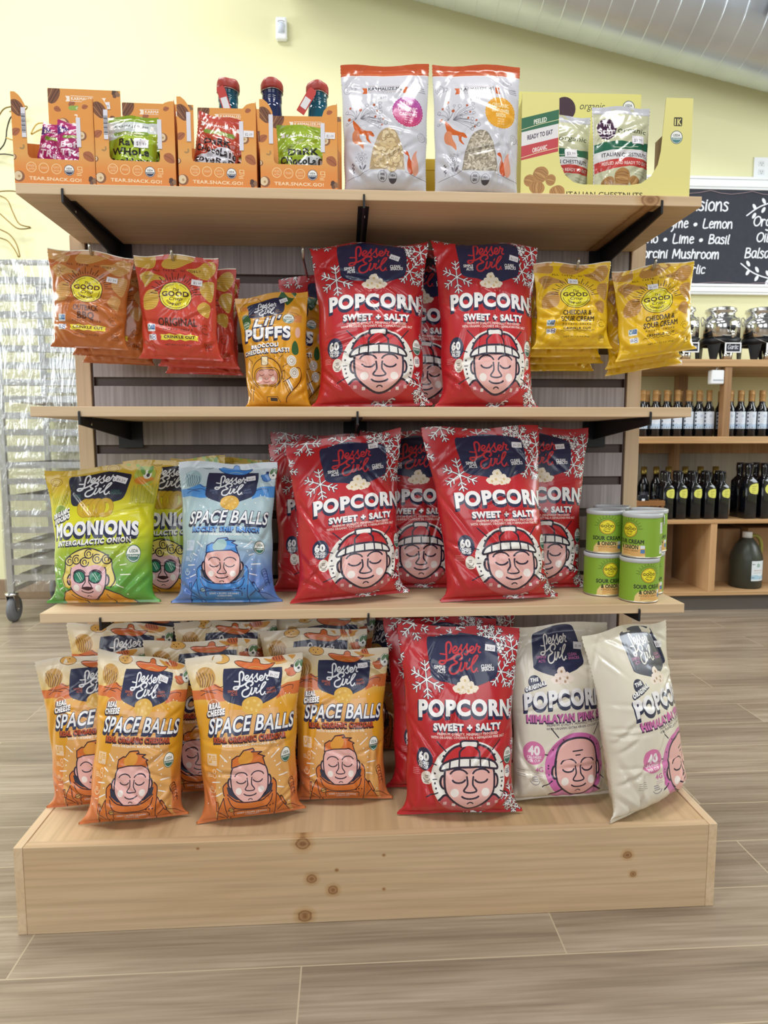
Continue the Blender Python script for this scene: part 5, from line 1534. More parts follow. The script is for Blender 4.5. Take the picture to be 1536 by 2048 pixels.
CHALK = printed('chalk_on_board', 0.8, bump=0.05)
link('lettering', surf('lettering', A_, fcb, back=False), CHALK, cb, label='white chalk lettering')
WHITEP = simple('white_gloss_paint', '#EDF1F6', 0.4, noise=0.01)
for z0, z1 in ((0.258, 0.321), (-0.308, -0.2552)):
    f = MB()
    f.box(-0.92, 1.0, -0.022, 0.008, z0, z1, 0.003); f.box(-0.92, 1.0, -0.029, -0.02, z0 + 0.012, z1 - 0.012, 0.003); f.box(-0.93, 1.01, -0.034, 0.006, z1 - 0.012, z1 + 0.002, 0.002)
    f.build('frame_rail', WHITEP, cb)
for x0, x1 in ((-0.92, -0.857), (0.937, 1.0)):
    MB().box(x0, x1, -0.022, 0.008, -0.2552, 0.258, 0.003).build('frame_stile', WHITEP, cb)
MB().tube([(-0.3 + 0.06 * k, -0.02, 0.253 - 0.02 * abs(math.sin(k * 0.8))) for k in range(14)], 0.0012, 5).build('string_trim', simple('twine', '#B39AA0', 0.7), cb)
MB().tube([(-0.3 + 0.06 * k, -0.022, -0.252 + 0.010 * abs(math.sin(k * 0.7 + 1))) for k in range(14)], 0.0012, 5).build('string_trim', simple('twine_low', '#B39AA0', 0.7), cb)

# outlet
ol = empty('wall_outlet', (2.288, 2.299, 2.385), label='white double power outlet on the yellow wall', cat='outlet')
MB().box(-0.042, 0.042, -0.006, 0.0, -0.058, 0.058, 0.002).build('cover_plate', WHITEP, ol)
for dz in (0.022, -0.022):
    s_ = MB().box(-0.017, 0.017, -0.008, -0.004, dz - 0.014, dz + 0.014, 0.003).build('socket', simple('white_plastic', '#E2E6EA', 0.4), ol)
    h = MB()
    for dx in (-0.006, 0.006): h.box(dx - 0.001, dx + 0.001, -0.0085, -0.0079, dz - 0.001, dz + 0.007)
    h.box(-0.002, 0.002, -0.0085, -0.0079, dz - 0.009, dz - 0.005); h.build('slot', BLACKM, s_)

# motion sensor
ms = empty('motion_sensor', (-0.360, 2.299, 3.02), label='small white motion sensor high on the yellow wall', cat='sensor')
MB().box(-0.030, 0.030, -0.035, 0, -0.055, 0.055, 0.010).build('housing', WHITEP, ms)
MB().lathe([(0.0001, -0.026), (0.021, -0.026), (0.022, 0.014), (0.018, 0.022), (0.0001, 0.022)], 20, o=(0, -0.026, 0)).build('lens', simple('frosted_lens', '#D3DDEE', 0.35), ms)
MB().tube([(-0.018 + 0.006 * k, -0.0355, 0.028 + 0.005 * math.sin(k / 6 * PI)) for k in range(7)], 0.0012, 5).build('indicator_slot', simple('grey_slot', '#6A7078', 0.5), ms)

# spiral duct following the roof slope
A0, A1 = Vector((0.5017, 2.02, 3.0331)), Vector((2.1319, 2.02, 2.6944))
dr = (A1 - A0).normalized(); R_ = 0.27
nrm = Vector((0, 0, 1)) - dr * dr.z; nrm.normalize()
o0 = A0 + nrm * R_ - dr * 0.9
prof = []
for k in range(34):
    t = k * 0.105
    prof += [(R_, t), (R_, t + 0.003), (R_, t + 0.096), (R_, t + 0.0995), (R_ + 0.0018, t + 0.1005), (R_ + 0.0018, t + 0.1035), (R_, t + 0.1045)]
DUCTM = simple('galvanised_duct', '#CDD4DC', 0.34, 0.85, noise=0.12, nscale=6)
duct = empty('air_duct', o0, label='big silver spiral air duct sloping down below the roof', cat='duct')
duct.rotation_euler = dr.to_track_quat('Z', 'Y').to_euler()
db = MB().lathe(prof, 64)
# lean the seams a little so they read as a spiral
for v in db.bm.verts:
    v.co.z += 0.105 * math.atan2(v.co.y, v.co.x) / (2 * PI)
db.build('duct_pipe', DUCTM, duct)
vt = MB(); vt.box(-0.02, 0.28, -0.012, 0.0, 0, 0.26, 0.004)
reg = empty('air_register', (1.945, 1.745, 2.862), (0.25, -0.2 + 0.41, 0))
reg.parent = duct; reg.matrix_parent_inverse = Matrix.LocRotScale(duct.location, duct.rotation_euler, None).inverted()
GREYM = simple('grey_register', '#8E9096', 0.45, 0.3)
f = MB(); f.box(0, 0.30, -0.02, 0.0, 0, 0.035, 0.002); f.box(0, 0.30, -0.02, 0.0, 0.225, 0.26, 0.002); f.box(0, 0.035, -0.02, 0, 0.035, 0.225, 0.002); f.box(0.265, 0.30, -0.02, 0, 0.035, 0.225, 0.002); f.build('register_frame', GREYM, reg)
f = MB()
for k in range(7): f.box(0.035, 0.265, -0.014, -0.004, 0.045 + 0.026 * k, 0.055 + 0.026 * k)
f.box(0.03, 0.27, -0.003, -0.001, 0.03, 0.23); f.build('louvres', simple('dark_louvre', '#4E5056', 0.5), reg)
for z in (0.018, 0.242): MB().lathe([(0.0001, -0.022), (0.004, -0.022), (0.004, -0.02)], 8, axis=1, o=(0.15, 0, z)).build('screw', ZINC, reg)
MB().box(0.05, 0.25, 0.0, 0.16, 0.05, 0.21).build('neck', GREYM, reg)

# ------------------------------------------------------------------ wire wall art at the left
wa = empty('wire_wall_art', (-1.8, 2.29, 2.2), label='looping black and gold wire wall art at the left edge', cat='wall art')
GOLDW = simple('gold_wire', '#C9A45A', 0.3, 0.85); DKW = simple('dark_wire', '#3A352C', 0.4, 0.4)
WIRES = ([(-2.05, 2.2), (-1.96, 2.36), (-1.871, 2.443), (-1.81, 2.542), (-1.783, 2.575), (-1.75, 2.586), (-1.692, 2.592), (-1.667, 2.59), (-1.688, 2.573), (-1.76, 2.567)], [(-1.72, 2.56), (-1.753, 2.532), (-1.774, 2.477), (-1.787, 2.42), (-1.825, 2.374), (-1.95, 2.28), (-2.05, 2.2)], [(-1.781, 2.435), (-1.751, 2.43), (-1.71, 2.44)], [(-1.66, 2.46), (-1.636, 2.505), (-1.61, 2.52), (-1.564, 2.514), (-1.575, 2.501), (-1.617, 2.486), (-1.66, 2.46)], [(-2.05, 2.2), (-1.96, 2.33), (-1.864, 2.356), (-1.813, 2.36), (-1.776, 2.356), (-1.70, 2.34)], [(-2.05, 2.2), (-1.95, 2.14), (-1.863, 2.162), (-1.824, 2.17), (-1.761, 2.171), (-1.72, 2.16)], [(-2.05, 2.2), (-1.95, 2.14), (-1.863, 2.151), (-1.826, 2.145), (-1.789, 2.12), (-1.767, 2.063), (-1.739, 2.007), (-1.686, 1.993)], [(-2.05, 2.2), (-1.95, 2.11), (-1.868, 2.076), (-1.843, 2.064), (-1.807, 2.031), (-1.758, 1.989), (-1.72, 1.985), (-1.686, 1.993)], [(-2.05, 2.2), (-1.95, 2.05), (-1.872, 2.0), (-1.848, 1.983), (-1.798, 1.956), (-1.768, 1.91), (-1.755, 1.854), (-1.761, 1.844)], [(-2.05, 2.2), (-1.95, 2.0), (-1.876, 1.944), (-1.85, 1.94), (-1.813, 1.925), (-1.782, 1.885), (-1.761, 1.844)])
for i, w in enumerate(WIRES):
    P = catmull(w, 5)
    n = len(P)
    MB().tube([(p[0] + 1.8, -0.025 - 0.012 * math.sin(i + k / n * 3), p[1] - 2.2) for k, p in enumerate(P)], 0.0034, 7, mi=0).build('wire', [DKW if i in (1, 4) else GOLDW if i in (2, 3) else simple('bronze_wire', '#8E7640', 0.35, 0.6)], wa)
MB().tube([(-0.25, -0.026, 0.0), (-0.25, 0.009, 0.0)], 0.012, 12).build('wall_mount', DKW, wa)

# ------------------------------------------------------------------ baking-tray rack in a clear cover
rack = empty('bun_pan_rack', (-1.322, 2.02, 0), label='tall aluminium bakery tray rack on casters under a clear plastic cover', cat='rack')
RX0, RX1, RY0, RY1 = -0.335, 0.335, -0.24, 0.24
for x in (RX0, RX1):
    for y in (RY0, RY1):
        MB().box(x - 0.014, x + 0.014, y - 0.012, y + 0.012, 0.145, 1.68, 0.002).build('post', ALU, rack)
for y in (RY0, RY1):
    MB().tube([(RX0, y, 1.66), (RX0 + 0.01, y, 1.685), (RX0 + 0.04, y, 1.692), (RX1 - 0.04, y, 1.692), (RX1 - 0.01, y, 1.685), (RX1, y, 1.66)], 0.013, 10).build('top_rail', ALU, rack)
for x in (RX0, RX1):
    for z in (0.16, 1.69): MB().box(x - 0.012, x + 0.012, RY0, RY1, z - 0.013, z + 0.013, 0.002).build('cross_bar', ALU, rack)
for y, s in ((RY0, 1), (RY1, -1)):
    for k in range(19):
        z = 1.628 - 0.0775 * k
        f = MB(); f.box(RX0, RX1, y - 0.002, y + 0.002, z - 0.030, z, 0.0005); f.box(RX0, RX1, min(y, y + s * 0.03), max(y, y + s * 0.03), z - 0.030, z - 0.027)
        f.build('slide', ALU, rack)
for x in (RX0, RX1):
    for y in (RY0, RY1):
        cs = MB(); cs.lathe([(0.0001, 0.133), (0.03, 0.133), (0.03, 0.144), (0.0001, 0.144)], 16, o=(x, y, 0))
        for s in (-1, 1): cs.prism([(y - 0.022, 0.135), (y + 0.022, 0.135), (y + 0.030, 0.058), (y + 0.008, 0.050)], 0, x + s * 0.019 - 0.0015, x + s * 0.019 + 0.0015)
        cs.tube([(x - 0.023, y + 0.018, 0.0625), (x + 0.023, y + 0.018, 0.0625)], 0.006, 10)
        co = cs.build('caster', STEEL, rack)
        MB().lathe([(0.02, -0.014), (0.05, -0.016), (0.0625, -0.010), (0.0625, 0.010), (0.05, 0.016), (0.02, 0.014)], 28, axis=0, o=(x, y + 0.018, 0.0628)).build('wheel', [simple('grey_rubber', '#6A6C70', 0.6)], co)
# sheet pans on the slides
TRAYM = simple('worn_sheet_pan', '#A7A49E', 0.35, 0.85, noise=0.2)
DTRAY = simple('baked_on_pan', '#4A443C', 0.4, 0.6, noise=0.3)
def pan(name, z, mat, label, yaw=0.0, dx=0.0):
    f = MB()
    x0, x1, y0, y1 = -0.31, 0.31, -0.205, 0.205
    f.box(x0, x1, y0, y1, 0.0, 0.002)
    rim = [(x0, y0, .022), (x1, y0, .022), (x1, y1, .022), (x0, y1, .022)]
    f.tube(rim, 0.0032, 6, closed=True)
    for a, b_ in zip(rim, rim[1:] + rim[:1]):
        p = [(a[0] * .98, a[1] * .98, 0.001), (b_[0] * .98, b_[1] * .98, 0.001), b_, a]
        v1 = [f.bm.verts.new(q) for q in p]; f.bm.faces.new(v1)
    return f.build(name, mat, loc=(-1.322 + dx, 2.02, z), rot=(0, 0, yaw), label=label, cat='tray', group='sheet pans in the rack')
SLZ = lambda k: 1.628 - 0.0775 * k - 0.0265
for k, m_, nm in ((17, TRAYM, 'third silver sheet pan from the bottom of the wrapped rack'), (18, TRAYM, 'silver sheet pan on the bottom slide of the wrapped rack'), (16, TRAYM, 'silver sheet pan above the lower two in the wrapped rack'), (11, DTRAY, 'dark sheet pan halfway down the wrapped rack'), (13, DTRAY, 'dark sheet pan below the middle of the wrapped rack'), (7, simple('browned_pan', '#7A4E30', 0.4, 0.4, noise=0.25), 'brown baked sheet pan in the upper half of the wrapped rack')):
    nm = {17: 'silver sheet pan second from the bottom of the wrapped rack', 18: 'silver sheet pan lowest in the wrapped rack', 16: 'silver sheet pan third from the bottom of the wrapped rack'}.get(k, nm)
    pan('sheet_pan', SLZ(k), m_, nm)


def film_mat():
    m, nt, b = new_mat('clear_crinkled_film')
    L = nt.links.new
    out = nt.nodes['Material Output']
    tr = N(nt, 'ShaderNodeBsdfTransparent'); tr.inputs['Color'].default_value = (0.97, 0.975, 0.98, 1)
    gl = N(nt, 'ShaderNodeBsdfGlossy'); gl.inputs['Roughness'].default_value = 0.16
    tc = N(nt, 'ShaderNodeTexCoord')
    mp = N(nt, 'ShaderNodeMapping'); mp.inputs['Scale'].default_value = (22, 22, 5)
    L(tc.outputs['Object'], mp.inputs['Vector'])
    nz = N(nt, 'ShaderNodeTexNoise'); nz.inputs['Scale'].default_value = 1.4; nz.inputs['Detail'].default_value = 5; nz.inputs['Distortion'].default_value = 1.6
    L(mp.outputs['Vector'], nz.inputs['Vector'])
    bp = N(nt, 'ShaderNodeBump'); bp.inputs['Strength'].default_value = 0.7; bp.inputs['Distance'].default_value = 0.02
    L(nz.outputs['Fac'], bp.inputs['Height']); L(bp.outputs['Normal'], gl.inputs['Normal'])
    lw = N(nt, 'ShaderNodeLayerWeight'); lw.inputs['Blend'].default_value = 0.25
    L(bp.outputs['Normal'], lw.inputs['Normal'])
    mr = N(nt, 'ShaderNodeMapRange'); mr.inputs['To Min'].default_value = 0.12; mr.inputs['To Max'].default_value = 0.8
    L(lw.outputs['Facing'], mr.inputs['Value'])
    mx = N(nt, 'ShaderNodeMixShader')
    L(mr.outputs['Result'], mx.inputs[0]); L(tr.outputs[0], mx.inputs[1]); L(gl.outputs[0], mx.inputs[2])
    # creased bands: highlights and haze painted in as white diffuse streaks
    m3 = N(nt, 'ShaderNodeMapping'); m3.inputs['Scale'].default_value = (14, 14, 1.1)
    L(tc.outputs['Object'], m3.inputs['Vector'])
    n3 = N(nt, 'ShaderNodeTexNoise'); n3.inputs['Scale'].default_value = 1.0; n3.inputs['Detail'].default_value = 3; n3.inputs['Distortion'].default_value = 0.5
    L(m3.outputs['Vector'], n3.inputs['Vector'])
    r3 = N(nt, 'ShaderNodeValToRGB'); r3.color_ramp.elements[0].position = 0.5; r3.color_ramp.elements[1].position = 0.78
    L(n3.outputs['Fac'], r3.inputs['Fac'])
    r4 = N(nt, 'ShaderNodeValToRGB'); r4.color_ramp.elements[0].position = 0.52; r4.color_ramp.elements[1].position = 0.66
    L(nz.outputs['Fac'], r4.inputs['Fac'])
    mm = N(nt, 'ShaderNodeMath', operation='MULTIPLY'); L(r3.outputs['Color'], mm.inputs[0]); L(r4.outputs['Color'], mm.inputs[1])
    ma = N(nt, 'ShaderNodeMath', operation='MULTIPLY_ADD'); ma.inputs[1].default_value = 0.7; ma.inputs[2].default_value = 0.03
    L(mm.outputs[0], ma.inputs[0])
    df = N(nt, 'ShaderNodeBsdfDiffuse'); df.inputs['Color'].default_value = (0.93, 0.94, 0.96, 1)
    my = N(nt, 'ShaderNodeMixShader'); L(ma.outputs[0], my.inputs[0]); L(mx.outputs[0], my.inputs[1]); L(df.outputs[0], my.inputs[2])
    L(my.outputs[0], out.inputs['Surface'])
    return m


def wrinkled_sheet(x0, x1, z0, z1, y, seed, nx=46, nz=150, flip=False):
    rng = np.random.RandomState(seed)
    xs, zz = np.meshgrid(np.linspace(0, 1, nx + 1), np.linspace(0, 1, nz + 1))
    x, z = x0 + (x1 - x0) * xs, z0 + (z1 - z0) * zz
    d = 0
    for k in range(9):
        d = d + rng.uniform(0.4, 1) * np.sin(x * rng.uniform(8, 60) + z * rng.uniform(-6, 6) + rng.uniform(0, 6) + 1.5 * np.sin(z * rng.uniform(3, 14)))
    for cx in (0.12, 0.2, 0.27):
        d = d + 5 * np.exp(-((xs - cx - 0.03 * np.sin(z * 5 + cx * 30)) / 0.02) ** 2) * np.sin(z * 60 + 9 * np.sin(z * 17))
    P = np.stack([x, y - 0.006 + 0.0012 * d, z], -1).reshape(-1, 3)
    i = np.arange(nx * nz); a = (i // nx) * (nx + 1) + i % nx
    F = np.stack([a, a + 1, a + nx + 2, a + nx + 1], 1)
    me = bpy.data.meshes.new('cover'); me.from_pydata(P.tolist(), [], F.tolist())
    me.polygons.foreach_set('use_smooth', [True] * len(me.polygons))
    return me


FM = film_mat()
cov = link('plastic_cover', wrinkled_sheet(RX0 - 0.015, RX1 + 0.02, 0.155, 1.70, RY0 - 0.022, 3), FM, rack, label='clear crinkled plastic cover')
sd = link('cover_side', wrinkled_sheet(RY0 - 0.02, RY1 + 0.02, 0.155, 1.70, 0, 4, 30), FM, cov); sd.rotation_euler = (0, 0, PI / 2); sd.location = (RX0 - 0.024, 0, 0)
# ================================================================== BAGS
def bag(name, art, c, yaw, lean, TL, TR, BL, BR, T, seed, label, cat, group=None, st=None, mat=None, **kw):
    f = pillow(art.H, TL, TR, BL, BR, T, seed, **kw)
    o = link(name, surf(name, art, f), mat or FILM, None, loc=c, rot=(-math.radians(lean), 0, yaw), label=label, cat=cat, group=group)
    if st:
        for (u, y, w, h, t, r) in st:
            sticker(o, f, u, y, w, h, t, r)
    return o


POP, ORI, CHE, RAN, MOO, PUF = art_popcorn(), art_original(), art_cheddar(), art_ranch(), art_moonions(), art_puffs()
G3 = 'red popcorn bags on the lower shelf'
pst = lambda u=77, y=17.5, r=.12: [(u, y, 8.5, 5, '$6.29', r)]
# ---- lower shelf (bags standing)
bag('snack_bag', MOO, (-0.5095, -0.2194, Z3 + .001), -0.027, 8, (-.109, .253), (.107, .272), (-.111, 0), (.112, .002), .043, 1, 'yellow-green onion ring bag at the left end of the lower shelf', 'snack bag', 'onion ring bags', [(66, 13, 11, 5, '$6.29', .3)], twist=.1)
bag('snack_bag', MOO, (-0.400, -0.128, Z3 + .001), -0.05, 6, (-.105, .268), (.108, .280), (-.110, 0), (.110, 0), .028, 2, 'yellow-green onion ring bag half hidden behind the front one', 'snack bag', 'onion ring bags')
bag('snack_bag', MOO, (-0.312, -0.060, Z3 + .001), 0.0, 4, (-.108, .275), (.105, .272), (-.108, 0), (.108, 0), .022, 3, 'rearmost yellow-green onion ring bag peeping out beside the blue bag', 'snack bag', 'onion ring bags')
bag('snack_bag', RAN, (-0.2731, -0.2306, Z3 + .001), -0.06, 8, (-.099, .273), (.098, .267), (-.106, 0), (.106, .001), .042, 4, 'pale blue ranch puffs bag with an astronaut picture', 'snack bag', None, [(74, 15.5, 9, 4.6, '$6.29', -.12)], twist=-.08)
bag('popcorn_bag', POP, (-0.0363, -0.2358, Z3 + .003), .16, 8, (-.117, .300), (.113, .335), (-.117, -.001), (.119, .010), .046, 5, 'front red popcorn bag on the lower shelf right beside the blue bag', 'popcorn bag', G3, pst(72, 12, .0), du=-2)
bag('popcorn_bag', POP, (0.2541, -0.2461, Z3 + .001), .06, 8, (-.150, .336), (.088, .341), (-.119, 0), (.119, .004), .046, 6, 'front red popcorn bag in the middle of the lower shelf, tilted left', 'popcorn bag', G3, pst(), du=-1)
bag('popcorn_bag', POP, (0.350, -0.135, Z3 + .001), -.025, 6, (-.115, .336), (.123, .339), (-.119, 0), (.119, 0), .036, 7, 'red popcorn bag on the lower shelf just left of the green cans', 'popcorn bag', G3, pst(73, 18, -.1))
bag('popcorn_bag', POP, (0.0959, -0.118, Z3 + .001), -.06, 6, (-.112, .331), (.112, .333), (-.112, 0), (.112, 0), .034, 8, 'red popcorn bag wedged behind the two front ones on the lower shelf', 'popcorn bag', G3)
bag('popcorn_bag', POP, (-0.0850, -0.146, Z3 + .001), -.06, 5, (-.119, .306), (.104, .310), (-.117, 0), (.107, 0), .030, 9, 'second red popcorn bag behind the one beside the blue bag', 'popcorn bag', G3)
bag('popcorn_bag', POP, (-0.0886, -0.062, Z3 + .001), -.06, 3, (-.119, .326), (.106, .322), (-.110, 0), (.110, 0), .024, 10, 'rearmost red popcorn bag at the left of the red row, lower shelf', 'popcorn bag', G3)
# ---- middle shelf
G2 = 'red popcorn bags on the middle shelf'
bag('popcorn_bag', POP, (0.0120, -0.2050, Z2 + .001), .02, 5, (-.122, .326), (.110, .338), (-.122, .0), (.115, .006), .048, 11, 'left front red popcorn bag on the middle shelf, top corner folded back', 'popcorn bag', G2, pst(73, 23, .4), flop=(.90, 1.5), du=3)
bag('popcorn_bag', POP, (0.2301, -0.2080, Z2 + .001), -.02, 5, (-.108, .344), (.105, .338), (-.102, 0), (.104, 0), .044, 12, 'right front red popcorn bag on the middle shelf, beside the yellow chips', 'popcorn bag', G2, pst(78, 25, .2), flop=(.88, 1.6), du=3)
bag('popcorn_bag', POP, (0.1000, -0.128, Z2 + .001), .0, 3, (-.112, .322), (.112, .322), (-.112, 0), (.112, 0), .026, 13, 'red popcorn bag in the shade between the two front ones, middle shelf', 'popcorn bag', G2)
bag('puffs_bag', PUF, (-0.1726, -0.200, Z2 + .001), .0, 4, (-.080, .208), (.060, .226), (-.062, 0), (.066, 0), .034, 14, 'small orange cheese puffs bag standing alone with an astronaut child picture', 'snack bag', 'orange puffs bags', [(66, 12, 11, 6, '$2.99', -.35)], pin=.12)
bag('puffs_bag', PUF, (-0.135, -0.150, Z2 + .001), .05, 3, (-.066, .222), (.062, .218), (-.062, 0), (.062, 0), .020, 15, 'orange puffs bag hidden behind the front orange puffs bag', 'snack bag', 'orange puffs bags')
# ---- base deck
G1 = 'orange cheddar puffs bags on the base'
ZD = 0.1640
ost = [(74, 15.5, 9.5, 5, '$6.29', .25)]
bag('snack_bag', CHE, (-0.5215, -0.2350, ZD), .10, 7, (-.123, .282), (.082, .298), (-.104, 0), (.104, 0), .038, 21, 'leftmost orange cheddar puffs bag in the front row on the base', 'snack bag', G1, ost)
bag('snack_bag', CHE, (-0.4394, -0.3005, ZD), .08, 8, (-.066, .320), (.103, .285), (-.102, 0), (.096, .004), .044, 22, 'second orange cheddar puffs bag from left, top dented, on the base', 'snack bag', G1, [(72, 16, 9.5, 5, '$6.29', .2)])
bag('snack_bag', CHE, (-0.2250, -0.3051, ZD), .12, 8, (-.117, .306), (.104, .300), (-.100, -.001), (.102, .008), .046, 23, 'third orange cheddar puffs bag from left, nearest the front edge of the base', 'snack bag', G1, ost)
bag('snack_bag', CHE, (-0.0543, -0.2470, ZD), -.03, 8, (-.113, .298), (.094, .294), (-.100, 0), (.100, 0), .042, 24, 'orange cheddar puffs bag on the base right next to the red popcorn bag', 'snack bag', G1, [(74, 14.5, 9.5, 4.4, '$6.29', -.05)])
for i, (x, y, h0, h1, w, lab, ln) in enumerate(((-.515, -.125, .330, .315, .106, 'upper left orange cheddar puffs bag with slanting top behind the front row', 5), (-.470, -.055, .342, .335, .100, 'rear orange cheddar puffs bag against the left upright', 2), (-.335, -.200, .305, .305, .112, 'orange cheddar puffs bag between the second and third front ones', 6), (-.300, -.118, .322, .325, .108, 'orange cheddar puffs bag two deep behind the third front one', 4), (-.110, -.165, .315, .316, .110, 'orange cheddar puffs bag right behind the one beside the red popcorn', 5), (-.085, -.098, .330, .333, .106, 'orange cheddar puffs bag two deep near the centre of the base', 3), (.010, -.034, .332, .330, .105, 'rear orange cheddar puffs bag against the slatted back near the red bags', 1))):
    bag('snack_bag', CHE, (x, y, ZD), (.08, 0, .03, -.05, -.02, .04, 0)[i], ln, (-w - .006, h0), (w, h1), (-w, 0), (w, 0), .030 if i < 6 else .020, 31 + i, lab, 'snack bag', G1)
G4 = 'red popcorn bags on the base'
bag('popcorn_bag', POP, (0.1690, -0.3150, ZD), -.046, 8, (-.119, .360), (.117, .350), (-.121, 0), (.119, .004), .046, 41, 'front red popcorn bag on the base, the lowest red bag', 'popcorn bag', G4, pst(), du=2)
bag('popcorn_bag', POP, (0.1500, -0.215, ZD), -.044, 6, (-.122, .348), (.112, .347), (-.117, 0), (.117, 0), .034, 42, 'red popcorn bag directly behind the front red bag on the base', 'popcorn bag', G4)
bag('popcorn_bag', POP, (0.2050, -0.120, ZD), .0, 3, (-.119, .358), (.119, .355), (-.117, 0), (.117, 0), .030, 43, 'rearmost red popcorn bag on the base, only its top showing', 'popcorn bag', G4)
G5 = 'cream popcorn bags on the base'
bag('popcorn_bag', ORI, (0.3740, -0.2700, ZD), .05, 7, (-.106, .340), (.108, .347), (-.110, 0), (.110, .004), .046, 44, 'cream popcorn bag with a pink circle right beside the front red bag', 'popcorn bag', G5, [(65, 20, 8.5, 6, '$5.99', .12)], du=-3)
bag('popcorn_bag', ORI, (0.5480, -0.2980, ZD + .001), .58, 8, (-.165, .356), (.104, .342), (-.130, .0), (.122, .003), .050, 45, 'cream popcorn bag turned to the right at the far end of the base', 'popcorn bag', G5, [(66, 19, 8.5, 6, '$5.99', .05)], du=-16, wr=1.3)

# ---- chip bags on pegs
def peg(x, z, tipy, label):
    p = MB()
    p.tube([(0, -0.0036, 0.012), (0, -0.007, -0.002), (0, -0.02, -0.004), (0, tipy + 0.02, -0.004), (0, tipy + 0.006, -0.001), (0, tipy, 0.010), (0, tipy - 0.001, 0.016)], 0.0026, 8)
    p.box(-0.012, 0.012, -0.003, -0.0005, -0.012, 0.012, 0.0005)
    return p.build('peg_hook', ZINC, loc=(x, 0, z), label=label, cat='hook', group='wire peg hooks')


CR = {'bbq': art_crisp('#BC6A2E', '#D2A060', '#B98446', '#5A2A14', None, 'bbq'), 'original': art_crisp('#C8402E', '#D8B04A', '#B9903A', '#4A1E14', None, 'original'), 'cheddar': art_crisp('#EABE18', '#C9974E', '#A9743A', '#4E3A14', None, 'cheddar')}
cst = lambda u, y, r=.05: [(u, y, 12.5, 7, '$1.99', r)]
HANGS = (('bbq', -.5206, 1.0427, (-.068, .181), (.090, .165), (-.073, .002), (.070, -.004), (78, 34), 'orange barbecue', 3, -.507, 1.2110, 'bbq chip bags on the left peg'),
         ('original', -.3531, 1.0225, (-.081, .191), (.077, .186), (-.079, .002), (.080, -.003), (75, 32), 'red original', 3, -.360, 1.2030, 'original chip bags on the second peg'),
         ('cheddar', .4010, 1.0468, (-.084, .160), (.069, .162), (-.082, -.001), (.080, .001), (48, 28), 'yellow cheddar', 4, .402, 1.1960, 'cheddar chip bags on the third peg'),
         ('cheddar', .5676, 1.0339, (-.095, .160), (.066, .183), (-.080, -.012), (.080, .014), (46, 30), 'yellow cheddar', 3, .5527, 1.1985, 'cheddar chip bags on the right peg'))
WHERE = ('on the leftmost peg', 'on the second peg from left', 'on the peg beside the red popcorn bag', 'on the rightmost peg')
for i, (kd, x, z, TL, TR, BL, BR, (su, sv), nm, n, pxx, pz, grp) in enumerate(HANGS):
    for k in range(n):
        y = -0.198 + k * 0.043
        dx = 0.010 * k + (0, .018, .006, .020)[k] * (1 if i < 2 else -1) * .8
        dz = -0.0045 * k - (0.0, .006, .010, .016)[k]
        lab = (f'front {nm} chip bag hanging {WHERE[i]}', f'{nm} chip bag second from the front {WHERE[i]}', f'{nm} chip bag third from the front {WHERE[i]}', f'{nm} chip bag fourth from the front {WHERE[i]}')[k]
        bag('chip_bag', CR[kd], (x + dx, y, z + dz), (0, .05, -.04, .03)[k] + (.03, -.02, .0, -.05)[i], -2 + 1.2 * k, TL, TR, BL, BR, .026 if k == 0 else .021, 50 + 7 * i + k, lab, 'chip bag', grp, cst(su, sv) if k == 0 else None, sag=.2, pin=.12, tb=.016)
    peg(pxx, pz + .001, -0.216, f'grey wire hook holding the {nm} chips {WHERE[i]}')
peg(-.1205, 1.2140, -0.205, 'grey wire hook beside the red popcorn bag under the top shelf')
bag('popcorn_bag', POP, (-0.0550, -0.072, Z2 + .001), .03, 2, (-.126, .268), (.110, .320), (-.114, 0), (.108, 0), .024, 17, 'red popcorn bag behind the left front one, its corner by the wire hook', 'popcorn bag', G2)

# ================================================================== TOP SHELF
CARDB = '#C58A4E'


def panel_card(name, art, sx, sz, th, parent, loc, rot=(0, 0, 0), back=None, mat=None, label=None):
    """a sheet of printed card: art on the front, plain board behind, real thickness"""
    V2, F, C = art.solve()
    n = len(V2)
    P = np.stack([(V2[:, 0] - art.W / 2) / art.W * sx, np.zeros(n), (1 - V2[:, 1] / art.H) * sz], 1)
    Pb = P + np.array([0, th, 0])
    fn = np.cross(P[F[:, 1]] - P[F[:, 0]], P[F[:, 2]] - P[F[:, 0]])[:, 1]
    F = F.copy(); C = C.copy()
    fl = fn > 0
    F[fl] = F[fl][:, ::-1]; C[fl] = C[fl][:, ::-1]
    bc = lin(back or CARDB)
    Fb = F[:, ::-1] + n
    Cb = np.broadcast_to(bc, C.shape)
    from collections import Counter
    E_ = np.concatenate([F[:, [0, 1]], F[:, [1, 2]], F[:, [2, 0]]])
    cnt = Counter(map(tuple, np.sort(E_, 1).tolist()))
    bd = np.array([e for e in E_.tolist() if cnt[tuple(sorted(e))] == 1])
    side = np.concatenate([np.stack([bd[:, 1], bd[:, 0], bd[:, 0] + n], 1), np.stack([bd[:, 1], bd[:, 0] + n, bd[:, 1] + n], 1)])
    Cs = np.broadcast_to(bc, (len(side), 3, 3))
    me = raw_mesh(name, np.concatenate([P, Pb]), np.concatenate([F, Fb, side]), np.concatenate([C, Cb, Cs]))
    me.polygons.foreach_set('use_smooth', [False] * len(me.polygons))
    return link(name, me, mat or PAPER, parent, loc=loc, rot=rot, label=label)


def plain(W, H, c): return Art(W, H, c, grid=W / 3)


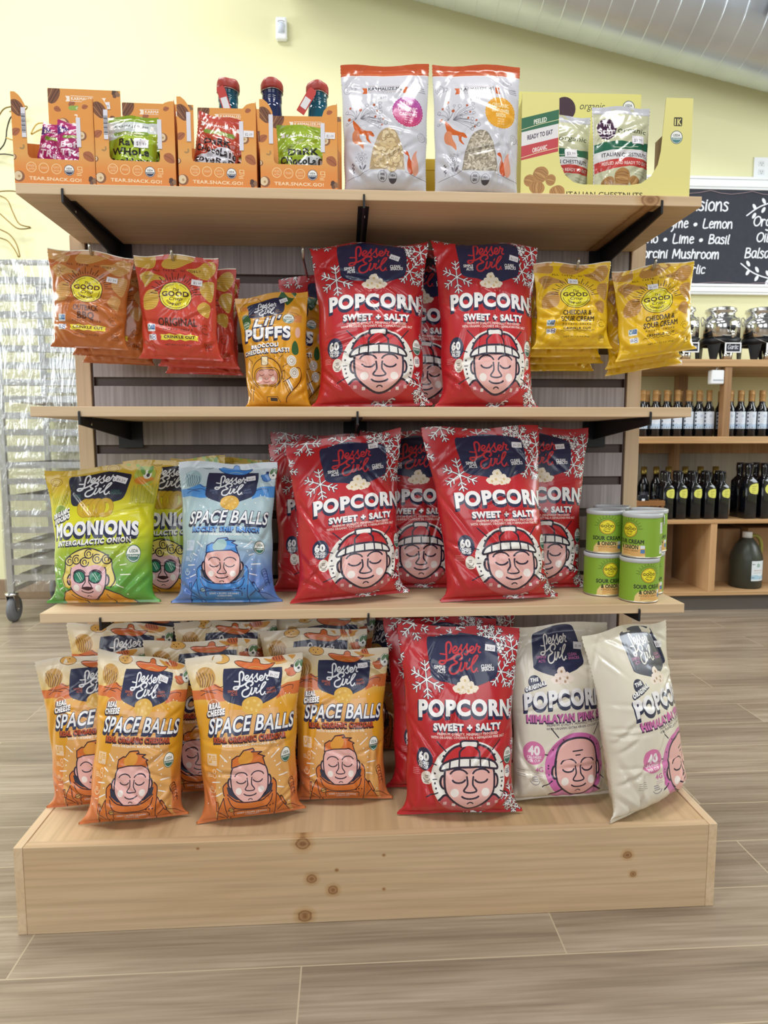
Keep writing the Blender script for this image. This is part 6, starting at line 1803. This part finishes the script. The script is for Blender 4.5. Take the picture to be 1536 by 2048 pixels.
SBF, SBB = art_snackbox_front(), art_snackbox_back()
ORSIDE = simple('orange_card_side', '#C9742E', 0.6, noise=0.08)
INSIDE = simple('brown_card_inside', '#9A6238', 0.7, noise=0.08)
SACH = {k: art_sachet(k) for k in ('berry', 'cashew', 'almond', 'chocash')}
BOXES = (
    (-0.5340, 0.1335, -.286, .205, 'magenta berry mix sachets', (('berry', -.031, .046, .012, .28, .031, .112), ('berry', .006, .074, .006, .34, .033, .098), ('berry', .024, .018, .006, .10, .037, .108)), -.5232, .228),
    (-0.3985, 0.1335, -.286, .205, 'lime green cashew sachets', (('cashew', -.014, .020, .010, .0, .047, .124), ('cashew', .024, .050, .006, .0, .039, .110)), -.3760, .206),
    (-0.2600, 0.1335, -.286, .205, 'reddish chocolate almond sachets', (('almond', -.014, .024, .004, .22, .043, .126), ('almond', .026, .054, .0, .0, .037, .094)), -.2370, .201),
    (-0.1205, 0.1335, -.286, .205, 'one green chocolate cashew sachet', (('chocash', .004, .040, .0, .02, .050, .128),), -.1000, .190))
DP = 0.155
for bi, (x, w, y, hh, what, sac, hx, hz) in enumerate(BOXES):
    box = empty('snack_box', (x, y, Z1 + .0006), (0, 0, (.03, .02, .0, -.02)[bi]), ('orange nut snack box holding ' + what), 'box', 'orange snack boxes on the top shelf')
    panel_card('front_panel', SBF, w, .147, .0009, box, (0, 0, 0))
    sy = lambda t: [(0.0010, 0), (DP, 0), (DP, .125), (.05, .085), (.03, .090), (0.012, .135), (0.0010, .142)]
    for s in (-1, 1):
        MB().prism(sy(0), 0, s * (w / 2 - .0010), s * (w / 2)).build('side_panel', ORSIDE, box)
    MB().box(-w / 2 + .001, w / 2 - .001, .001, DP, 0, .0009).build('bottom_panel', INSIDE, box)
    panel_card('back_panel', SBB, w, hz, .0009, box, (0.004, DP - .0012, 0))
    for sx_, zz in ((-.0475, .098), (.0415, .085)):
        sw = .0036
        lb = MB(); lb.box(sx_ * w / .1335 - sw, sx_ * w / .1335 + sw, -.0009, -.0001, zz - .024, zz + .024, .0003)
        t = lb.build('tear_flap', simple('white_flap', '#D9D9E4', 0.5), box, label='white card flap')
        if sx_ < 0 and bi < 2:
            bc = MB()
            for k in range(13): bc.box(sx_ * w / .1335 - .0032, sx_ * w / .1335 + .0032, -.0011, -.0009, zz - .016 + k * .0024, zz - .016 + k * .0024 + (.0008, .0014, .001)[k % 3])
            bc.build('barcode', BLACKM, t)
    fs = lambda u, yy, w=w: np.stack([(u - 50) / 100 * w, np.full_like(u, 0.0), (111 - yy) / 111 * .147], -1)
    if bi >= 2: sticker(box, fs, 90.5, 44, 13, 8, '$2.09', .03, off=.0006)
    fb = lambda u, yy, w=w, hz=hz: np.stack([(u - 50) / 100 * w + .002, np.full_like(u, DP - .0014), (160 - yy) / 160 * hz], -1)
    if bi == 0: sticker(box, fb, 80, 20, 14, 9, '$1.99', -.1, off=.0006)
    if bi == 2: sticker(box, fb, 14, 26, 13, 8, '$2.09', -.4, off=.0006)
    for si, (kd, dx, dy, dz, roll, hw, h) in enumerate(sac):
        c_, s_ = math.cos(roll), math.sin(roll)
        rt_ = lambda px_, pz_: (px_ * c_ + pz_ * s_ * .6, pz_ * c_ - px_ * s_)
        nmx = {'berry': ('magenta berry sachet leaning at the left of the first box', 'magenta berry sachet in the middle of the first box', 'magenta berry sachet at the right of the first box'), 'cashew': ('lime green cashew sachet at the left of the second box', 'lime green cashew sachet at the right of the second box'), 'almond': ('tilted red-brown chocolate sachet at the left of the third box', 'red-brown chocolate sachet at the right of the third box'), 'chocash': ('green chocolate cashew sachet alone in the fourth box',)}[kd][si]
        bag('snack_sachet', SACH[kd], (x + dx, y + dy, Z1 + .004 + dz * .3 + abs(s_) * hw), 0, 9, rt_(-hw, h), rt_(hw, h), rt_(-hw, 0), rt_(hw, 0), .011, 80 + bi * 5 + si, nmx, 'sachet', 'sachets in the orange boxes', [(70, 58, 26, 18, '$1.99', 0)] if (kd == 'cashew' and si == 0) else None, mat=FOIL, sag=.25, pin=.1, wr=.7)

# teal bottles behind the boxes
TEAL = simple('teal_glass', '#1F5C74', 0.08, 0, trans=0.35, noise=0.1, coat=0.3)
BLUEG = simple('dark_blue_glass', '#2A3560', 0.08, 0, trans=0.3, noise=0.1, coat=0.3)
WAX = simple('red_wax', '#9A342C', 0.42, noise=0.2, nscale=50, bump=0.5)
TAGR = simple('red_paper_tag', '#B93A36', 0.55)
def wax_bottle(x, y, mat, label, tagang, rz, top=1.604):
    zb = Z1 + .0006; s = (top - zb)
    o = empty('sauce_bottle', (x, y, zb), (0, 0, rz), label, 'bottle', 'wax sealed bottles behind the snack boxes')
    pr = [(0.0001, 0), (.040, 0), (.043, .004), (.043, .150), (.041, .165), (.032, .185), (.025, .200), (.0215, .215), (.0195, s - .060), (.0195, s - .046)]
    for k in range(3): pr += [(.0195, s - .046 + k * .004), (.0205, s - .0445 + k * .004), (.0195, s - .0425 + k * .004)]
    pr += [(.0205, s - .031), (.0215, s - .028), (.0215, s - .022), (.0001, s - .022)]
    MB().lathe(pr, 36).build('glass_body', mat, o)
    w = MB().lathe([(0.0001, s - .0255), (.0222, s - .0255), (.0232, s - .020), (.0230, s - .011), (.0205, s - .005), (.012, s - .0035), (.0001, s - .0035)], 30)
    for v in w.bm.verts:
        a = math.atan2(v.co.y, v.co.x); r = math.hypot(v.co.x, v.co.y)
        if r > .01: v.co.x *= 1 + .03 * math.sin(5 * a + x * 90); v.co.y *= 1 + .03 * math.sin(7 * a); v.co.z += .0014 * math.sin(3 * a + x * 60)
    w.build('wax_cap', WAX, o)
    MB().tube([(.0225 * math.cos(a), .0225 * math.sin(a), s - .0262 + .001 * math.sin(3 * a)) for a in np.linspace(0, 2 * PI, 25)[:-1]], .0008, 5, closed=True).build('wire_loop', ZINC, o)
    if tagang is not None:
        tw, tl = .0085, .056
        t = MB()
        pts = [(-tw * .7, 0), (tw * .7, 0), (tw, -.006), (tw, -tl), (-tw, -tl), (-tw, -.006)]
        t.prism(pts, 1, -.0004, .0004)
        t.xform(Matrix.Translation((-.012 if tagang else .002, -.0245 if tagang == 0 else -.026, s - .026)) @ Matrix.Rotation(tagang, 4, 'Y'))
        tg = t.build('paper_tag', TAGR, o, label='red paper tag')
        p = MB().box(-tw * .75, tw * .75, -.0008, -.0005, -.045, -.022)
        p.xform(Matrix.Translation((-.012 if tagang else .002, -.0245 if tagang == 0 else -.026, s - .026)) @ Matrix.Rotation(tagang, 4, 'Y'))
        p.build('tag_label', simple('white_label', '#DADAE0', 0.5), tg)
    return o
wax_bottle(-.2782, -.040, TEAL, 'teal bottle with red wax top at the left, its red tag hanging straight', -.30, 0)
wax_bottle(-.1890, -.040, BLUEG, 'dark blue bottle with red wax top between the two teal ones', None, .4, 1.606)
wax_bottle(-.0960, -.040, TEAL, 'teal bottle with red wax top at the right, red tag swung out left', .52, .2, 1.603)

# stand-up nut pouches
NP = {'cashew': art_nutpouch('cashew'), 'sun': art_nutpouch('sun')}
for kd, x, w0, w1, h0, h1, sd_, lab in (('cashew', .0313, .149, .159, .222, .229, 91, 'stand-up pouch of cashews with a pink round badge and orange top'), ('sun', .1950, .153, .160, .229, .231, 92, 'stand-up pouch of sunflower seeds with a yellow round badge')):
    f = pillow(148, (-w1 / 2, h0), (w1 / 2, h1), (-w0 / 2, 0), (w0 / 2, 0), .030, sd_, wr=.55, pin=.03, sag=.16, full=.7, tb=.03)
    link('nut_pouch', surf('nut_pouch', NP[kd], f), FOIL, None, loc=(x, -.262, Z1 + .0008), rot=(-math.radians(3), 0, 0), label=lab, cat='pouch', group='nut pouches on the top shelf')
yc = empty('yellow_carton', (.113, -.13, Z1 + .0006), label='plain yellow carton hidden behind the two nut pouches', cat='box')
MB().box(-.07, .07, -.04, .04, 0, .100, .001).build('carton_body', simple('mustard_card', '#C9A92E', 0.55), yc)
MB().box(-.071, .071, -.041, .041, .0802, .1012, .001).build('carton_lid', simple('mustard_lid', '#D4B43A', 0.55), yc)

# chestnut display box
chb = empty('chestnut_box', (.4330, -.262, Z1 + .0006), (0, 0, -.01), 'pale yellow chestnut display box with cut-out front at the right', 'box')
CBF, CBB, CHP = art_chestbox_front(), art_chestbox_back(), art_chestpouch()
W_ = .313
panel_card('front_panel', CBF, W_, .180, .0012, chb, (0, 0, 0), back='#8A7A4A')
BRD = simple('brown_board_edge', '#6E5638', 0.7); 
for s in (-1, 1): MB().prism([(.0013, 0), (.15, 0), (.15, .165), (.03, .165), (.0013, .172)], 0, s * (W_ / 2 - .0015), s * W_ / 2).build('side_panel', simple('yellow_board', '#C9C06A', 0.6) if s < 0 else BRD, chb)
MB().box(-W_ / 2 + .002, W_ / 2 - .002, .0015, .15, 0, .0012).build('bottom_panel', BRD, chb)
panel_card('back_panel', CBB, .252, .256, .0012, chb, (-.004, .148, 0), back='#8A7A4A')
for dx, dy, ry, lab in ((-.060, .072, .02, 'chestnut pouch at the left in the yellow display box'), (.040, .034, .015, 'chestnut pouch at the right in the yellow display box, round logo showing')):
    hw, h = .056, .176
    f = pillow(150, (-hw, h), (hw, h), (-hw * .96, 0), (hw * .96, 0), .018, 95 + int(dx > 0), wr=.6, pin=.05, sag=.2, tb=.012)
    o = link('chestnut_pouch', surf('chestnut_pouch', CHP, f), FOIL, None, loc=(.4330 + dx, -.262 + dy, Z1 + .0075), rot=(-math.radians(4), ry, 0), label=lab, cat='pouch', group='chestnut pouches in the display box')
    sticker(o, f, 62 if dx < 0 else 76, 66 if dx < 0 else 55, 22, 13, '$3.99', -.05)

# ================================================================== CANS on the lower shelf
CAN = art_can()
CR_, CHT = .0362, .0855
LIDM = simple('clear_lid', '#DDE3EA', 0.2, trans=0.25, alpha=1.0)
RIMM = simple('tin_rim', '#C9C6BE', 0.3, 0.7)
SEALM = simple('white_peel_tab', '#E4E7EE', 0.4)
def can_f(u, y):
    a = (u - 50) / 100 * 2 * PI
    return np.stack([CR_ * np.sin(a), -CR_ * np.cos(a), .003 + (36 - y) / 36 * (CHT - .010)], -1)
can_me = surf('can_wall', CAN, can_f, back=False)
def make_can():
    o = empty('crisp_can', (0, 0, 0), label='x', cat='can', group='green sour cream crisp cans')
    link('can_wall', can_me, PAPER, o)
    MB().lathe([(.0001, 0), (CR_ - .002, 0), (CR_ + .0006, .001), (CR_ + .0006, .003), (CR_ - .001, .0035), (.0001, .0035)], 40).build('bottom_rim', RIMM, o)
    ld = MB().lathe([(.0001, CHT - .0105), (CR_ - .001, CHT - .0105), (CR_ + .0005, CHT - .0075), (CR_ + .0014, CHT - .007), (CR_ + .0014, CHT - .001), (CR_ + .0008, CHT), (CR_ - .003, CHT - .0002), (CR_ - .004, CHT - .002), (.0001, CHT - .002)], 40).build('lid', LIDM, o)
    MB().prism([(.010 * math.cos(t), .010 * math.sin(t) - .004) for t in np.linspace(0, 2 * PI, 13)[:-1]], 1, -CR_ - .0030, -CR_ - .0020).xform(Matrix.Rotation(2.3, 4, 'Z') @ Matrix.Translation((0, 0, CHT - .010))).build('peel_tab', SEALM, o)
    return o
cols = ((.4770, -.1930, .1, -.25, 'left stack', 'in the left column of cans'), (.5710, -.1820, -.12, .0, 'right stack', 'in the right column of cans'), (.5200, -.1180, .2, .4, 'rear stack', 'in the rear column of cans'), (.5275, -.2515, .12, -1.1, 'front stack', 'in the front column of cans'))
first = make_can()
k = 0
for (x, y, r0, r1, g, where) in cols:
    for lv, rz in ((0, r0), (1, r1)):
        o = first if k == 0 else copy_tree(first)
        o.location = (x + .003 * lv, y, Z3 + .0006 + lv * (CHT + .0004)); o.rotation_euler = (0, 0, rz)
        o['label'] = ('lower' if lv == 0 else 'upper') + ' green sour cream and onion can ' + where
        k += 1
# ================================================================== STOCK ON THE WALL UNIT
DKGLASS = simple('black_bottle_glass', '#0B0D14', 0.08, noise=0.1, coat=0.4)
FOILC = simple('tan_foil_capsule', '#B48A56', 0.45, 0.2, noise=0.1)
GOLDC = simple('gold_screw_cap', '#8E7A3C', 0.35, 0.7)
def lathe_label(r, h0, h1, art, span, shape=None):
    def f(u, y):
        a = (u / art.W - .5) * span
        return np.stack([r * np.sin(a), -r * np.cos(a), h1 - y / art.H * (h1 - h0)], -1)
    return surf('label', art, f, back=False)
wl = Art(60, 70, '#D9E2F0', grid=8)
wl.rect(24, 12, 36, 24, '#BFCBDF'); wl.ring(30, 18, 4, 4, .6, '#A5B2CB', 12); wl.txt('OLIVE OIL', 16, 44, 34, 3.4, '#A4AEC2', res=1); wl.txt('EXTRA VIRGIN', 17, 43, 41, 2.4, '#B2BACB', res=1)
wl.poly([(0, 52), (15, 49), (30, 53), (45, 49), (60, 52), (60, 64), (0, 64)], '#B4CBE6'); wl.rect(0, 64, 60, 70, '#C9DAEE')
wb = empty('oil_bottle', label='x', cat='bottle', group='white labelled oil bottles')
MB().lathe([(.0001, 0), (.024, 0), (.0265, .003), (.0265, .128), (.024, .145), (.014, .163), (.0125, .175), (.0125, .184)], 28).build('glass_body', DKGLASS, wb)
MB().lathe([(.0132, .178), (.0135, .182), (.0135, .214), (.0142, .215), (.0142, .219), (.0135, .220), (.0133, .235), (.0001, .236)], 24).build('foil_capsule', FOILC, wb)
link('label', lathe_label(.0268, .040, .126, wl, 2.6), VINYL, wb, label='white label with a blue band')
SZ2 = .8922
row = [1.475, 1.5408, 1.5981, 1.6555, 1.7140, 1.7700, 1.8230]
row2 = [1.932, 1.988, 2.045, 2.102, 2.160]
k = 0
ordn = ('first', 'second', 'third', 'fourth', 'fifth', 'sixth', 'seventh')
for rr, side in ((row, 'left of the pine post'), (row2, 'right of the pine post')):
    for i, x in enumerate(rr):
        for d in (0, 1):
            o = wb if k == 0 else copy_tree(wb)
            o.location = (x - (.008 if d == 0 else .022), 1.862 + d * .062, SZ2); o.rotation_euler = (0, 0, .1 - .2 * ((k * 7) % 5) / 5)
            o['label'] = f'white labelled oil bottle {side}, {ordn[i]} from left in the {"front" if d == 0 else "second"} row'
            k += 1
# square black bottles with yellow labels
yl = Art(40, 40, '#0B0D14', grid=6)
yl.poly([(2, 18), (8, 9), (20, 5), (38, 5), (38, 36), (18, 36), (8, 33), (3, 26)], '#D8D864', smooth=3)
for q in range(4): yl.rect(14, 12 + 6 * q, 32 - (q * 5) % 8, 14 + 6 * q, '#9A9C3E')
sb = empty('balsamic_bottle', label='x', cat='bottle', group='black bottles with yellow labels')
b_ = MB()
def sq(h, s, r, n=5):
    pts = []
    for (cx, cy, a0) in ((1, 1, 0), (-1, 1, .5), (-1, -1, 1), (1, -1, 1.5)):
        for q in range(n): 
            a = (a0 + .5 * q / (n - 1)) * PI
            pts.append((cx * (s - r) + r * math.cos(a), cy * (s - r) + r * math.sin(a), h))
    return pts
rings = [sq(0, .026, .006), sq(.003, .028, .007), sq(.163, .028, .007), sq(.176, .022, .012), sq(.186, .0165, .0165), sq(.198, .0155, .0155), sq(.212, .0185, .0185), sq(.232, .0185, .0185), sq(.240, .0170, .0170)]
vr = [[b_.bm.verts.new(p) for p in r] for r in rings]
for a, c in zip(vr, vr[1:]):
    for q in range(20): fc = b_.bm.faces.new((a[q], a[(q + 1) % 20], c[(q + 1) % 20], c[q])); fc.smooth = True
b_.bm.faces.new(vr[0][::-1]); b_.bm.faces.new(vr[-1])
b_.build('glass_body', DKGLASS, sb)
MB().lathe([(.0165, .232), (.0168, .244), (.0001, .245)], 20).build('cap', simple('black_cap', '#15161C', 0.4), sb)
link('label', surf('label', yl, lambda u, y: np.stack([(u / 40 - .5) * .046 + .0055, np.full_like(u, -.0284), .160 - y / 40 * .055], -1), back=False), VINYL, sb, label='yellow oval label')
SZ3 = .4713
k = 0
for i, (x, sc) in enumerate(((1.601, 1), (1.6693, 1), (1.7457, 1), (1.8196, 1), (1.8937, 1), (2.0345, 1.17), (2.1197, 1.17))):
    for d in (0, 1):
        if i == 7 and d == 0: continue
        o = sb if k == 0 else copy_tree(sb)
        o.location = (x + .02 * d * (1 if i < 5 else 0), 1.845 + d * .075, SZ3); o.scale = (sc, sc, sc); o.rotation_euler = (0, 0, .08)
        o['label'] = f'{"short" if sc == 1 else "tall"} black yellow-labelled bottle, {ordn[i] if i < 5 else ("first", "second", "last")[i - 5]} in the {"front" if d == 0 else "rear"} line {"beside the crate" if i < 5 else "at far right"}'
        k += 1
gb = empty('gold_cap_bottle', label='x', cat='bottle', group='gold capped bottles behind the black ones')
MB().lathe([(.0001, 0), (.028, 0), (.030, .003), (.030, .160), (.026, .180), (.0145, .200), (.0140, .225)], 24).build('glass_body', DKGLASS, gb)
MB().lathe([(.0150, .222), (.0155, .226), (.0155, .262), (.0001, .263)], 24).build('screw_cap', GOLDC, gb)
lb2 = Art(40, 40, '#4E525C', grid=8); lb2.rect(6, 8, 34, 12, '#8A8E98'); lb2.rect(8, 18, 32, 20, '#8A8E98')
link('label', lathe_label(.0303, .060, .130, lb2, 2.2), VINYL, gb)
for i, x in enumerate((1.494, 1.5591, 1.6266, 1.6943, 1.7866, 1.871, 1.9556)):
    o = gb if i == 0 else copy_tree(gb)
    o.location = (x, 2.02, SZ3); o['label'] = f'gold capped dark bottle in the back line, {ordn[i]} from left, mid shelf'

# crate, cartons, jug
cr = empty('wooden_crate', (1.494, 1.822, SZ3), label='small slatted wooden crate in front of the dark bottles', cat='crate')
CRW = wood('crate_wood', '#A77A4E', '#86592F', 0, 1.0)
for z in (.002, .036, .072):
    MB().box(-.072, .072, -.034, -.030, z, z + .026, .0008).build('slat', CRW, cr); MB().box(-.072, .072, .034, .038, z, z + .026, .0008).build('slat', CRW, cr)
    for x0 in (-.076, .072): MB().box(x0, x0 + .004, -.034, .038, z, z + .026, .0008).build('slat', CRW, cr)
for x0 in (-.072, .060):
    for y0 in (-.030, .022): MB().box(x0, x0 + .012, y0, y0 + .012, 0, .1, .0008).build('corner_post', CRW, cr)
MB().box(-.072, .072, -.03, .034, 0, .002).build('crate_floor', CRW, cr)
bgm = empty('wrapped_packet', (1.470, 1.826, SZ3 + .0022), label='dark glossy packet poking out of the wooden crate', cat='packet')
pk = MB().box(-.030, .030, -.012, .012, 0, .125, .008); pk.build('packet_body', simple('dark_foil', '#1E2026', 0.15, noise=0.3, coat=.5), bgm)
MB().box(-.010, .006, -.0125, -.0121, .085, .105).build('white_tag', WHITEP, bgm)
KRAFT = simple('kraft_card', '#A5835F', 0.7, noise=0.06); KRAFT2 = simple('kraft_card_dark', '#8A6A4C', 0.7, noise=0.06)
def carton(x0, x1, y0, y1, z0, h, mat, label):
    o = empty('cardboard_box', ((x0 + x1) / 2, y0, z0), label=label, cat='box', group='cardboard boxes on the bottom shelf')
    w, d = (x1 - x0) / 2, y1 - y0
    MB().box(-w, w, 0, d, 0, h, .0015).build('box_body', mat, o)
    MB().box(-w * .98, w * .98, .002, d - .002, h, h + .003).build('top_flap', mat, o)
    MB().box(-.02, .02, -.0006, 0, h * .55, h).build('packing_tape', simple('brown_tape', '#9A7A58', 0.3), o)
    return o
c1 = carton(1.25, 1.614, 1.85, 2.10, .1003, .293, KRAFT, 'brown cardboard box with a white sticker on the bottom shelf')
MB().box(.125, .168, -.0008, 0, .182, .278).build('shipping_label', simple('white_paper', '#D9D6DC', 0.6), c1)
carton(1.630, 1.775, 2.10, 2.26, .1003, .325, KRAFT2, 'brown cardboard box set far back beside the pine divider')
carton(1.880, 2.112, 2.02, 2.24, .1003, .290, KRAFT, 'brown cardboard box directly behind the dark jug')
carton(2.124, 2.42, 1.97, 2.25, .1003, .300, KRAFT, 'brown cardboard box at the right edge behind the jug')
jug = empty('oil_jug', (2.078, 1.90, .1003), (0, 0, -.15), 'dark gallon jug with white cap and white label on the bottom shelf', 'jug')
JM = simple('green_grey_plastic_jug', '#3C4038', 0.35, noise=0.1, trans=0.1)
MB().lathe([(.0001, 0), (.074, 0), (.080, .006), (.080, .150), (.076, .175), (.058, .220), (.036, .252), (.022, .264), (.020, .280), (.0001, .280)], 32).build('jug_body', JM, jug)
MB().lathe([(.0245, .262), (.0245, .290), (.023, .293), (.0001, .293)], 24).build('jug_cap', WHITEP, jug)
MB().tube(catmull([(.020, 0, .268), (.045, 0, .272), (.066, 0, .250), (.074, 0, .215), (.070, 0, .170)], 4), .009, 10).build('jug_handle', simple('olive_handle', '#8E8A3C', 0.4), jug)
jl = Art(40, 52, '#DDE6EC', grid=8); jl.rect(14, 8, 24, 16, '#9FB9B2'); jl.rect(6, 24, 34, 26, '#C9AFAF'); jl.rect(6, 30, 30, 31.5, '#B9B9C2'); jl.poly([(0, 38), (14, 36), (26, 40), (40, 37), (40, 48), (0, 48)], '#A9CBE0')
def fj(u, y):
    a = (u / 40 - .5) * 1.0 + .45
    return np.stack([.0804 * np.sin(a), -.0804 * np.cos(a), .148 - y / 52 * .105], -1)
link('label', surf('label', jl, fj, back=False), VINYL, jug, label='white paper label')
# small white box on the post
wbx = empty('white_control_box', (1.815, 1.800, 1.187), label='small white plastic box mounted on the pine post above the bottles', cat='control box')
MB().box(-.033, .032, -.012, .03, -.035, .035, .006).build('housing', WHITEP, wbx)
MB().box(-.026, .026, -.0128, -.0118, -.02, -.012).build('seam', simple('grey_seam', '#AEB4BE', .5), wbx)
MB().tube([(.0, .012, .034), (.004, .012, .046), (.012, .012, .0455)], .003, 8).build('cable', WHITEP, wbx)

# steel oil urns
URN = empty('oil_urn', label='x', cat='dispenser', group='steel oil urns on the shelving')
MB().lathe([(.0001, .118), (.080, .118), (.0925, .124), (.0925, .190), (.090, .206), (.080, .220), (.068, .228), (.066, .236), (.066, .250), (.074, .256), (.0745, .262), (.070, .266), (.0001, .270)], 48).build('tank', STEEL, URN)
MB().lathe([(.071, .262), (.073, .270), (.060, .276), (.010, .278), (.008, .286), (.0001, .287)], 40).build('lid', STEEL, URN)
for s in (-1, 1):
    MB().tube(catmull([(s * .080, 0, .214), (s * .092, 0, .230), (s * .1005, 0, .224), (s * .1000, 0, .206), (s * .0925, 0, .185)], 4), .0026, 8).build('handle', ZINC, URN)
st_ = MB().lathe([(.084, .1175), (.097, .1175), (.097, .088), (.086, .088), (.084, .1175)], 40)
for q in range(4):
    a = PI / 4 + q * PI / 2
    P = [(-.032, .09), (.032, .09), (.014, 0), (-.014, 0)]
    l = MB().prism(P, 1, -.093, -.088); l.xform(Matrix.Rotation(a, 4, 'Z'))
    l.build('leg', BLACKM, URN)
st_.build('stand_ring', BLACKM, URN)
tp = MB(); tp.tube([(0, -.090, .140), (0, -.125, .140)], .009, 12); tp.tube([(0, -.118, .142), (0, -.118, .112)], .007, 10)
tpo = tp.build('tap', STEEL, URN)
MB().lathe([(.0001, .150), (.009, .150), (.013, .160), (.012, .172), (.0001, .176)], 16, o=(0, -.118, 0)).build('tap_knob', simple('dark_knob', '#2A2A30', 0.3), tpo)
MB().lathe([(.0001, 0), (.022, 0), (.026, .055), (.0245, .055), (.021, .002), (.0001, .002)], 24, o=(0, -.075, .0005)).build('drip_cup', STEEL, URN)
sg = MB()
for x0, x1, z0, z1 in ((-.041, .041, .080, .086), (-.041, .041, .036, .042), (-.041, -.035, .042, .080), (.035, .041, .042, .080)): sg.box(x0, x1, -.128, -.122, z0, z1, .0015)
sgo = sg.build('sign_frame', WHITEP, URN)
for s in (-1, 1): MB().tube([(s * .034, -.123, .085), (s * .075, -.080, .117)], .0012, 5).build('sign_string', ZINC, sgo)
def sign_art(word):
    a = Art(70, 40, '#262A38', grid=8)
    hand(a, word, 35 - hand_w(word, 22) / 2, 27, 22, 2.2, '#E4E4F0')
    return surf('sign_board', a, lambda u, y: np.stack([(u / 70 - .5) * .070, np.full_like(u, -.1245), .080 - y / 40 * .038], -1), back=False)
ULOC = ((1.683, 'Lemon', 'steel oil urn partly hidden behind the right yellow chip bag'), (1.900, 'Garlic', 'steel oil urn with the little Garlic sign, middle one of the three'), (2.115, 'Lime', 'steel oil urn cut off by the right edge of the photo'))
us = [URN, copy_tree(URN), copy_tree(URN)]
for o, (x, word, lab) in zip(us, ULOC):
    o.location = (x, 1.945, 1.2733); o['label'] = lab; o.scale = (1.02, 1.02, 1.0)
    fr = [c for c in o.children if c.name.startswith('sign_frame')][0]
    link('sign_board', sign_art(word), CHALK, fr, label='dark little sign with white lettering')
